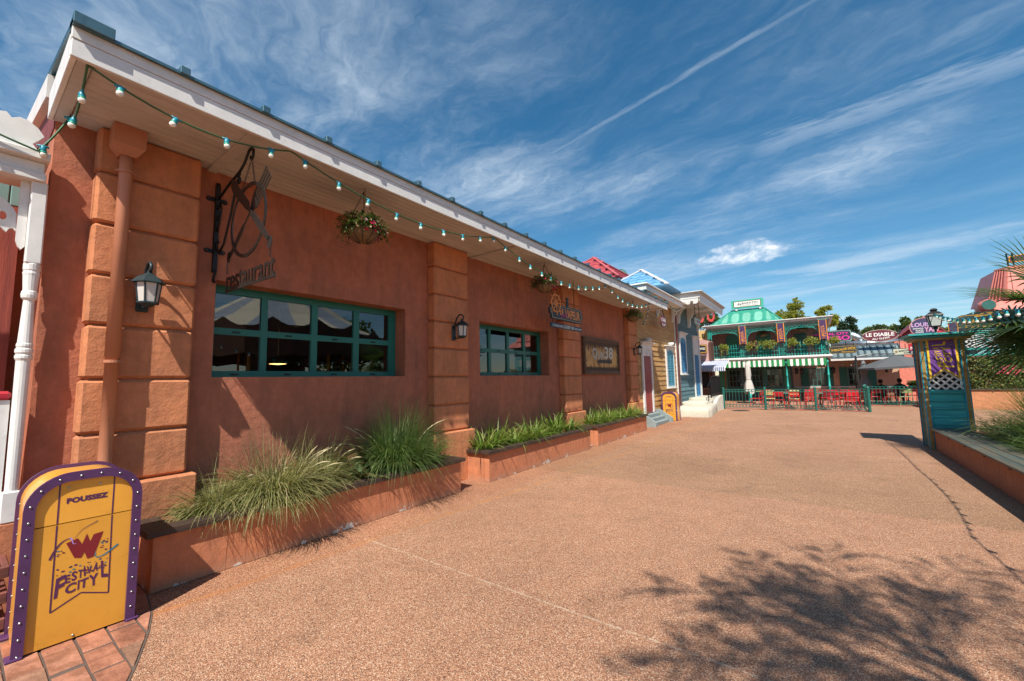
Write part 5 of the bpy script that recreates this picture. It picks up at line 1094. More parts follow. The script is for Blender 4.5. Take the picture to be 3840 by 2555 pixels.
# ================================================================ balcony building
BG = thing('balcony_building', 'two storey building with green iron gallery and sea green mansard roof', 'building', (-2.4, 30, 0))
PKW = pbr('mauve_wall', (.23, .11, .10), .8, var=.1); GRI = pbr('iron_green', (.02, .34, .29), .45, var=.1); MAN = pbr('mansard_green', (.026, .25, .175), .45, var=.12, grime=.15); MANP = pbr('mansard_pale', (.13, .36, .27), .45, var=.15, grime=.2)
WIND = pbr('dark_panes', (.012, .014, .015), .08, spec=.8)
def grid_window(parent, x0, x1, z0, z1, y, nx, nz, m=DGRN, nm='window'):
    b = B(); f_ = .045
    for (a, c_, e_, g_) in ((x0, x1, z0, z0+f_), (x0, x1, z1-f_, z1), (x0, x0+f_, z0+f_, z1-f_), (x1-f_, x1, z0+f_, z1-f_)): b.box(a, c_, y-.06, y-.002, e_, g_)
    for i in range(1, nx): x_ = x0+(x1-x0)*i/nx; b.box(x_-.014, x_+.014, y-.045, y-.004, z0+f_, z1-f_)
    for i in range(1, nz): z_ = z0+(z1-z0)*i/nz; b.box(x0+f_, x1-f_, y-.043, y-.006, z_-.014, z_+.014)
    o = b.obj(nm, m, parent)
    for i in range(nx):
        for k in range(nz):
            q = B(); a, c_ = x0+(x1-x0)*i/nx, x0+(x1-x0)*(i+1)/nx; e_, g_ = z0+(z1-z0)*k/nz, z0+(z1-z0)*(k+1)/nz; t1, t2 = rnd.uniform(-.006, .006), rnd.uniform(-.006, .006)
            q.add([(a, y-.02, e_), (c_, y-.02+t1, e_), (c_, y-.02+t1+t2, g_), (a, y-.02+t2, g_)], [(0, 1, 2, 3)]); q.obj('pane', WIND, o)
    return o
def far_shutter(parent, x0, x1, z0, z1, y, m):
    b = B(); b.box(x0, x1, y-.05, y-.003, z0, z1, .004); o = b.obj('shutter', m, parent); n = int((z1-z0-.1)/.07)
    for i in range(n):
        z = z0+.05+i*.07; q = B(); q.add([(x0+.04, y-.052, z+.055), (x1-.04, y-.052, z+.055), (x1-.04, y-.068, z+.005), (x0+.04, y-.068, z+.005), (x0+.04, y-.052, z), (x1-.04, y-.052, z)], [(3, 2, 1, 0), (4, 5, 2, 3)]); q.obj('louvre', m, o)
b = B(); b.box(-5.75, -1.12, 31.0, 33.5, 2.5, 4.66); b.obj('upper_wall', PKW, BG)
b = B(); b.box(-5.35, -1.3, 31.0, 33.4, 0, 2.56); b.obj('lower_wall', pbr('green_panelling', (.035, .085, .082), .6), BG)
for (a, c_) in ((-4.80, -4.02), (-3.0, -2.2)):
    b = B(); yc = (a+c_)/2; b.prism([(a, 2.76), (c_, 2.76)]+[(yc+(c_-a)/2*math.cos(q), 4.12+.28*math.sin(q)) for q in [PI*k/10 for k in range(11)]], fy((0, 31.0, 0)), .002, .05); b.obj('arched_door', DGRN, BG)
    far_shutter(BG, a+.1, c_-.1, 2.85, 4.05, 30.95, pbr('mid_green_shutter', (.03, .16, .10), .6))
for (a, c_, nx) in ((-4.75, -3.86, 4), (-3.42, -2.76, 3), (-2.58, -1.72, 4)): grid_window(BG, a, c_, .88, 2.02, 31.0, nx, 3)
far_shutter(BG, -5.30, -4.86, .5, 2.05, 31.0, pbr('bright_green_shutter', (.04, .22, .14), .6)); far_shutter(BG, -1.66, -1.34, .5, 2.05, 31.0, pbr('bright_green_shutter', (.04, .22, .14), .6))
for x_ in (-3.64, -2.67):
    b = B(); b.box(x_-.06, x_+.06, 30.94, 30.998, .4, 2.15, .01); b.obj('pilaster', DGRN, BG)
b = B(); b.box(-4.98, -4.93, 30.92, 30.98, .02, 2.5); b.obj('red_post', pbr('red_post', (.30, .07, .06), .6), BG)
b = B(); b.box(-1.10, .72, 32.6, 33.0, 2.74, 4.655); b.obj('rear_wall', pbr('rear_wall_tan', (.30, .20, .16), .8), BG); b = B(); b.box(-1.0, -.35, 32.55, 32.598, 2.75, 4.3); b.obj('arched_door', DGRN, BG); b = B(); b.box(.0, .6, 32.55, 32.598, 3.2, 4.3); b.obj('arched_door', DGRN, BG)
# gallery slab, cornice
b = B(); b.box(-5.36, .76, 29.0, 31.0, 2.56, 2.735, .01); b.box(-5.40, .80, 28.96, 29.1, 2.62, 2.70, .008); b.obj('gallery_floor', WHT, BG)
b = B(); b.box(-5.55, .78, 28.98, 33.6, 4.655, 4.72, .004); b.obj('gallery_ceiling', pbr('ceiling_grey', (.33, .32, .30), .7), BG)
b = B(); b.box(-5.66, .84, 28.90, 33.7, 4.722, 4.79, .01); b.box(-5.72, .90, 28.84, 33.75, 4.792, 4.83, .008); b.box(-5.78, .96, 28.78, 33.8, 4.832, 4.88, .01); b.obj('cornice', WHT, BG)
# mansard
mv = [(-5.45, 29.6, 4.9), (-1.40, 29.6, 4.9), (-1.40, 33.2, 4.9), (-5.45, 33.2, 4.9), (-4.25, 30.6, 5.92), (-2.40, 30.6, 5.92), (-2.40, 32.2, 5.92), (-4.25, 32.2, 5.92)]
b = B(); b.add(mv, [(0, 1, 5, 4), (1, 2, 6, 5), (2, 3, 7, 6), (3, 0, 4, 7), (4, 5, 6, 7)]); mn = b.obj('mansard_roof', MAN, BG)
xs_b = [-5.45+4.05*k/6 for k in range(7)]; A, C = Vector(mv[0]), Vector(mv[4]); D_, E_ = Vector(mv[1]), Vector(mv[5]); nf = (D_-A).cross(C-A).normalized()
def mp(u, v): return A.lerp(D_, u).lerp(C.lerp(E_, u), v)
def mq(x, v):
    p0 = A.lerp(C, v); q0 = D_.lerp(E_, v); return Vector((min(max(x, p0.x), q0.x), p0.y, p0.z))
seams = [-4.95, -4.32, -3.68, -3.03, -2.38, -1.85]
for x_ in seams:
    v1 = 1.0 if -4.25 <= x_ <= -2.40 else ((x_+5.45)/1.2 if x_ < -4.25 else (-1.40-x_)/1.0)
    b = B(); b.bar(mq(x_, 0)+nf*.02, mq(x_, v1)+nf*.02, .05, .05, nf); b.obj('roof_seam', MAN, mn)
for (a, c_) in zip([-5.45]+seams, seams+[-1.4]):
    po = [mq(a+.11, .14), mq(c_-.11, .14), mq(c_-.11, .78), mq(a+.11, .78)]
    ce = sum(po, Vector())/4; pts = []
    for i in range(4):
        p, q = po[i], po[(i+1) % 4]
        if (p-q).length < .05: continue
        pts += [p.lerp(q, .2)+nf*.006, p.lerp(q, .8)+nf*.006]
    if len(pts) >= 6: b = B(); b.add(pts, [list(range(len(pts)))]); b.obj('pale_panel', MANP, mn)
for (p, q) in ((0, 4), (1, 5), (4, 5), (4, 7), (5, 6)): b = B(); b.bar(Vector(mv[p])+Vector((0, 0, .02)), Vector(mv[q])+Vector((0, 0, .02)), .08, .06); b.obj('hip_cap', MAN, mn)
# roof sign
t = thing('roof_sign', 'white name board in a green frame on top of the mansard roof', 'sign', (-3.32, 30.5, 6.3)); f = fy((-3.32, 30.5, 6.3)); SGR = pbr('frame_green', (.035, .36, .22), .5)
b = B(); b.prism([(-.91, -.27), (.91, -.27), (.91, .27), (-.91, .27)], f, -.08, .04); o = b.obj('frame', SGR, t); b = B(); b.prism([(-.78, -.20), (.78, -.20), (.78, .20), (-.78, .20)], f, .04, .046); o2 = b.obj('border', pbr('border_brown', (.10, .03, .02), .5), o); b = B(); b.prism([(-.74, -.165), (.74, -.165), (.74, .165), (-.74, .165)], f, .046, .05); b.obj('panel', WHP, o)
b = B(); text(b, 'BARATIN', f, -.28, .60, -.02, .11, .02, .053); text(b, 'CAFÉ D\'HERBES AROMATIQUES', f, -.36, .60, -.085, -.045, .01, .053); text(b, 'À CONSOMMER SUR PLACE OU À EMPORTER', f, -.5, .60, -.135, -.105, .008, .053)
b.prism([(-.62, -.02), (-.50, .01), (-.42, -.02), (-.32, .06), (-.30, .02), (-.36, -.05), (-.46, -.06), (-.55, -.045)], f, .05, .053); b.prism(circ(-.47, .05, .06, .03, 10), f, .05, .053); b.obj('lettering', BLKP, o)
b = B(); 
for x_ in (-3.95, -2.6): b.box(x_-.05, x_+.05, 30.48, 30.56, 5.9, 6.03)
b.obj('foot', WHT, t)
# iron gallery
def scroll_panel(b, fr, x0, x1, z0, z1, r=.011):
    w_ = x1-x0; xc = (x0+x1)/2; n = max(1, round((z1-z0)/w_*1.1))
    for i in range(n):
        zc = z0+(z1-z0)*(i+.5)/n; h_ = (z1-z0)/n/2
        b.tube([fr(x, z) for x, z in circ(xc, zc, w_*.34, h_*.8, 12)], r, 4, True)
        for s_ in (-1, 1): b.tube([fr(x, z) for x, z in spiral(xc+s_*w_*.22, zc+h_*.35, w_*.20, .02, PI/2, 1.1*s_, 10)], r, 4); b.tube([fr(x, z) for x, z in spiral(xc+s_*w_*.22, zc-h_*.35, w_*.20, .02, -PI/2, -1.1*s_, 10)], r, 4)
    for x_ in (x0, x1): b.tube([fr(x_, z0), fr(x_, z1)], r*1.4, 4)
fg = fy((0, 29.04, 0))
bays = [(-5.27, -3.72), (-3.28, -1.72), (-1.28, .30)]; panels = [(-3.66, -3.34), (-1.66, -1.34), (.35, .62)]
for (a, c_) in bays:
    for z in (2.84, 3.08, 3.33): b = B(); b.bar(fg(a, z), fg(c_, z), .02, .022); b.obj('rail', GRI, BG)
    n = 11
    for i in range(n):
        x_ = a+(c_-a)*(i+.5)/n; b = B(); b.tube([fg(x_, z) for z in (2.74, 2.80, 2.86, 3.40, 3.44, 3.50, 3.60)], [.034, .012, .009, .009, .022, .018, .002], 5); b.obj('baluster', GRI, BG)
for (a, c_) in panels:
    b = B(); scroll_panel(b, fg, a, c_, 2.76, 3.50); b.obj('scroll_panel', GRI, BG)
for x_ in (-5.30, -3.70, -3.30, -1.70, -1.30, .32, .64): b = B(); b.tube([fg(x_, 2.74), fg(x_, 4.66)], .016, 6); b.obj('post', GRI, BG)
for (a, c_) in ((-5.5, -3.72), (-3.28, -1.72), (-1.28, .30)):
    b = B(); n = 7; w_ = (c_-a)/n
    for z in (4.36, 4.63): b.bar(fg(a, z), fg(c_, z), .016, .02)
    for i in range(n):
        xc = a+w_*(i+.5); b.tube([fg(x, z) for x, z in circ(xc, 4.495, w_*.30, .095, 10)], .011, 4, True)
        for s_ in (-1, 1): b.tube([fg(x, z) for x, z in spiral(xc+s_*w_*.34, 4.495, .075, .015, PI/2, s_*1.2, 9)], .010, 4)
    for (x_, s_) in ((a, 1), (c_, -1)):
        b.tube([fg(x, z) for x, z in bez((x_, 3.95), (x_+s_*.05, 4.2), (x_+s_*.25, 4.33), (x_+s_*.6, 4.35), 10)], .012, 4)
        for (px_, pz_, r_) in ((.09, 4.24, .085), (.26, 4.30, .05), (.45, 4.32, .03), (.04, 4.07, .04)): b.tube([fg(x, z) for x, z in spiral(x_+s_*px_, pz_, r_, .012, 0, 1.3*s_, 12)], .010, 4)
    b.obj('frieze', GRI, BG)
b = B(); scroll_panel(b, fg, -5.52, -5.32, 4.0, 4.62); b.obj('scroll_panel', GRI, BG)
# lower posts and valance
for x_ in (-3.35, -1.40, .54):
    b = B(); b.lathe([(.075, .0), (.075, .5), (.06, .52), (.05, .9), (.062, .92), (.062, 1.0), (.045, 1.02), (.042, 1.55), (.055, 1.57), (.055, 1.62), (.042, 1.64), (.038, 2.28), (.06, 2.30), (.06, 2.36), (.045, 2.38), (.05, 2.56)], (x_, 29.15, 0), 10); b.obj('column', GRI, BG, True)
t = thing('striped_valance', 'green and white striped scalloped valance under the gallery', 'awning', (-2.3, 29.02, 2.3)); AG = pbr('valance_green', (.012, .22, .06), .75); 
for (a, c_, n) in ((-5.10, -1.46, 27), (-1.34, .50, 13)):
    w_ = (c_-a)/n
    for i in range(n):
        x_ = a+i*w_; b = B(); b.prism([(x_+.001, 2.53), (x_+.001, 2.20)]+[(x_+w_/2-(w_/2-.001)*math.cos(q), 2.20-.07*math.sin(q)) for q in [PI*k/6 for k in range(1, 6)]]+[(x_+w_-.001, 2.20), (x_+w_-.001, 2.53)], fy((0, 29.0, 0)), -.012+.004*(i % 2), .004+.004*(i % 2)); b.obj('stripe', (AG, WHW)[i % 2], t)
# banners
BPU = pbr('banner_purple', (.055, .025, .09), .8, var=.06); BOR = pbr('banner_orange', (.72, .25, .02), .8)
def banner(x0, z1, label, y=28.80, w_=.37, h_=1.16, edge=BOR, fill=BPU, ink=BOR):
    t = thing('pennant_banner', label, 'banner', (x0+w_/2, y, z1), 'purple pennant banners'); f = fy((x0, y, z1))
    def swal(k): return [(k, -k), (w_-k, -k), (w_-k, -h_+k*.3), (w_/2, -h_+.10+k*1.1), (k, -h_+k*.3)]
    b = B(); b.prism(swal(0), f, -.008, 0); o = b.obj('cloth', edge, t); b = B(); b.prism(swal(.035*w_/.37), f, 0, .004); b.obj('field', fill, o)
    fr2 = lambda a, c_, d=0: f(-c_, a, d)
    b = B(); fc_logo(b, fr2, -h_*.83, -h_*.30, -w_*.80, -w_*.20, .006, .03); b.obj('lettering', ink, o)
    b = B(); b.tube([f(-.05, .0), f(w_+.05, .0)], .018, 6); b.obj('rod', GRI, t); return t
banner(-3.69, 4.70, 'left of the three purple pennant banners on the gallery'); banner(-1.71, 4.70, 'middle of the three purple pennant banners on the gallery'); banner(.28, 4.70, 'right of the three purple pennant banners on the gallery')
# gallery planting
def trough(c, label, s, seed, lf=LY, fl=None, tr=.45, cat='plant'):
    r = random.Random(seed); t = thing('gallery_planter', label, cat, c, 'planters hung on the gallery rail'); c = Vector(c); b = B(); b.box(c.x-.18*s, c.x+.18*s, c.y-.09, c.y+.09, c.z-.14, c.z+.02, .02); b.obj('box', BLKP, t); b = B()
    nb = [(r.uniform(-.24, .24)*s, r.uniform(-.04, .16)*s, r.uniform(.07, .14)*s) for _ in range(6)]
    for i in range(300):
        ox, oz, rr_ = nb[r.randrange(6)]; v = rv3(r); p = c+Vector((ox+v.x*rr_, v.y*.13*s-.07, oz+v.z*rr_)); leafq(b, p, v+rv3(r)*.6+Vector((0, 0, -.3)), rv3(r), r.uniform(.06, .12), .055)
    for k in range(7):
        x0_ = r.uniform(-.26, .26)*s; L_ = tr*r.uniform(.3, 1.1)
        for i in range(16):
            u = i/15; p = c+Vector((x0_+.05*math.sin(u*5+k), -.15+r.uniform(-.03, .03), .05-L_*u)); leafq(b, p, rv3(r)+Vector((0, 0, -.8)), rv3(r), r.uniform(.05, .09), .05)
    b.obj('leaves', lf, t)
    if fl:
        b = B()
        for i in range(30): p = c+Vector((r.uniform(-.3, .3)*s, -.15+r.uniform(-.05, .05), r.uniform(.02, .2))); leafq(b, p, rv3(r), rv3(r), .06, .05)
        b.obj('flowers', fl, t)
for i, (x_, z, s_, lb, fl, tr) in enumerate(((-4.60, 3.42, .8, 'lime trailing plant on the left gallery bay', None, .60), (-3.05, 3.40, 1.1, 'lime plant with red flowers left in the middle bay', FR, .3), (-2.20, 3.42, 1.2, 'large lime plant right in the middle gallery bay', None, .3), (-.95, 3.46, 1.1, 'lime plant left in the right gallery bay', None, .35), (-.10, 3.48, 1.1, 'lime plant right in the right gallery bay', None, .2), (.88, 3.45, .95, 'lime plant at the outer corner of the gallery', None, .2))): trough((x_, 28.95, z), lb, s_, 70+i, LY, fl, tr)
basket((-2.52, 29.9, 4.18), .46, 'red flowered basket hanging inside the middle gallery bay', 21, [FR, FR], 40, False, .5, 'baskets hanging in the gallery', .24)
basket((-.50, 29.6, 4.30), .36, 'pink flowered basket hanging inside the right gallery bay', 22, [FR, FP], 30, False, .3, 'baskets hanging in the gallery', .2)
# ================================================================ low building beside it
LB_ = thing('low_restaurant', 'low cream building with green shutters and ribbed grey metal roof', 'building', (1.5, 33, 0)); CRW = stucco('cream_wall', (.52, .33, .22), (.44, .27, .18), .4)
b = B(); b.box(-1.29, 3.92, 33.0, 36, 0, 2.6); b.obj('wall', CRW, LB_)
b = B(); b.box(-1.28, 3.92, 32.95, 32.998, .0, .78); b.obj('base_panel', pbr('base_terracotta', (.33, .13, .08), .8), LB_); b = B(); b.box(-1.28, 3.93, 32.93, 32.998, .785, .85, .005); b.obj('dado_rail', WHT, LB_)
for (a, c_) in ((-.42, .42), (1.56, 2.46)):
    grid_window(LB_, a, c_, .90, 2.02, 33.0, 4 if a > 0 else 4, 3)
    for (p, q) in ((a-.42, a-.02), (c_+.02, c_+.42)): far_shutter(LB_, p, q, .45, 2.05, 33.0, pbr('shutter_green_b', (.035, .15, .10), .6))
RFG = pbr('grey_blue_roof', (.075, .105, .115), .45, .2, var=.15); RFP = pbr('roof_pale', (.19, .25, .26), .45, .2, var=.2)
b = B(); b.add([(.78, 31.4, 2.52), (4.0, 31.4, 2.52), (4.0, 33.1, 3.37), (.78, 33.1, 3.37), (.78, 31.4, 2.46), (4.0, 31.4, 2.46), (4.0, 33.1, 3.3), (.78, 33.1, 3.3)], [(0, 1, 2, 3), (7, 6, 5, 4), (4, 5, 1, 0), (1, 5, 6, 2), (0, 3, 7, 4)]); rf = b.obj('roof', RFG, LB_)
for i in range(11):
    x_ = .82+i*.316; b = B(); b.bar((x_, 31.39, 2.54), (x_, 33.1, 3.395), .035, .05); b.obj('roof_seam', RFG, rf)
    if i < 10:
        b = B(); a, c_ = x_+.06, x_+.256; nf2 = Vector((0, -.447, .894))*.006
        po = [Vector((a+.04, 31.62, 2.63)), Vector((c_-.04, 31.62, 2.63)), Vector((c_, 31.75, 2.695)), Vector((c_, 32.75, 3.195)), Vector((c_-.04, 32.88, 3.26)), Vector((a+.04, 32.88, 3.26)), Vector((a, 32.75, 3.195)), Vector((a, 31.75, 2.695))]
        b.add([p+nf2 for p in po], [list(range(8))]); b.obj('pale_panel', RFP, rf)
b = B(); b.box(.74, 4.02, 31.30, 31.40, 2.40, 2.515, .01); b.obj('fascia', WHT, LB_)
SLV = pbr('silver_duct', (.55, .57, .58), .28, .9, var=.15, vs=4); b = B(); b.tube([(.9, 34.5, 3.52), (4.9, 34.5, 3.52)], .20, 14); b.tube([(1.7, 34.9, 4.15), (2.05, 34.9, 4.12), (2.35, 34.9, 3.95), (2.6, 34.9, 3.6)], .24, 12); b.obj('duct', SLV, LB_, True)
string_light('string of bulbs under the low restaurant eave', [((-.9, 31.5, 2.3), (1.0, 31.5, 2.3), .12), ((1.0, 31.5, 2.3), (3.6, 31.5, 2.3), .15)], .42)
def far_lantern(loc, label):
    t = thing('wall_lantern', label, 'lantern', loc, 'lanterns of the cafe buildings'); x_, y, z = loc; b = B(); b.lathe([(.0, .24), (.03, .2), (.13, .12), (.13, .10), (.09, .10)], (x_, y-.2, z), 6); b.tube([(x_, y, z+.1), (x_, y-.1, z+.24), (x_, y-.2, z+.24)], .014, 5); b.obj('cap', IRON, t); b = B(); b.lathe([(.10, .10), (.07, -.16), (.03, -.2)], (x_, y-.2, z), 6); b.obj('cage', pbr('smoked_glass', (.03, .03, .03), .2), t)
far_lantern((.86, 33.0, 1.85), 'lantern on the cream wall right of the last green column'); far_lantern((3.35, 33.0, 1.85), 'lantern on the cream wall half hidden by the grey parasol'); far_lantern((-1.0, 31.6, 1.85), 'left of two lanterns under the gallery'); far_lantern((-.72, 31.6, 1.82), 'right of two lanterns under the gallery')
# boards above the low building
def sign(name, label, c, outline, mat, rings, texts, posts=(), extra=None):
    t = thing(name, label, 'sign', c); f = fy(c); b = B(); b.prism(outline, f, -.05, .02); o = b.obj('board', mat, t); d_ = .02
    for (ou, inn, m_) in rings: b = B(); b.prism(ou, f, d_, d_+.006, [inn]); b.obj('border_line', m_, o)
    for (tx, a, c_, e_, g_, m_, wp) in texts: b = B(); text(b, tx, f, a, c_, e_, g_, .025, d_+.008, wp); b.obj('lettering', m_, o)
    if posts:
        b = B()
        for (x_, z0, z1) in posts: b.bar(f(x_, z0, -.03), f(x_, z1, -.03), .035, .035)
        b.obj('post', IRON, t)
    if extra: extra(t, f, o)
    return t
PNK = pbr('pink_letters', (.68, .03, .30), .5); DNV = pbr('navy_board', (.02, .025, .05), .5)
r_ = lambda w_, h_, k: rrect(-w_+k, w_-k, -h_+k, h_-k, .10)
sign('roof_board', 'dark board with bright pink lettering half hidden by the gallery', (1.15, 32, 3.92), r_(.72, .36, 0), DNV, [(r_(.72, .36, .03), r_(.72, .36, .055), pbr('mint_line', (.30, .50, .40), .5))], [('FESTIVAL CITY', -1.15, .58, .08, .23, PNK, None), ('MBO', -.45, .62, -.26, .03, PNK, None)], ((.4, -.9, -.3), (-.4, -.9, -.3)))
def horns(t, f, o):
    for s_ in (-1, 1): b = B(); b.tube([f(s_*x_, z_) for x_, z_ in ((.74, .05), (.84, .10), (.90, .20), (.93, .33))], [.07, .06, .04, .005], 6); b.obj('horn', BLKP, o)
    b = B(); b.bar(f(-.62, .47, -.03), f(.80, .47, -.03), .03, .03); b.bar(f(-.62, -.75, -.03), f(-.62, .47, -.03), .03, .03); b.bar(f(.80, -.75, -.03), f(.80, .47, -.03), .03, .03); b.obj('scaffold', IRON, t)
sign('oval_sign', 'big oval maroon roof sign with cream lettering and horns', (3.13, 32, 3.80), circ(0, 0, .82, .36, 40), BLKP, [(circ(0, 0, .80, .345, 40), circ(0, 0, .775, .325, 40), pbr('cream_line', (.62, .55, .42), .5)), (circ(0, 0, .77, .32, 40), circ(0, 0, .02, .01, 40), MRN)], [('LE DIABLE', -.62, .62, -.04, .17, WHP, None), ('AU THYM', -.36, .40, -.24, -.12, WHP, lambda X, Y, u, q: (X, Y+.05*u-.03*math.sin(PI*u)))], (), horns)
lz = [(-.62, -.12), (-.55, -.21), (.55, -.21), (.62, -.12), (.62, .12), (.55, .21), (-.55, .21), (-.62, .12)]; sc = lambda k: [(x*(1-k*.6), z*(1-k*1.6)) for x, z in lz]
YLP = pbr('yellow_letters', (.75, .42, .02), .5)
sign('hanging_sign', 'long dark board with yellow lettering at the gallery corner', (1.31, 30.5, 3.01), lz, CHAR, [(sc(.05), sc(.075), YLP)], [('LA BOUCHE DES GOÛTS', -.52, .55, -.06, .10, YLP, lambda X, Y, u, q: (X, Y+.05*u-.02*math.sin(PI*2*u))), ('PRODUITS DE BOUCHE', -.05, .5, -.145, -.10, YLP, None)], ((-.5, .2, .8), (.5, .2, .4)))
# pink house, its boards, barn roof
PH = thing('pink_house', 'sunlit salmon pink house beyond the low restaurant', 'building', (4.6, 34.5, 0)); b = B(); b.box(3.95, 5.6, 34, 37, 0, 3.52); b.obj('wall', stucco('salmon_wall', (.60, .20, .15), (.52, .17, .13), .4), PH)
for x_ in (4.05, 4.42): b = B(); b.box(x_, x_+.32, 33.95, 33.998, 2.95, 3.36, .01); b.obj('wall_panel', pbr('salmon_panel', (.62, .22, .17), .7), PH)
sign('hanging_sign', 'long pale hanging sign with cake picture below the pink panels', (3.92, 31, 2.78), [(-.42, -.18), (.42, -.18), (.42, .18), (-.42, .18)], pbr('pale_green_sign', (.50, .52, .40), .6), [([(-.42, -.18), (.42, -.18), (.42, .18), (-.42, .18)], [(-.40, -.16), (.40, -.16), (.40, .16), (-.40, .16)], IRON)], [('MARCHE O', -.18, .36, .01, .10, IRON2, lambda X, Y, u, q: (X, Y+.06*u-.03)), ('CRÊ', .02, .36, -.11, -.03, IRON2, None)], ((-.3, .18, .35), (.3, .18, .35)), lambda t, f, o: B().lathe([(.09, -.07), (.10, .05), (.0, .07)], f(-.28, 0, .0), 12, sy=.25).obj('cake', pbr('cake_brown', (.26, .15, .08), .7), o))
sign('hanging_sign', 'small red and navy sign beside the turquoise booth', (4.2, 30, 2.88), [(-.18, -.26), (.18, -.26), (.18, .26), (-.18, .26)], pbr('sign_red', (.42, .01, .02), .5), [([(-.18, -.26), (.18, -.26), (.18, -.10), (-.18, -.10)], [(-.001, -.181), (.001, -.181), (.001, -.179), (-.001, -.179)], DNV)], [('N', -.11, .02, -.06, .10, WHP, None), ('CU', -.11, .05, -.22, -.15, WHP, None)])
RBN = thing('barn', 'building with dark red gable roof behind the round sign', 'building', (5.4, 37, 0)); b = B(); b.box(4.6, 7.0, 36.5, 40, 0, 3.9); b.obj('wall', pbr('barn_wall', (.16, .07, .07), .7), RBN); b = B(); b.prism([(4.2, 3.8), (5.6, 5.05), (7.0, 3.8), (7.0, 3.7), (5.6, 4.95), (4.2, 3.7)], fy((0, 36.2, 0)), -4, .1); b.prism([(4.3, 3.7), (5.6, 4.9), (6.9, 3.7)], fy((0, 36.4, 0)), -.2, 0); b.obj('roof', pbr('barn_roof', (.17, .025, .04), .6), RBN)
def lou(t, f, o):
    b = B(); b.bar(f(-.3, -1.1, -.03), f(-.3, -.4, -.03), .04, .04); b.bar(f(.3, -1.1, -.03), f(.3, -.4, -.03), .04, .04); b.obj('post', IRON, t)
    b = B(); b.prism([(.0, .48), (.5, .48), (.5, .62), (.0, .62)], f, -.04, .0, [[(.04, .51), (.46, .51), (.46, .59), (.04, .59)]]); b.obj('top_plate', pbr('dusky_pink', (.40, .16, .18), .5), o)
sign('round_sign', 'round navy sign with pastel lettering behind the booth lamp', (4.85, 31, 4.05), circ(0, 0, .58, .52, 36), pbr('dusky_edge', (.55, .26, .22), .5), [(circ(0, 0, .545, .485, 36), circ(0, 0, .01, .01, 36), pbr('sign_navy', (.045, .04, .10), .5))], [('LOUISIE', -.49, .42, .03, .25, pbr('lilac_letters', (.62, .38, .62), .5), None), ('YAN', .0, .50, -.27, .0, pbr('pinkish_letters', (.66, .32, .45), .5), None), ('SANDWICHS', -.45, -.04, -.10, -.03, WHP, None), ('GLACES', -.34, -.04, -.20, -.13, WHP, None), ('CHURROS', -.36, -.04, -.30, -.23, WHP, None)], (), lou)
# ================================================================ green fence
FN = pbr('fence_green', (.010, .12, .095), .45, var=.1)
def fence(label, p0, p1, n, posts=(1, 1), h=.97):
    p0, p1 = Vector(p0), Vector(p1); t = thing('iron_fence', label, 'fence', p0, 'green iron fence panels round the terrace'); dr = (p1-p0).normalized(); L = (p1-p0).length
    def pt(s_, z): return p0+dr*s_+Vector((0, 0, z))
    for k, s_ in ((0, 0), (1, L)):
        if posts[k]: b = B(); b.lathe([(.052, 0), (.052, 1.0), (.058, 1.01), (.058, 1.04), (.04, 1.07), (.0, 1.075)], pt(s_, 0), 10); b.obj('post', FN, t)
    for z in (.10, .245, h-.115, h): b = B(); b.bar(pt(.05, z), pt(L-.05, z), .025, .022); b.obj('rail', FN, t)
    for i in range(n):
        s_ = .05+(L-.1)*(i+.5)/n; b = B(); b.tube([pt(s_, z) for z in (.10, .42, .43, .45, .46, .66, .67, .69, .70, h)], [.010, .010, .017, .017, .010, .010, .017, .017, .010, .010], 5); b.obj('baluster', FN, t)
    b = B(); w_ = (L-.1)/n
    for i in range(n-1):
        s_ = .05+w_*(i+1)
        for z in (.172, h-.057): b.tube([p0+dr*(s_+.052*math.cos(a))+Vector((0, 0, z+.052*math.sin(a))) for a in [q*PI/5 for q in range(10)]], .007, 4, True)
    o = b.obj('rings', FN, t); o['kind'] = 'stuff'; return t
fence('left panel of the green iron fence, beside the low white wall', (-3.83, 23.05, 0), (-2.06, 23.12, 0), 12, (1, 1)); fence('second green fence panel, in front of the red chairs', (-2.06, 23.12, 0), (-.12, 23.16, 0), 13, (0, 1)); fence('third green fence panel, ending at the gate post', (-.12, 23.16, 0), (1.70, 23.12, 0), 12, (0, 1)); fence('green fence panel running back from the gate post', (1.70, 23.12, 0), (1.80, 26.4, 0), 20, (0, 1)); fence('far green fence panel beside the turquoise booth', (1.92, 27.42, 0), (5.2, 27.48, 0), 22, (1, 1))
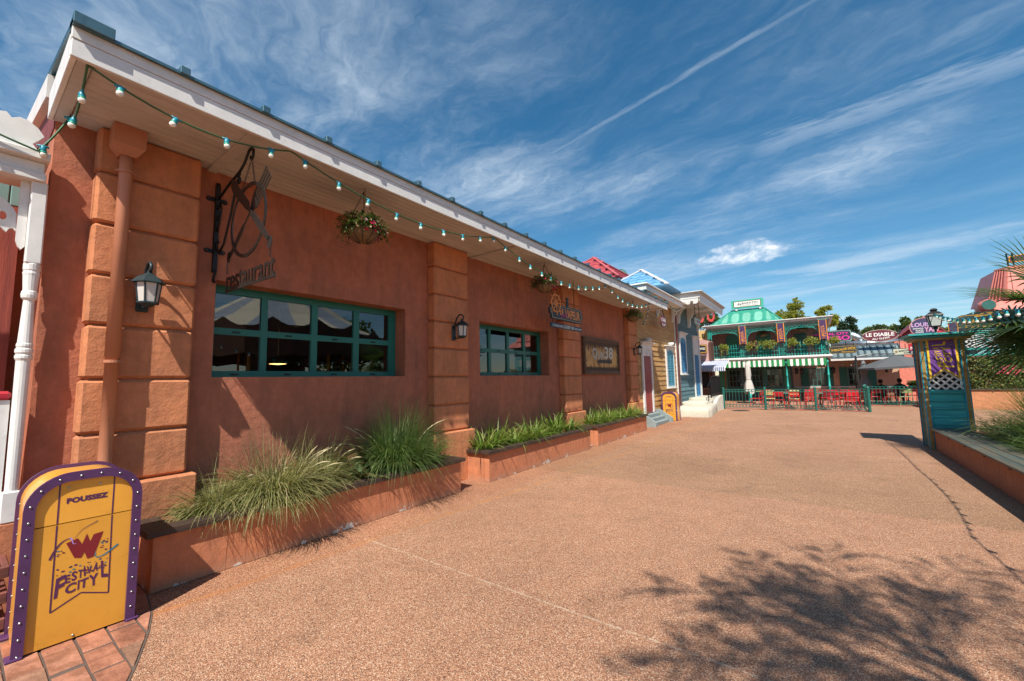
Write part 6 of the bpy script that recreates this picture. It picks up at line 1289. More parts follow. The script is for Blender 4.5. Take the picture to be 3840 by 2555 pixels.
# ================================================================ terrace furniture
CRD = pbr('chair_red', (.52, .012, .02), .35, var=.08, rv=.12); CYE = pbr('chair_pale_yellow', (.55, .48, .20), .4, var=.08); CGR = pbr('chair_sage', (.32, .38, .16), .4, var=.08); CDR = pbr('chair_dark_red', (.20, .01, .02), .4); CTE = pbr('table_green', (.03, .26, .20), .4)
def make_chair(m, nm):
    t = thing('bistro_chair', 'x', 'chair', (0, 0, 0), 'metal chairs on the terrace'); O = lambda b, n_: b.obj(n_, m, t, False, world=False)
    b = B(); b.tube([(-.21, -.20, .43), (.21, -.20, .43), (.21, .22, .44), (-.21, .22, .44)], .012, 5, True); O(b, 'seat_frame')
    for i in range(6): b = B(); b.box(-.20, .20, -.20+.068*i, -.145+.068*i, .435, .450, .004); O(b, 'seat_slat')
    for (x_, y, xx, yy) in ((-.21, .20, -.24, .25), (.21, .20, .24, .25)): b = B(); b.tube([(x_, y, .43), (xx, yy, 0)], .012, 5); O(b, 'leg')
    for s_ in (-1, 1): b = B(); b.tube([(s_*.24, -.32, 0), (s_*.215, -.20, .43), (s_*.20, -.27, .84), (s_*.18, -.275, .86)], .012, 5); O(b, 'leg')
    for z, h_ in ((.62, .10), (.74, .12)): 
        b = B(); b.add([(-.20, -.245, z), (0, -.275, z), (.20, -.245, z), (-.20, -.26, z+h_), (0, -.29, z+h_), (.20, -.26, z+h_), (-.20, -.235, z), (0, -.265, z), (.20, -.235, z), (-.20, -.25, z+h_), (0, -.28, z+h_), (.20, -.25, z+h_)], [(0, 1, 4, 3), (1, 2, 5, 4), (9, 10, 7, 6), (10, 11, 8, 7), (3, 4, 10, 9), (4, 5, 11, 10), (0, 6, 7, 1), (1, 7, 8, 2)]); O(b, 'back_slat')
    return t
def make_table(m):
    t = thing('bistro_table', 'x', 'table', (0, 0, 0), 'bistro tables on the terrace'); b = B(); b.box(-.33, .33, -.33, .33, .725, .75, .01); b.obj('table_top', m, t, world=False)
    b = B(); b.tube([(0, 0, .03), (0, 0, .725)], .022, 6); b.obj('stem', IRON, t, world=False)
    for k in range(4): a = PI/4+k*PI/2; b = B(); b.tube([(0, 0, .30), (.10*math.cos(a), .10*math.sin(a), .12), (.28*math.cos(a), .28*math.sin(a), .0)], .014, 5); b.obj('foot', IRON, t, world=False)
    return t
cp = {'r': make_chair(CRD, 'r'), 'y': make_chair(CYE, 'y'), 'g': make_chair(CGR, 'g'), 'd': make_chair(CDR, 'd')}; tp = {'r': make_table(CRD), 't': make_table(CTE), 'y': make_table(CYE)}; used = set()
def put(pool, k, loc, rz, label):
    if (id(pool), k) not in used: used.add((id(pool), k)); o = pool[k]; o.location = loc; o.rotation_euler = (0, 0, rz); o['label'] = label; return o
    return dup(pool[k], loc, rz, label)
CN = {'r': 'red', 'y': 'pale yellow', 'g': 'sage green', 'd': 'dark red'}
rows = [(23.75, [(-1.55, 'r', 0), (-.95, 'r', .08), (-.28, 'r', -.06), (.36, 'd', .1), (1.15, 'r', 2.9)], 'in the row right behind the fence'),
        (25.05, [(-2.62, 'r', 1.4), (-2.02, 'y', .1), (-1.0, 'y', 3.1), (-.3, 'r', 3.2), (.55, 'r', 3.0), (1.2, 'r', 2.7)], 'in the second row behind the fence'),
        (26.7, [(-2.3, 'r', .3), (-1.2, 'd', 0), (-.4, 'r', .1), (.3, 'r', -.2), (1.0, 'r', .3), (1.5, 'r', 1.8)], 'in the third row behind the fence'),
        (28.2, [(2.35, 'r', .2), (2.95, 'r', 3.0), (3.45, 'g', .05), (4.1, 'r', -.1)], 'right behind the far fence panel'),
        (29.7, [(2.75, 'd', 3.3), (3.3, 'g', 3.1), (3.9, 'r', 3.0), (4.5, 'r', 2.9)], 'in the back row under the grey parasol')]
for y, L, wh in rows:
    for i, (x_, k, a) in enumerate(L): put(cp, k, (x_, y+rnd.uniform(-.1, .1), .006), a, '%s metal chair, %s from the left %s' % (CN[k], NB[i], wh))
for (x_, y, k, lb) in ((-1.2, 24.4, 't', 'turquoise topped table behind the left pair of red chairs'), (.05, 24.4, 't', 'turquoise topped table behind the dark red chair'), (-1.6, 26.0, 'r', 'red topped table left in the middle of the terrace'), (-.1, 25.9, 'r', 'red topped table at the centre of the terrace'), (1.05, 25.8, 'r', 'red topped table near the gate post'), (2.7, 29.0, 'r', 'red topped table under the grey parasol'), (3.65, 28.9, 'r', 'red topped table beside the sage green chair'), (-2.5, 27.2, 'y', 'pale yellow table left near the gallery column')): put(tp, k, (x_, y, .006), rnd.uniform(-.1, .1), lb)
# parasols
def closed_parasol(c, label, m, top, low, tail=True):
    t = thing('closed_parasol', label, 'parasol', c); c = Vector(c); b = B(); b.tube([c+Vector((-.35, .3, .05)), c+Vector((-.36, .3, top*.8)), c+Vector((-.34, .25, top+.05))], .035, 6); b.tube([c+Vector((-.34, .25, top+.05)), c+Vector((0, 0, top-.02))], .02, 5); b.obj('mast', IRON2, t)
    b = B(); b.lathe([(.5, 0), (.5, .04), (.42, .07), (.05, .08)], c+Vector((-.2, .1, 0)), 4); b.obj('base', IRON2, t); b = B(); n = 18; H = top-low; prof = ((.0, .05), (.08, .09), (.2, .13), (.45, .145), (.58, .11), (.60, .115), (.75, .18), (.92, .23), (1., .25)); rr = random.Random(4); o = len(b.v)
    for (u, r_) in prof:
        for k in range(n): a = k*2*PI/n; q = r_*(1+(.22 if k % 3 == 0 else -.16)*min(1, u*3)); b.v.append(c+Vector((q*math.cos(a), q*math.sin(a), top-H*u-(rr.uniform(0, .22) if u == 1. else 0))))
    for i in range(len(prof)-1):
        for k in range(n): b.f.append([o+i*n+k, o+(i+1)*n+k, o+(i+1)*n+(k+1) % n, o+i*n+(k+1) % n]); b.mi.append(0)
    b.obj('folded_canopy', m, t, True); b = B(); b.tube([c+Vector((.125*math.cos(a), .125*math.sin(a), top-H*.585)) for a in [k*PI/6 for k in range(12)]], .02, 5, True); b.obj('strap', m, t)
    b = B(); b.tube([c+Vector((0, 0, .07)), c+Vector((0, 0, low+.3))], .025, 6); b.obj('pole', GRI if tail else IRON2, t)
closed_parasol((-3.30, 28.2, 0), 'closed pale grey parasol in front of the gallery', pbr('parasol_pale', (.50, .48, .44), .85, var=.06), 2.46, .72); closed_parasol((2.02, 28.6, 0), 'closed dark grey parasol beside the open one', pbr('parasol_grey', (.17, .17, .17), .85), 2.30, .85, False)
t = thing('open_parasol', 'open dark grey cantilever parasol over the right tables', 'parasol', (3.3, 29, 0)); PC = pbr('parasol_dark', (.085, .09, .095), .85, var=.06); b = B(); ap = Vector((3.30, 28.6, 2.52)); rim = []
for k in range(8): a = k*PI/4+.15; rim.append(Vector((3.30+1.62*math.cos(a), 28.6+1.62*math.sin(a), 1.98-.10*math.cos(a-PI*1.15))))
mid = [ap.lerp(p, .5)+Vector((0, 0, .03)) for p in rim]; b.add([ap]+mid+rim+[p-Vector((0, 0, .10)) for p in rim], [(0, 1+k, 1+(k+1) % 8) for k in range(8)]+[(1+k, 9+k, 9+(k+1) % 8, 1+(k+1) % 8) for k in range(8)]+[(9+k, 17+k, 17+(k+1) % 8, 9+(k+1) % 8) for k in range(8)]); b.obj('canopy', PC, t)
for p in rim: b = B(); b.bar(ap-Vector((0, 0, .06)), p-Vector((0, 0, .03)), .02, .02); b.obj('rib', IRON2, t)
b = B(); b.tube([(1.72, 28.0, .02), (1.70, 28.0, 2.55)], .045, 8); b.tube([(1.70, 28.0, 2.5), (2.4, 28.25, 2.62), (3.3, 28.6, 2.6)], .03, 6); b.obj('mast', IRON2, t); b = B(); b.box(1.35, 2.1, 27.65, 28.4, .007, .08, .02); b.obj('base', IRON2, t)
# ================================================================ seated people
def person(loc, rz, label, shirt, lean=0., arm_out=False):
    t = thing('person', label, 'person', loc); J = {}
    vs_ = []; ed = []; rd = []
    def j(n_, p, r_, par=None, ry=None):
        J[n_] = len(vs_); vs_.append(p); rd.append((r_, ry or r_)); 
        if par: ed.append((J[par], J[n_]))
    j('pel', (0, 0, .52), .155, None, .12); j('bel', (0, .0, .66), .15, 'pel', .11); j('che', (0, .03+lean, .86), .165, 'bel', .115); j('shl', (0, .03+lean, .98), .13, 'che', .095); j('nek', (0, .045+lean, 1.07), .055, 'shl'); j('hd0', (0, .06+lean, 1.14), .075, 'nek'); j('hd1', (0, .06+lean, 1.22), .092, 'hd0', .10); j('hd2', (0, .05+lean, 1.29), .07, 'hd1')
    for s_ in (-1, 1):
        k = 'l' if s_ < 0 else 'r'
        j('a'+k, (s_*.19, .03+lean, .96), .058, 'shl'); el = (s_*(.42 if arm_out and s_ < 0 else .25), .08 if not arm_out else .12, .78 if not arm_out else .92); j('e'+k, el, .045, 'a'+k); j('w'+k, (s_*(.10 if not arm_out or s_ > 0 else .62), .34 if not arm_out or s_ > 0 else .26, .76 if not arm_out or s_ > 0 else .95), .034, 'e'+k); j('h'+k, (s_*(.06 if not arm_out or s_ > 0 else .70), .40 if not arm_out or s_ > 0 else .3, .77 if not arm_out or s_ > 0 else .96), .036, 'w'+k)
        j('t'+k, (s_*.10, .06, .50), .088, 'pel'); j('k'+k, (s_*.13, .46, .52), .065, 't'+k); j('n'+k, (s_*.13, .44, .10), .045, 'k'+k); j('f'+k, (s_*.14, .58, .04), .04, 'n'+k)
    me = bpy.data.meshes.new('p'); me.from_pydata(vs_, ed, []); o = bpy.data.objects.new('p', me); COL.objects.link(o); md = o.modifiers.new('s', 'SKIN'); sv = me.skin_vertices[0].data
    for i, r_ in enumerate(rd): sv[i].radius = r_
    sv[0].use_root = True; o.modifiers.new('u', 'SUBSURF').levels = 2; dg = bpy.context.evaluated_depsgraph_get(); dg.update(); m2 = bpy.data.meshes.new_from_object(o.evaluated_get(dg)); bpy.data.objects.remove(o)
    sk_ = pbr('skin', (.26, .13, .085), .5); tr_ = pbr('trousers', (.03, .035, .05), .8)
    for m_ in (shirt, sk_, tr_): m2.materials.append(m_)
    for p in m2.polygons:
        c = p.center; p.use_smooth = True; p.material_index = 1 if (c.z > 1.05 or (c.y > .30 and c.z > .66) or abs(c.x) > .5) else (2 if c.z < .60 else 0)
    b_ = bpy.data.objects.new('body', m2); COL.objects.link(b_); b_.parent = t
    hb = B(); hb.lathe([(.0, 1.345), (.06, 1.335), (.092, 1.295), (.102, 1.24), (.096, 1.18), (.07, 1.14)], (0, .045+lean, 0), 14, sy=1.08)
    hb.v = [v+Vector((0, -.012 if v.z < 1.3 else 0, 0)) for v in hb.v]; hb.obj('hair', pbr('dark_hair', (.018, .012, .009), .6, bump=.3, bs=60), t, True, world=False)
    fb = B()
    for s_ in (-1, 1): fb.lathe([(.0, -.012), (.012, 0), (.0, .012)], (s_*.035, .152+lean, 1.225), 8); fb.lathe([(.0, -.03), (.016, 0), (.0, .03)], (s_*.098, .06+lean, 1.21), 8)
    fb.tube([(0, .150+lean, 1.225), (0, .175+lean, 1.195)], [.008, .014], 6); fb.tube([(-.025, .148+lean, 1.165), (.025, .148+lean, 1.165)], .006, 5); fb.obj('face', sk_, t, True, world=False)
    t.rotation_euler = (0, 0, rz); return t
person((3.42, 29.1, .0), 0, 'person in a dark shirt seated with back to the camera beside the pink house', pbr('dark_shirt', (.025, .028, .035), .85)); person((2.72, 29.4, -.04), .2, 'person seated at the left under the grey parasol, arm stretched out', pbr('black_shirt', (.02, .018, .018), .85), .03, True)
# ================================================================ turquoise booth
BT = thing('booth', 'narrow turquoise booth with ochre studded corner trim and flat roof', 'booth', (2.18, 12.85, 0)); OCH = pbr('ochre_trim', (.34, .21, .055), .5, var=.12, grime=.2); STUD = pbr('gold_stud', (.60, .45, .14), .3, .8); PTR = pbr('plum_trim', (.06, .025, .055), .5); TBL = pbr('bright_blue_edge', (.01, .30, .44), .5)
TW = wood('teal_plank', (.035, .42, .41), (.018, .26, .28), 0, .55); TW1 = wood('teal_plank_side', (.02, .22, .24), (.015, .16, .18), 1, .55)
X0, X1, Y0_, Y1_ = 1.84, 2.54, 12.52, 13.22
b = B(); b.box(X0+.05, X1-.05, Y0_+.06, Y1_-.06, 0, 1.16); b.obj('core', pbr('booth_core', (.012, .10, .11), .7), BT)
b = B(); b.box(X0+.08, X1-.08, Y0_+.30, Y0_+.32, 1.16, 2.36); b.obj('inner_wall', pbr('booth_dark', (.03, .035, .03), .8), BT)
for i in range(7):
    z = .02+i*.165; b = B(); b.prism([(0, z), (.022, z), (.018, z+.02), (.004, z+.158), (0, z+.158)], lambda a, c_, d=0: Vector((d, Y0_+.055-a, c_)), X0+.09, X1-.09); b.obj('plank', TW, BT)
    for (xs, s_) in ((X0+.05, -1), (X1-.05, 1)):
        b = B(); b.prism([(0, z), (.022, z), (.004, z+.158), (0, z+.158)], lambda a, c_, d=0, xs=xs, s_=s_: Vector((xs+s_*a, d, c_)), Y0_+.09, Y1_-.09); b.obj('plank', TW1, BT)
b = B(); b.box(X0+.09, X1-.09, Y0_+.012, Y0_+.05, 1.175, 1.26, .004); b.obj('mid_rail', TW, BT); b = B(); b.box(X0+.012, X0+.05, Y0_+.09, Y1_-.09, 1.175, 1.26, .004); b.obj('mid_rail', TW1, BT)
for (xa, ya) in ((X0, Y0_), (X1-.09, Y0_), (X0, Y1_-.09), (X1-.09, Y1_-.09)):
    b = B(); b.box(xa, xa+.09, ya, ya+.09, 0, 2.37, .004); ps = b.obj('corner_post', TBL, BT); b = B(); b.box(xa+.018, xa+.072, ya-.008, ya, .0, 2.36, .002); b.obj('front_trim', OCH, ps); b = B(); b.box(xa-.008 if xa < 2 else xa+.09, xa if xa < 2 else xa+.098, ya+.018, ya+.072, .0, 2.36, .002); b.obj('side_trim', OCH if xa > 2 or ya < 12.6 else PTR, ps)
    for k in range(13):
        b = B(); b.lathe([(.0, -.010), (.007, -.008), (.010, 0)], (xa+.045, ya-.008, .16+k*.172), 6, 'y'); b.obj('stud', STUD, ps)
wv2 = [(Y0_+.10+.035*math.sin(z*5.2), z) for z in [1.28+k*.06 for k in range(18)]]; b = B(); o = [(p[0], p[1]) for p in wv2]+[(p[0]+.10, p[1]) for p in wv2[::-1]]; b.prism(o, lambda a, c_, d=0: Vector((X0+.01-d, a, c_)), 0, .03); b.obj('wavy_trim', PTR, BT); b = B(); ribbon(b, [(p[0]+.05, p[1]) for p in wv2], .02, .02, lambda a, c_, d=0: Vector((X0-.022, a, c_)), 0); b.obj('wavy_line', OCH, BT)
def lattice(parent, fr, x0, x1, z0, z1, sp, wd, mat=WHT, d=.012):
    H = z1-z0; n = int((x1-x0+H)/sp)+1
    for k in range(n):
        for s_ in (0, 1):
            a = x0-H+k*sp; p, q = (a, z0), (a+H, z1)
            if s_: p, q = (a+H, z0), (a, z1)
            po = [(p[0]-wd*.7, p[1]), (p[0]+wd*.7, p[1]), (q[0]+wd*.7, q[1]), (q[0]-wd*.7, q[1])]
            po = clip(clip(po, (x0, z1), (x0, z0)) if True else po, (x1, z0), (x1, z1))
            if len(po) < 3: continue
            b = B(); b.prism(po, fr, d*s_, d*(s_+.95)); b.obj('lattice_slat', mat, parent)
lattice(BT, fy((0, Y0_+.06, 0)), X0+.09, X1-.09, 1.262, 2.36, .135, .035); lattice(BT, lambda a, c_, d=0: Vector((X0+.06-d, a, c_)), Y0_+.09, Y1_-.09, 1.262, 2.36, .135, .035)
b = B(); b.box(1.72, 2.66, 12.36, 13.38, 2.37, 2.42, .006); b.box(1.66, 2.72, 12.28, 13.46, 2.422, 2.465, .006); b.obj('roof', [pbr('roof_edge_teal', (.03, .28, .27), .5)], BT); b = B(); b.box(1.76, 2.62, 12.40, 13.34, 2.32, 2.368); b.obj('roof_moulding', OCH, BT)
YBN = pbr('banner_yellow', (.72, .47, .02), .6); VIO = pbr('banner_violet', (.15, .045, .26), .6, var=.1)
bt = thing('pennant_banner', 'large purple pennant with yellow border on the turquoise booth', 'banner', (2.19, 12.48, 2.37), 'purple pennant banners'); f = fy((1.955, 12.500, 2.375)); w_, h_ = .465, .885
def swal(k, e=0): return [(k, -k), (w_-k, -k), (w_-k+.0, -h_+k*1.6), (w_/2, -h_+.20+k*1.3), (k, -h_+k*1.6)]
b = B(); b.prism(swal(0), f, -.008, 0); o = b.obj('cloth', YBN, bt); b = B(); b.prism(swal(.035), f, 0, .003); fi = b.obj('field', VIO, o); fr2 = lambda a, c_, d=0: f(-c_, a, d)
b = B(); fc_logo(b, fr2, -.64, -.10, -.375, -.09, .005, .03); b.obj('lettering', YBN, o)
rr = random.Random(9)
for m_ in (pbr('dot_magenta', (.55, .02, .22), .5), LBL, pbr('dot_orange', (.7, .2, .03), .5)):
    b = B()
    for i in range(12): x_, z = rr.uniform(.06, .40), -rr.uniform(.06, .68); s_ = rr.uniform(.004, .009); b.add([f(x_+s_*math.cos(q), z+s_*math.sin(q), .0045) for q in (0, 1.5, 3.1, 4.4)], [(0, 1, 2, 3)])
    b.obj('confetti', m_, o)
# lamp on the booth
t = thing('post_lamp', 'black four sided lamp standing on the booth roof', 'lamp', (2.19, 12.85, 2.465)); c = Vector((2.19, 12.85, 2.465)); b = B(); b.lathe([(.05, 0), (.05, .02), (.02, .04), (.018, .10), (.035, .12), (.05, .15), (.02, .17)], c, 10); b.obj('stem', IRON, t, True); b = B(); T = [c+Vector((.115*x_, .115*y, .42)) for x_, y in ((-1, -1), (1, -1), (1, 1), (-1, 1))]; L = [c+Vector((.075*x_, .075*y, .18)) for x_, y in ((-1, -1), (1, -1), (1, 1), (-1, 1))]
for k in range(4): b.tube([T[k], L[k]], .010, 4); b.bar(T[k], T[(k+1) % 4], .02, .02); b.bar(L[k], L[(k+1) % 4], .02, .02)
cg = b.obj('cage', IRON, t)
for k in range(4): q = B(); q.add([T[k], T[(k+1) % 4], L[(k+1) % 4], L[k]], [(0, 1, 2, 3)]); q.obj('pane', FROST, cg)
b = B(); b.lathe([(.19, .42), (.17, .445), (.10, .50), (.06, .51), (.085, .545), (.05, .575), (.0, .585)], c, 4, a0=PI/4); b.obj('cap', IRON, t)
# ================================================================ bench planter on the right
PR = thing('bench_planter', 'long raised planter with weathered green grey bench boards on top', 'planter', (2.4, 6, 0)); b = B(); b.box(1.92, 2.10, -4, 12.45, 0, .425, .008); b.box(2.10, 6.5, 12.2, 12.44, 0, .42); b.obj('wall', MB_, PR); b = B(); b.box(2.10, 6.5, -4, 12.2, 0, .36); b.obj('soil', SOIL, PR)
DK = wood('weathered_board', (.06, .082, .072), (.12, .095, .062), 1, .6)
for i in range(4):
    for k, (ya, yb_) in enumerate(((-4, -.6), (-.595, 2.8), (2.805, 6.2), (6.205, 9.4), (9.405, 12.42))):
        x_ = 1.845+i*.142; b = B(); b.box(x_, x_+.132, ya, yb_, .432, .468+rnd.uniform(-.002, .002), .005); b.obj('deck_board', DK, PR)
for y in [-3+1.0*k for k in range(16)]: b = B(); b.box(1.87, 2.42, y, y+.06, .40, .431); b.obj('bearer', DRKW, PR)
t = thing('bronze_fern_bush', 'bronze green ferny bush beside the turquoise booth', 'shrub', (2.75, 11.7, .36)); r = random.Random(8); b = B(); c = Vector((2.78, 11.6, .36))
for i in range(120):
    a = r.uniform(0, 2*PI); e_ = R(r.uniform(15, 85)); L_ = r.uniform(.35, .72); p = c+Vector((r.uniform(-.25, .25), r.uniform(-.5, .5), 0))
    for k in range(18):
        u = k/17; ee = e_-R(60)*u; dr = Vector((math.cos(a)*math.cos(ee), math.sin(a)*math.cos(ee), math.sin(ee))); p = p+dr*L_/18; sd = Vector((-math.sin(a), math.cos(a), r.uniform(-.3, .3)))
        for s_ in (-1, 1): leafq(b, p, sd*s_+dr*.6, Vector((0, 0, 1)), .09*math.sin(PI*(u*.85+.12)), .018)
b.obj('leaves', LBR, t)
grass_clump('tall_grass', 'tall bright green grass clump at the right edge', (2.95, 10.0, .36), 1300, 1.2, .013, .28, LG2, (50, 88), (30, 120), 0, 91, lean=(-.15, 0), erect=.3); grass_clump('pale_grass', 'low pale grass tuft beside the bench boards', (2.62, 10.7, .37), 800, .50, .008, .24, leafmat('pale_grass', [(.16, .19, .07), (.24, .25, .11), (.12, .16, .06)]), (20, 80), (30, 110), 0, 92, lean=(-.2, .1)); grass_clump('low_grass', 'dark green low grass in the planter at the right edge', (2.72, 9.2, .36), 800, .6, .010, .28, LG2, (30, 80), (30, 110), 0, 93)
def fan_palm(name, label, c, trunk_base, fronds, seed, leafL=.75, pet=.6, dirs=None, cat='palm', m=30, lw=.019):
    r = random.Random(seed); t = thing(name, label, cat, trunk_base); c = Vector(c); tb = Vector(trunk_base); b = B(); n = 14; b.tube([tb.lerp(c, k/n)+Vector((0, 0, 0)) for k in range(n+1)], [.13+.02*(k % 2) for k in range(n+1)], 10); b.obj('trunk', BARK, t, True)
    for i in range(fronds):
        if dirs and i < len(dirs): a, e_ = dirs[i]
        else: a, e_ = r.uniform(0, 2*PI), R(r.uniform(-25, 75))
        L_ = pet*r.uniform(.8, 1.2); d_ = Vector((math.cos(a)*math.cos(e_), math.sin(a)*math.cos(e_), math.sin(e_))); pm = c+d_*L_*.5; d2 = (d_+Vector((0, 0, -.25))).normalized(); hub = pm+d2*L_*.5; b = B(); b.tube([c, pm, hub], [.014, .011, .008], 5); sd = d2.cross(Vector((0, 0, 1))).normalized(); up = sd.cross(d2)
        roll_ = r.uniform(-.4, .4); sd, up = sd*math.cos(roll_)+up*math.sin(roll_), up*math.cos(roll_)-sd*math.sin(roll_)
        for k in range(m):
            q = (k/(m-1)-.5)*R(250); dl = (d2*math.cos(q)+sd*math.sin(q)+up*.12).normalized(); LL = leafL*r.uniform(.85, 1.05)*(.75+.25*math.cos(q)); pw = dl.cross(up).normalized(); l_, q_ = [], []; p = hub.copy()
            for s_ in range(6):
                u = s_/5; w_ = lw*(math.sin(PI*min(1, u*.8+.15))) if s_ < 5 else .001; l_.append(p+pw*w_); q_.append(p-pw*w_); p = p+(dl+Vector((0, 0, -.55*u*u))).normalized()*LL/5
            b.strip(l_, q_)
        b.obj('frond', PALM, t)
    return t
fan_palm('fan_palm', 'fan palm leaning its fronds into view at the right edge', (3.62, 11.0, 2.55), (3.75, 11.0, .36), 20, 5, 1.05, .75, [(PI*.98, R(5)), (PI*.9, R(-18)), (PI*1.05, R(32)), (PI*.82, R(12)), (PI*1.12, R(-32)), (PI*.72, R(38)), (PI*.95, R(55)), (PI*.86, R(-42))])
def feathery_tree(label, hub, base, seed):
    r = random.Random(seed); t = thing('feathery_tree', label, 'tree', base); hub = Vector(hub); tb = Vector(base); b = B(); b.tube([tb, tb.lerp(hub, .4)+Vector((.12, 0, 0)), hub], [.11, .07, .03], 8); lf = B()
    for i in range(19):
        a = 2.05+r.gauss(0, .95); e_ = R(r.uniform(-10, 45)); L = r.uniform(1.0, 2.3); p = hub-Vector((0, 0, r.uniform(0, .9))); pts = [p.copy()]; n = 12
        for k in range(n):
            u = k/n; a += r.gauss(0, .10); ee = e_-R(45)*u; dr = Vector((math.cos(a)*math.cos(ee), math.sin(a)*math.cos(ee), math.sin(ee))); p = p+dr*L/n; pts.append(p.copy())
            if k < 2: continue
            for s_ in (-1, 1):
                aa = a+s_*R(r.uniform(20, 55)); q = p.copy(); l_ = r.uniform(.25, .65)*(1.1-u*.5); m = 9; e2 = r.uniform(-.5, .3)
                for w_ in range(m):
                    q = q+Vector((math.cos(aa), math.sin(aa), e2-.06*w_)).normalized()*l_/m
                    for _ in range(2):
                        if r.random() < .88: leafq(lf, q, Vector((math.cos(aa+r.gauss(0, .5)), math.sin(aa+r.gauss(0, .5)), r.uniform(-.5, .2))), Vector((0, 0, 1)), r.uniform(.08, .16), r.uniform(.010, .020))
        b.tube(pts, [.016*(1-k/(n+1))+.003 for k in range(n+1)], 5)
    b.obj('trunk', BARK, t, True); lf.obj('crown', PALM, t); return t
feathery_tree('feathery tree behind the camera casting its branching shadow on the path', (2.75, -1.15, 7.0), (3.6, -1.6, .36), 23)
# ================================================================ ivy wall, lattice, far right buildings
OW = thing('garden_wall', 'low orange wall with dark coping below the ivy', 'wall', (6.5, 26.4, 0)); b = B(); b.box(3.95, 15, 26.35, 26.75, 0, .80); b.obj('wall', stucco('orange_garden_wall', (.50, .22, .11), (.42, .18, .09), .4), OW); b = B(); b.box(3.92, 12, 26.30, 26.80, .803, .86, .008); b.obj('coping', DRKW, OW)
t = thing('ivy_hedge', 'dense variegated ivy hedge growing on the wall behind the booth', 'hedge', (6.5, 26.8, .8)); r = random.Random(14); b = B()
for i in range(9000): x_ = r.uniform(4.2, 9.5) if i < 7000 else r.uniform(9.5, 14); z = .84+1.55*r.random()**.9+.12*math.sin(x_*3); p = Vector((x_, 26.62-.18*r.random()-.10*math.sin(x_*5)*math.sin(z*6), z)); leafq(b, p, rv3(r)+Vector((0, -.3, -.5)), Vector((0, -1, .2))+rv3(r)*.6, r.uniform(.06, .12), r.uniform(.05, .09), .1)
b.obj('leaves', LIV, t)
b = B()
for i in range(160): x_ = r.gauss(6.55, .14); z = r.gauss(1.62, .10); leafq(b, Vector((x_, 26.38, z)), rv3(r), Vector((0, -1, 0)), .09, .08)
b.obj('flowers', leafmat('ivy_flower', [(.55, .12, .14), (.62, .18, .2)]), t)
b = B(); b.box(4.2, 14, 26.62, 26.75, .86, 2.2); b.obj('wall_support', pbr('maroon_wall', (.20, .04, .045), .8), t)
LTT = thing('lattice_screen', 'white lattice screen with sea green rails above the ivy', 'screen', (6.4, 27, 2.3)); lattice(LTT, fy((0, 27.0, 0)), 5.4, 8.4, 2.66, 3.25, .2, .045); 
for z in (2.30, 2.58, 3.26): b = B(); b.box(5.3, 8.6, 26.96, 27.06, z, z+.075, .006); b.obj('rail', GRI, LTT)
for x_ in (5.4, 6.15, 6.9, 7.65, 8.4): b = B(); b.box(x_-.04, x_+.04, 26.98, 27.05, 2.2, 3.26); b.obj('post', GRI, LTT)
b = B(); b.box(5.2, 8.8, 26.8, 26.95, 2.2, 2.295); b.obj('beam', pbr('dusky_red_beam', (.36, .08, .07), .6), LTT)
PT = thing('pink_tower', 'building with tall tapering salmon pink metal roof at the right', 'building', (9, 33, 0)); SAL = pbr('salmon_metal', (.62, .21, .17), .45, var=.08); TEW = pbr('pale_teal_wall', (.17, .36, .38), .7)
b = B(); b.box(6.9, 12.5, 32.0, 37, 0, 4.75); b.obj('wall', TEW, PT); b = B(); b.add([(7.0, 31.4, 4.70), (13, 31.4, 4.70), (13, 37.5, 4.7), (7.0, 37.5, 4.7), (8.15, 32.6, 5.32), (13, 32.6, 5.32), (13, 36, 5.32), (8.15, 36, 5.32)], [(0, 1, 5, 4), (3, 0, 4, 7), (2, 3, 7, 6), (1, 2, 6, 5)]); b.obj('skirt_roof', SAL, PT)
tv = [(7.70, 33.2, 5.15), (8.22, 32.4, 5.3), (12.5, 32.4, 5.3), (12.5, 36, 5.3), (7.7, 36, 5.3), (8.15, 33.1, 6.98), (8.48, 32.7, 7.02), (12, 32.7, 7.02), (12, 35.5, 7.02), (8.15, 35.5, 7.02)]; b = B(); b.add(tv, [(0, 1, 6, 5), (1, 2, 7, 6), (2, 3, 8, 7), (4, 0, 5, 9), (3, 4, 9, 8), (5, 6, 7, 8, 9)]); tr = b.obj('tower_roof', SAL, PT)
for k in range(6): x_ = 8.5+k*.55; b = B(); b.bar((x_+.05, 32.38, 5.3), (x_+.1, 32.68, 7.0), .04, .05, (0, -1, 0)); b.obj('roof_seam', SAL, tr)
for k in range(5): u = (k+.5)/5; p, q = Vector(tv[0]).lerp(Vector(tv[1]), u), Vector(tv[5]).lerp(Vector(tv[6]), u); b = B(); b.bar(p+Vector((-.02, -.02, 0)), q+Vector((-.02, -.02, 0)), .03, .04); b.obj('roof_seam', SAL, tr)
b = B(); b.bar(tv[1], tv[6], .1, .08); b.bar(tv[5], tv[6], .1, .1); b.bar(tv[6], tv[7], .12, .12); b.obj('corner_cap', SAL, tr)
b = B(); b.lathe([(.28, 0), (.28, 1.2)], (7.35, 31.3, 5.0), 16, 'y'); b.obj('barrel_dormer', SAL, PT, True); b = B(); b.prism(circ(0, 0, .25, .25, 16), fy((7.35, 31.29, 5.0)), 0, .01); b.obj('dormer_face', DGRN, PT)
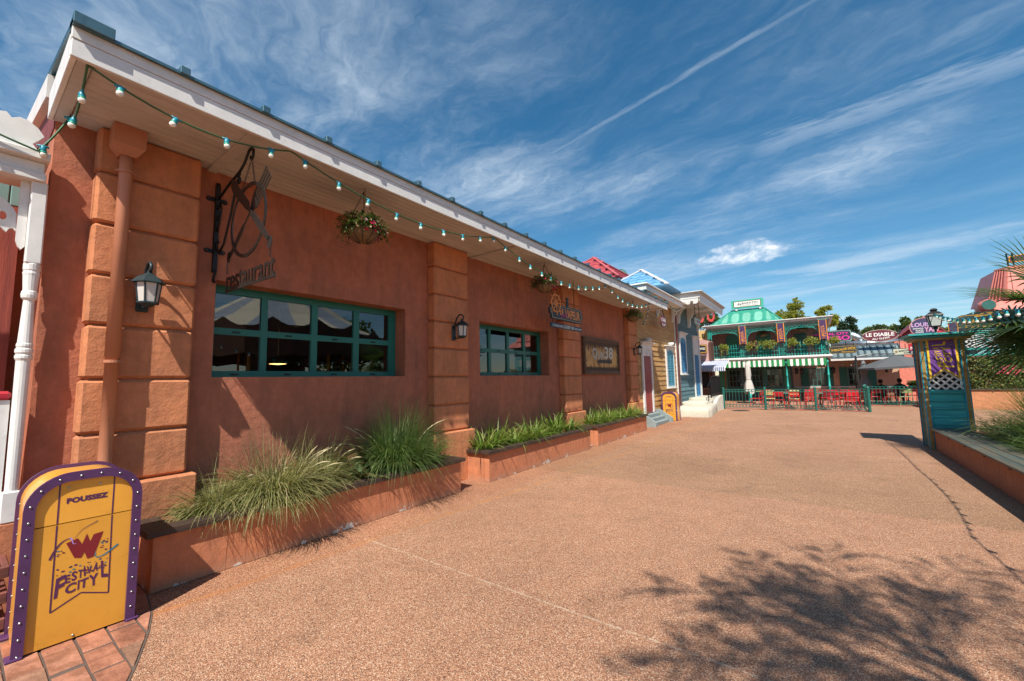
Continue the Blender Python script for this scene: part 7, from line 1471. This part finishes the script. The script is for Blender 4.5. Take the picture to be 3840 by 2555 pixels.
t = thing('roof_sign', 'dark sign with orange edge on two posts above the pink tower', 'sign', (9.2, 33, 7)); b = B(); b.prism([(8.66, 7.32), (9.8, 7.32), (9.8, 7.75), (8.66, 7.65)], fy((0, 33, 0)), -.03, .03); o = b.obj('board', PTR, t); b = B(); b.prism([(8.66, 7.32), (9.8, 7.32), (9.8, 7.75), (8.66, 7.65)], fy((0, 32.97, 0)), 0, .01, [[(8.70, 7.36), (9.76, 7.36), (9.76, 7.71), (8.70, 7.61)]]); b.obj('border_line', BOR, o)
for x_ in (8.62, 8.82): b = B(); b.tube([(x_, 32.95, 7.0), (x_-.03, 32.95, 7.75), (x_-.03, 32.95, 7.80)], [.035, .035, .055], 6); b.obj('post', IRON, t)
mo = [(-.86, -.36), (.9, -.36), (.9, .18), (.78, .26), (.62, .36), (.2, .40), (-.1, .30), (-.6, .30), (-.74, .24), (-.90, .12)]; ms = lambda k: [(x_*(1-k), z*(1-k*2.2)) for x_, z in mo]
sign('shop_sign', 'shaped black sign with gold lettering behind the string of bulbs', (6.5, 29, 4.05), mo, CHAR, [(ms(.05), ms(.075), GOLDP)], [('MAGI', -.55, .15, -.14, .08, GOLDP, None), ('E 6', .28, .72, .0, .28, GOLDP, None), ('CUISINE FRANÇAISE', -.55, .6, -.27, -.20, GOLDP, None)], ((-.5, -1.5, -.3), (.6, -1.5, -.3)), lambda t, f, o: B().prism([(-.2, .16), (.35, .20), (.35, .28), (-.2, .24)], f, .02, .03).obj('gold_bar', GOLDP, o))
t = thing('red_roof_shed', 'small bright red roof and white gable right of the booth lamp', 'building', (5.6, 33, 0)); b = B(); b.box(5.1, 6.6, 33.5, 35, 0, 3.75); b.obj('wall', TEW, t); b = B(); b.prism([(5.05, 4.2), (5.3, 4.25), (6.1, 3.85), (6.7, 3.75), (5.05, 3.70)], fy((0, 33.3, 0)), -1.8, .1); b.obj('roof', pbr('bright_red_roof', (.48, .03, .05), .5), t)
def pen(x0, z1, label, y, w_, h_):
    t = thing('pennant_banner', label, 'banner', (x0, y, z1), 'purple pennant banners'); f = fy((x0, y, z1)); b = B(); b.prism([(0, 0), (w_, 0), (w_, -h_), (w_/2, -h_+.12), (0, -h_)], f, -.01, 0); o = b.obj('cloth', BOR, t); b = B(); b.prism([(.03, 0), (w_-.03, 0), (w_-.03, -h_+.04), (w_/2, -h_+.16), (.03, -h_+.04)], f, 0, .004); b.obj('field', BPU, o); b = B(); b.tube([f(-.06, .02), f(w_+.06, .02)], .022, 6); b.obj('rod', GRI, t)
pen(5.36, 3.99, 'small purple pennant just right of the booth lamp', 28.9, .34, .9)
# bush at the end of the terrace
tree('round_bush', 'dark leafy bush in front of the pink house', (4.55, 30.6, 0), 1.5, .6, [(0, 0, 1.0, .55), (.2, 0, 1.35, .35), (-.3, 0, .85, .35)], LM, 2600, .10, 61, tr=.05)
# trees beyond the roofs
tree('broad_tree', 'yellow green tree directly behind the balcony building', (-1.2, 43, 0), 8, 5, [(-1.1, 0, 6.5, .75), (.1, 0, 6.7, .85), (.2, 0, 7.5, .45), (.22, 0, 8.0, .22), (-.9, 0, 5.6, 1.2), (.9, 0, 6.0, .7)], LT, 6000, .22, 62, 'trees beyond the roofs')
tree('broad_tree', 'yellow green tree with arching branch behind the right banner', (.9, 44, 0), 7.5, 5, [(-.3, 0, 6.1, .7), (.5, 0, 6.0, .6), (-.25, 0, 6.9, .28), (.05, 0, 7.2, .22), (.3, 0, 7.25, .18)], LT, 3200, .22, 63, 'trees beyond the roofs')
tree('conifer', 'dark conical tree, shorter left of the two behind the pink sign', (2.75, 60, 0), 7.6, 2, [(0, 0, 4.2, 1.2), (0, 0, 5.6, .85), (0, 0, 6.6, .6), (.02, 0, 7.25, .35), (-.2, 0, 6.3, .5)], LD, 5000, .28, 64, 'trees beyond the roofs')
tree('conifer', 'dark conical tree, taller right of the two behind the pink sign', (3.62, 61, 0), 8.2, 2, [(0, 0, 4.2, 1.0), (0, 0, 5.8, .75), (.05, 0, 6.9, .6), (-.02, 0, 7.7, .4), (.2, 0, 6.4, .5)], LD, 5000, .28, 65, 'trees beyond the roofs')
tree('broad_tree', 'distant hazy green tree behind the oval sign', (7.0, 80, 0), 8.5, 5, [(0, 0, 7.3, 1.2), (.8, 0, 7.6, 1.0), (-.8, 0, 7.2, .9)], LM, 3500, .35, 66, 'trees beyond the roofs')
tree('broad_tree', 'full green tree behind the round sign', (6.3, 45, 0), 6.3, 3, [(-.7, 0, 4.7, .7), (.0, 0, 5.2, .75), (.6, 0, 5.3, .7), (1.6, 0, 4.6, .9)], LM, 6500, .22, 67, 'trees beyond the roofs')
tree('pine_tree', 'thin branched tree behind the red letters', (-7.9, 43, 0), 8, 5, [(-.4, 0, 6.8, .8), (.3, 0, 7.0, .7), (.6, 0, 6.3, .5), (0, 0, 5.8, .8)], LM, 2600, .2, 68, 'trees beyond the roofs')
tree('broad_tree', 'leafy tree across the path mirrored in the second window', (12, 24, 0), 6, 3, [(0, 0, 3.6, 1.5), (1, 0, 4.6, 1.3), (-.9, 0, 4.4, 1.2)], LM, 3500, .3, 69, 'trees beyond the roofs'); tree('broad_tree', 'wide tree far across the path mirrored in the windows', (17, 17, 0), 7, 3, [(0, 0, 4, 2), (1, 2, 5, 1.6), (-1, -2, 4.6, 1.6)], LM, 3500, .35, 70, 'trees beyond the roofs')
# ================================================================ carousel across the path, seen in the window reflections
CA = thing('carousel', 'striped tent roof carousel across the path, mirrored in the restaurant windows', 'carousel', (10.5, 9.5, 0)); c = Vector((10.5, 9.5, 0)); n = 20; CRM_ = pbr('tent_cream', (.66, .60, .46), .8); CBL = pbr('tent_slate', (.30, .35, .42), .8)
def cr(k, r_, z): a = k*2*PI/n; return c+Vector((r_*math.cos(a), r_*math.sin(a), z))
for k in range(n):
    b = B(); pr = [(5.2, 3.9), (3.4, 4.6), (1.7, 5.7), (.35, 7.4)]
    for i in range(3): b.add([cr(k, *pr[i]), cr(k+1, *pr[i]), cr(k+1, *pr[i+1]), cr(k, *pr[i+1])], [(0, 1, 2, 3)])
    b.obj('tent_panel', (CRM_, CBL)[k % 2], CA)
    b = B(); p, q = cr(k, 5.2, 0), cr(k+1, 5.2, 0); u = (q-p); po = [(0, 2.9), (.5, 2.75), (1, 2.9), (1, 3.82), (.8, 3.92), (.65, 4.05), (.5, 4.22), (.35, 4.05), (.2, 3.92), (0, 3.82)]; b.add([Vector((p.x+u.x*x_, p.y+u.y*x_, z)) for x_, z in po], [list(range(len(po)))]); b.obj('rounding_board', pbr('carousel_brown', (.12, .05, .025), .6), CA)
b = B(); b.lathe([(5.3, 0), (5.3, .35), (0.1, .36)], c, 24); b.obj('platform', pbr('platform_brown', (.10, .06, .04), .7), CA); b = B(); b.lathe([(1.3, .3), (1.3, 4.3)], c, 12); b.obj('centre_drum', pbr('drum_dark', (.05, .03, .03), .6), CA)
for k in range(0, n, 2): b = B(); b.tube([cr(k, 4.6, .3), cr(k, 4.6, 3.95)], .06, 6); b.obj('pole', GOLDP, CA)
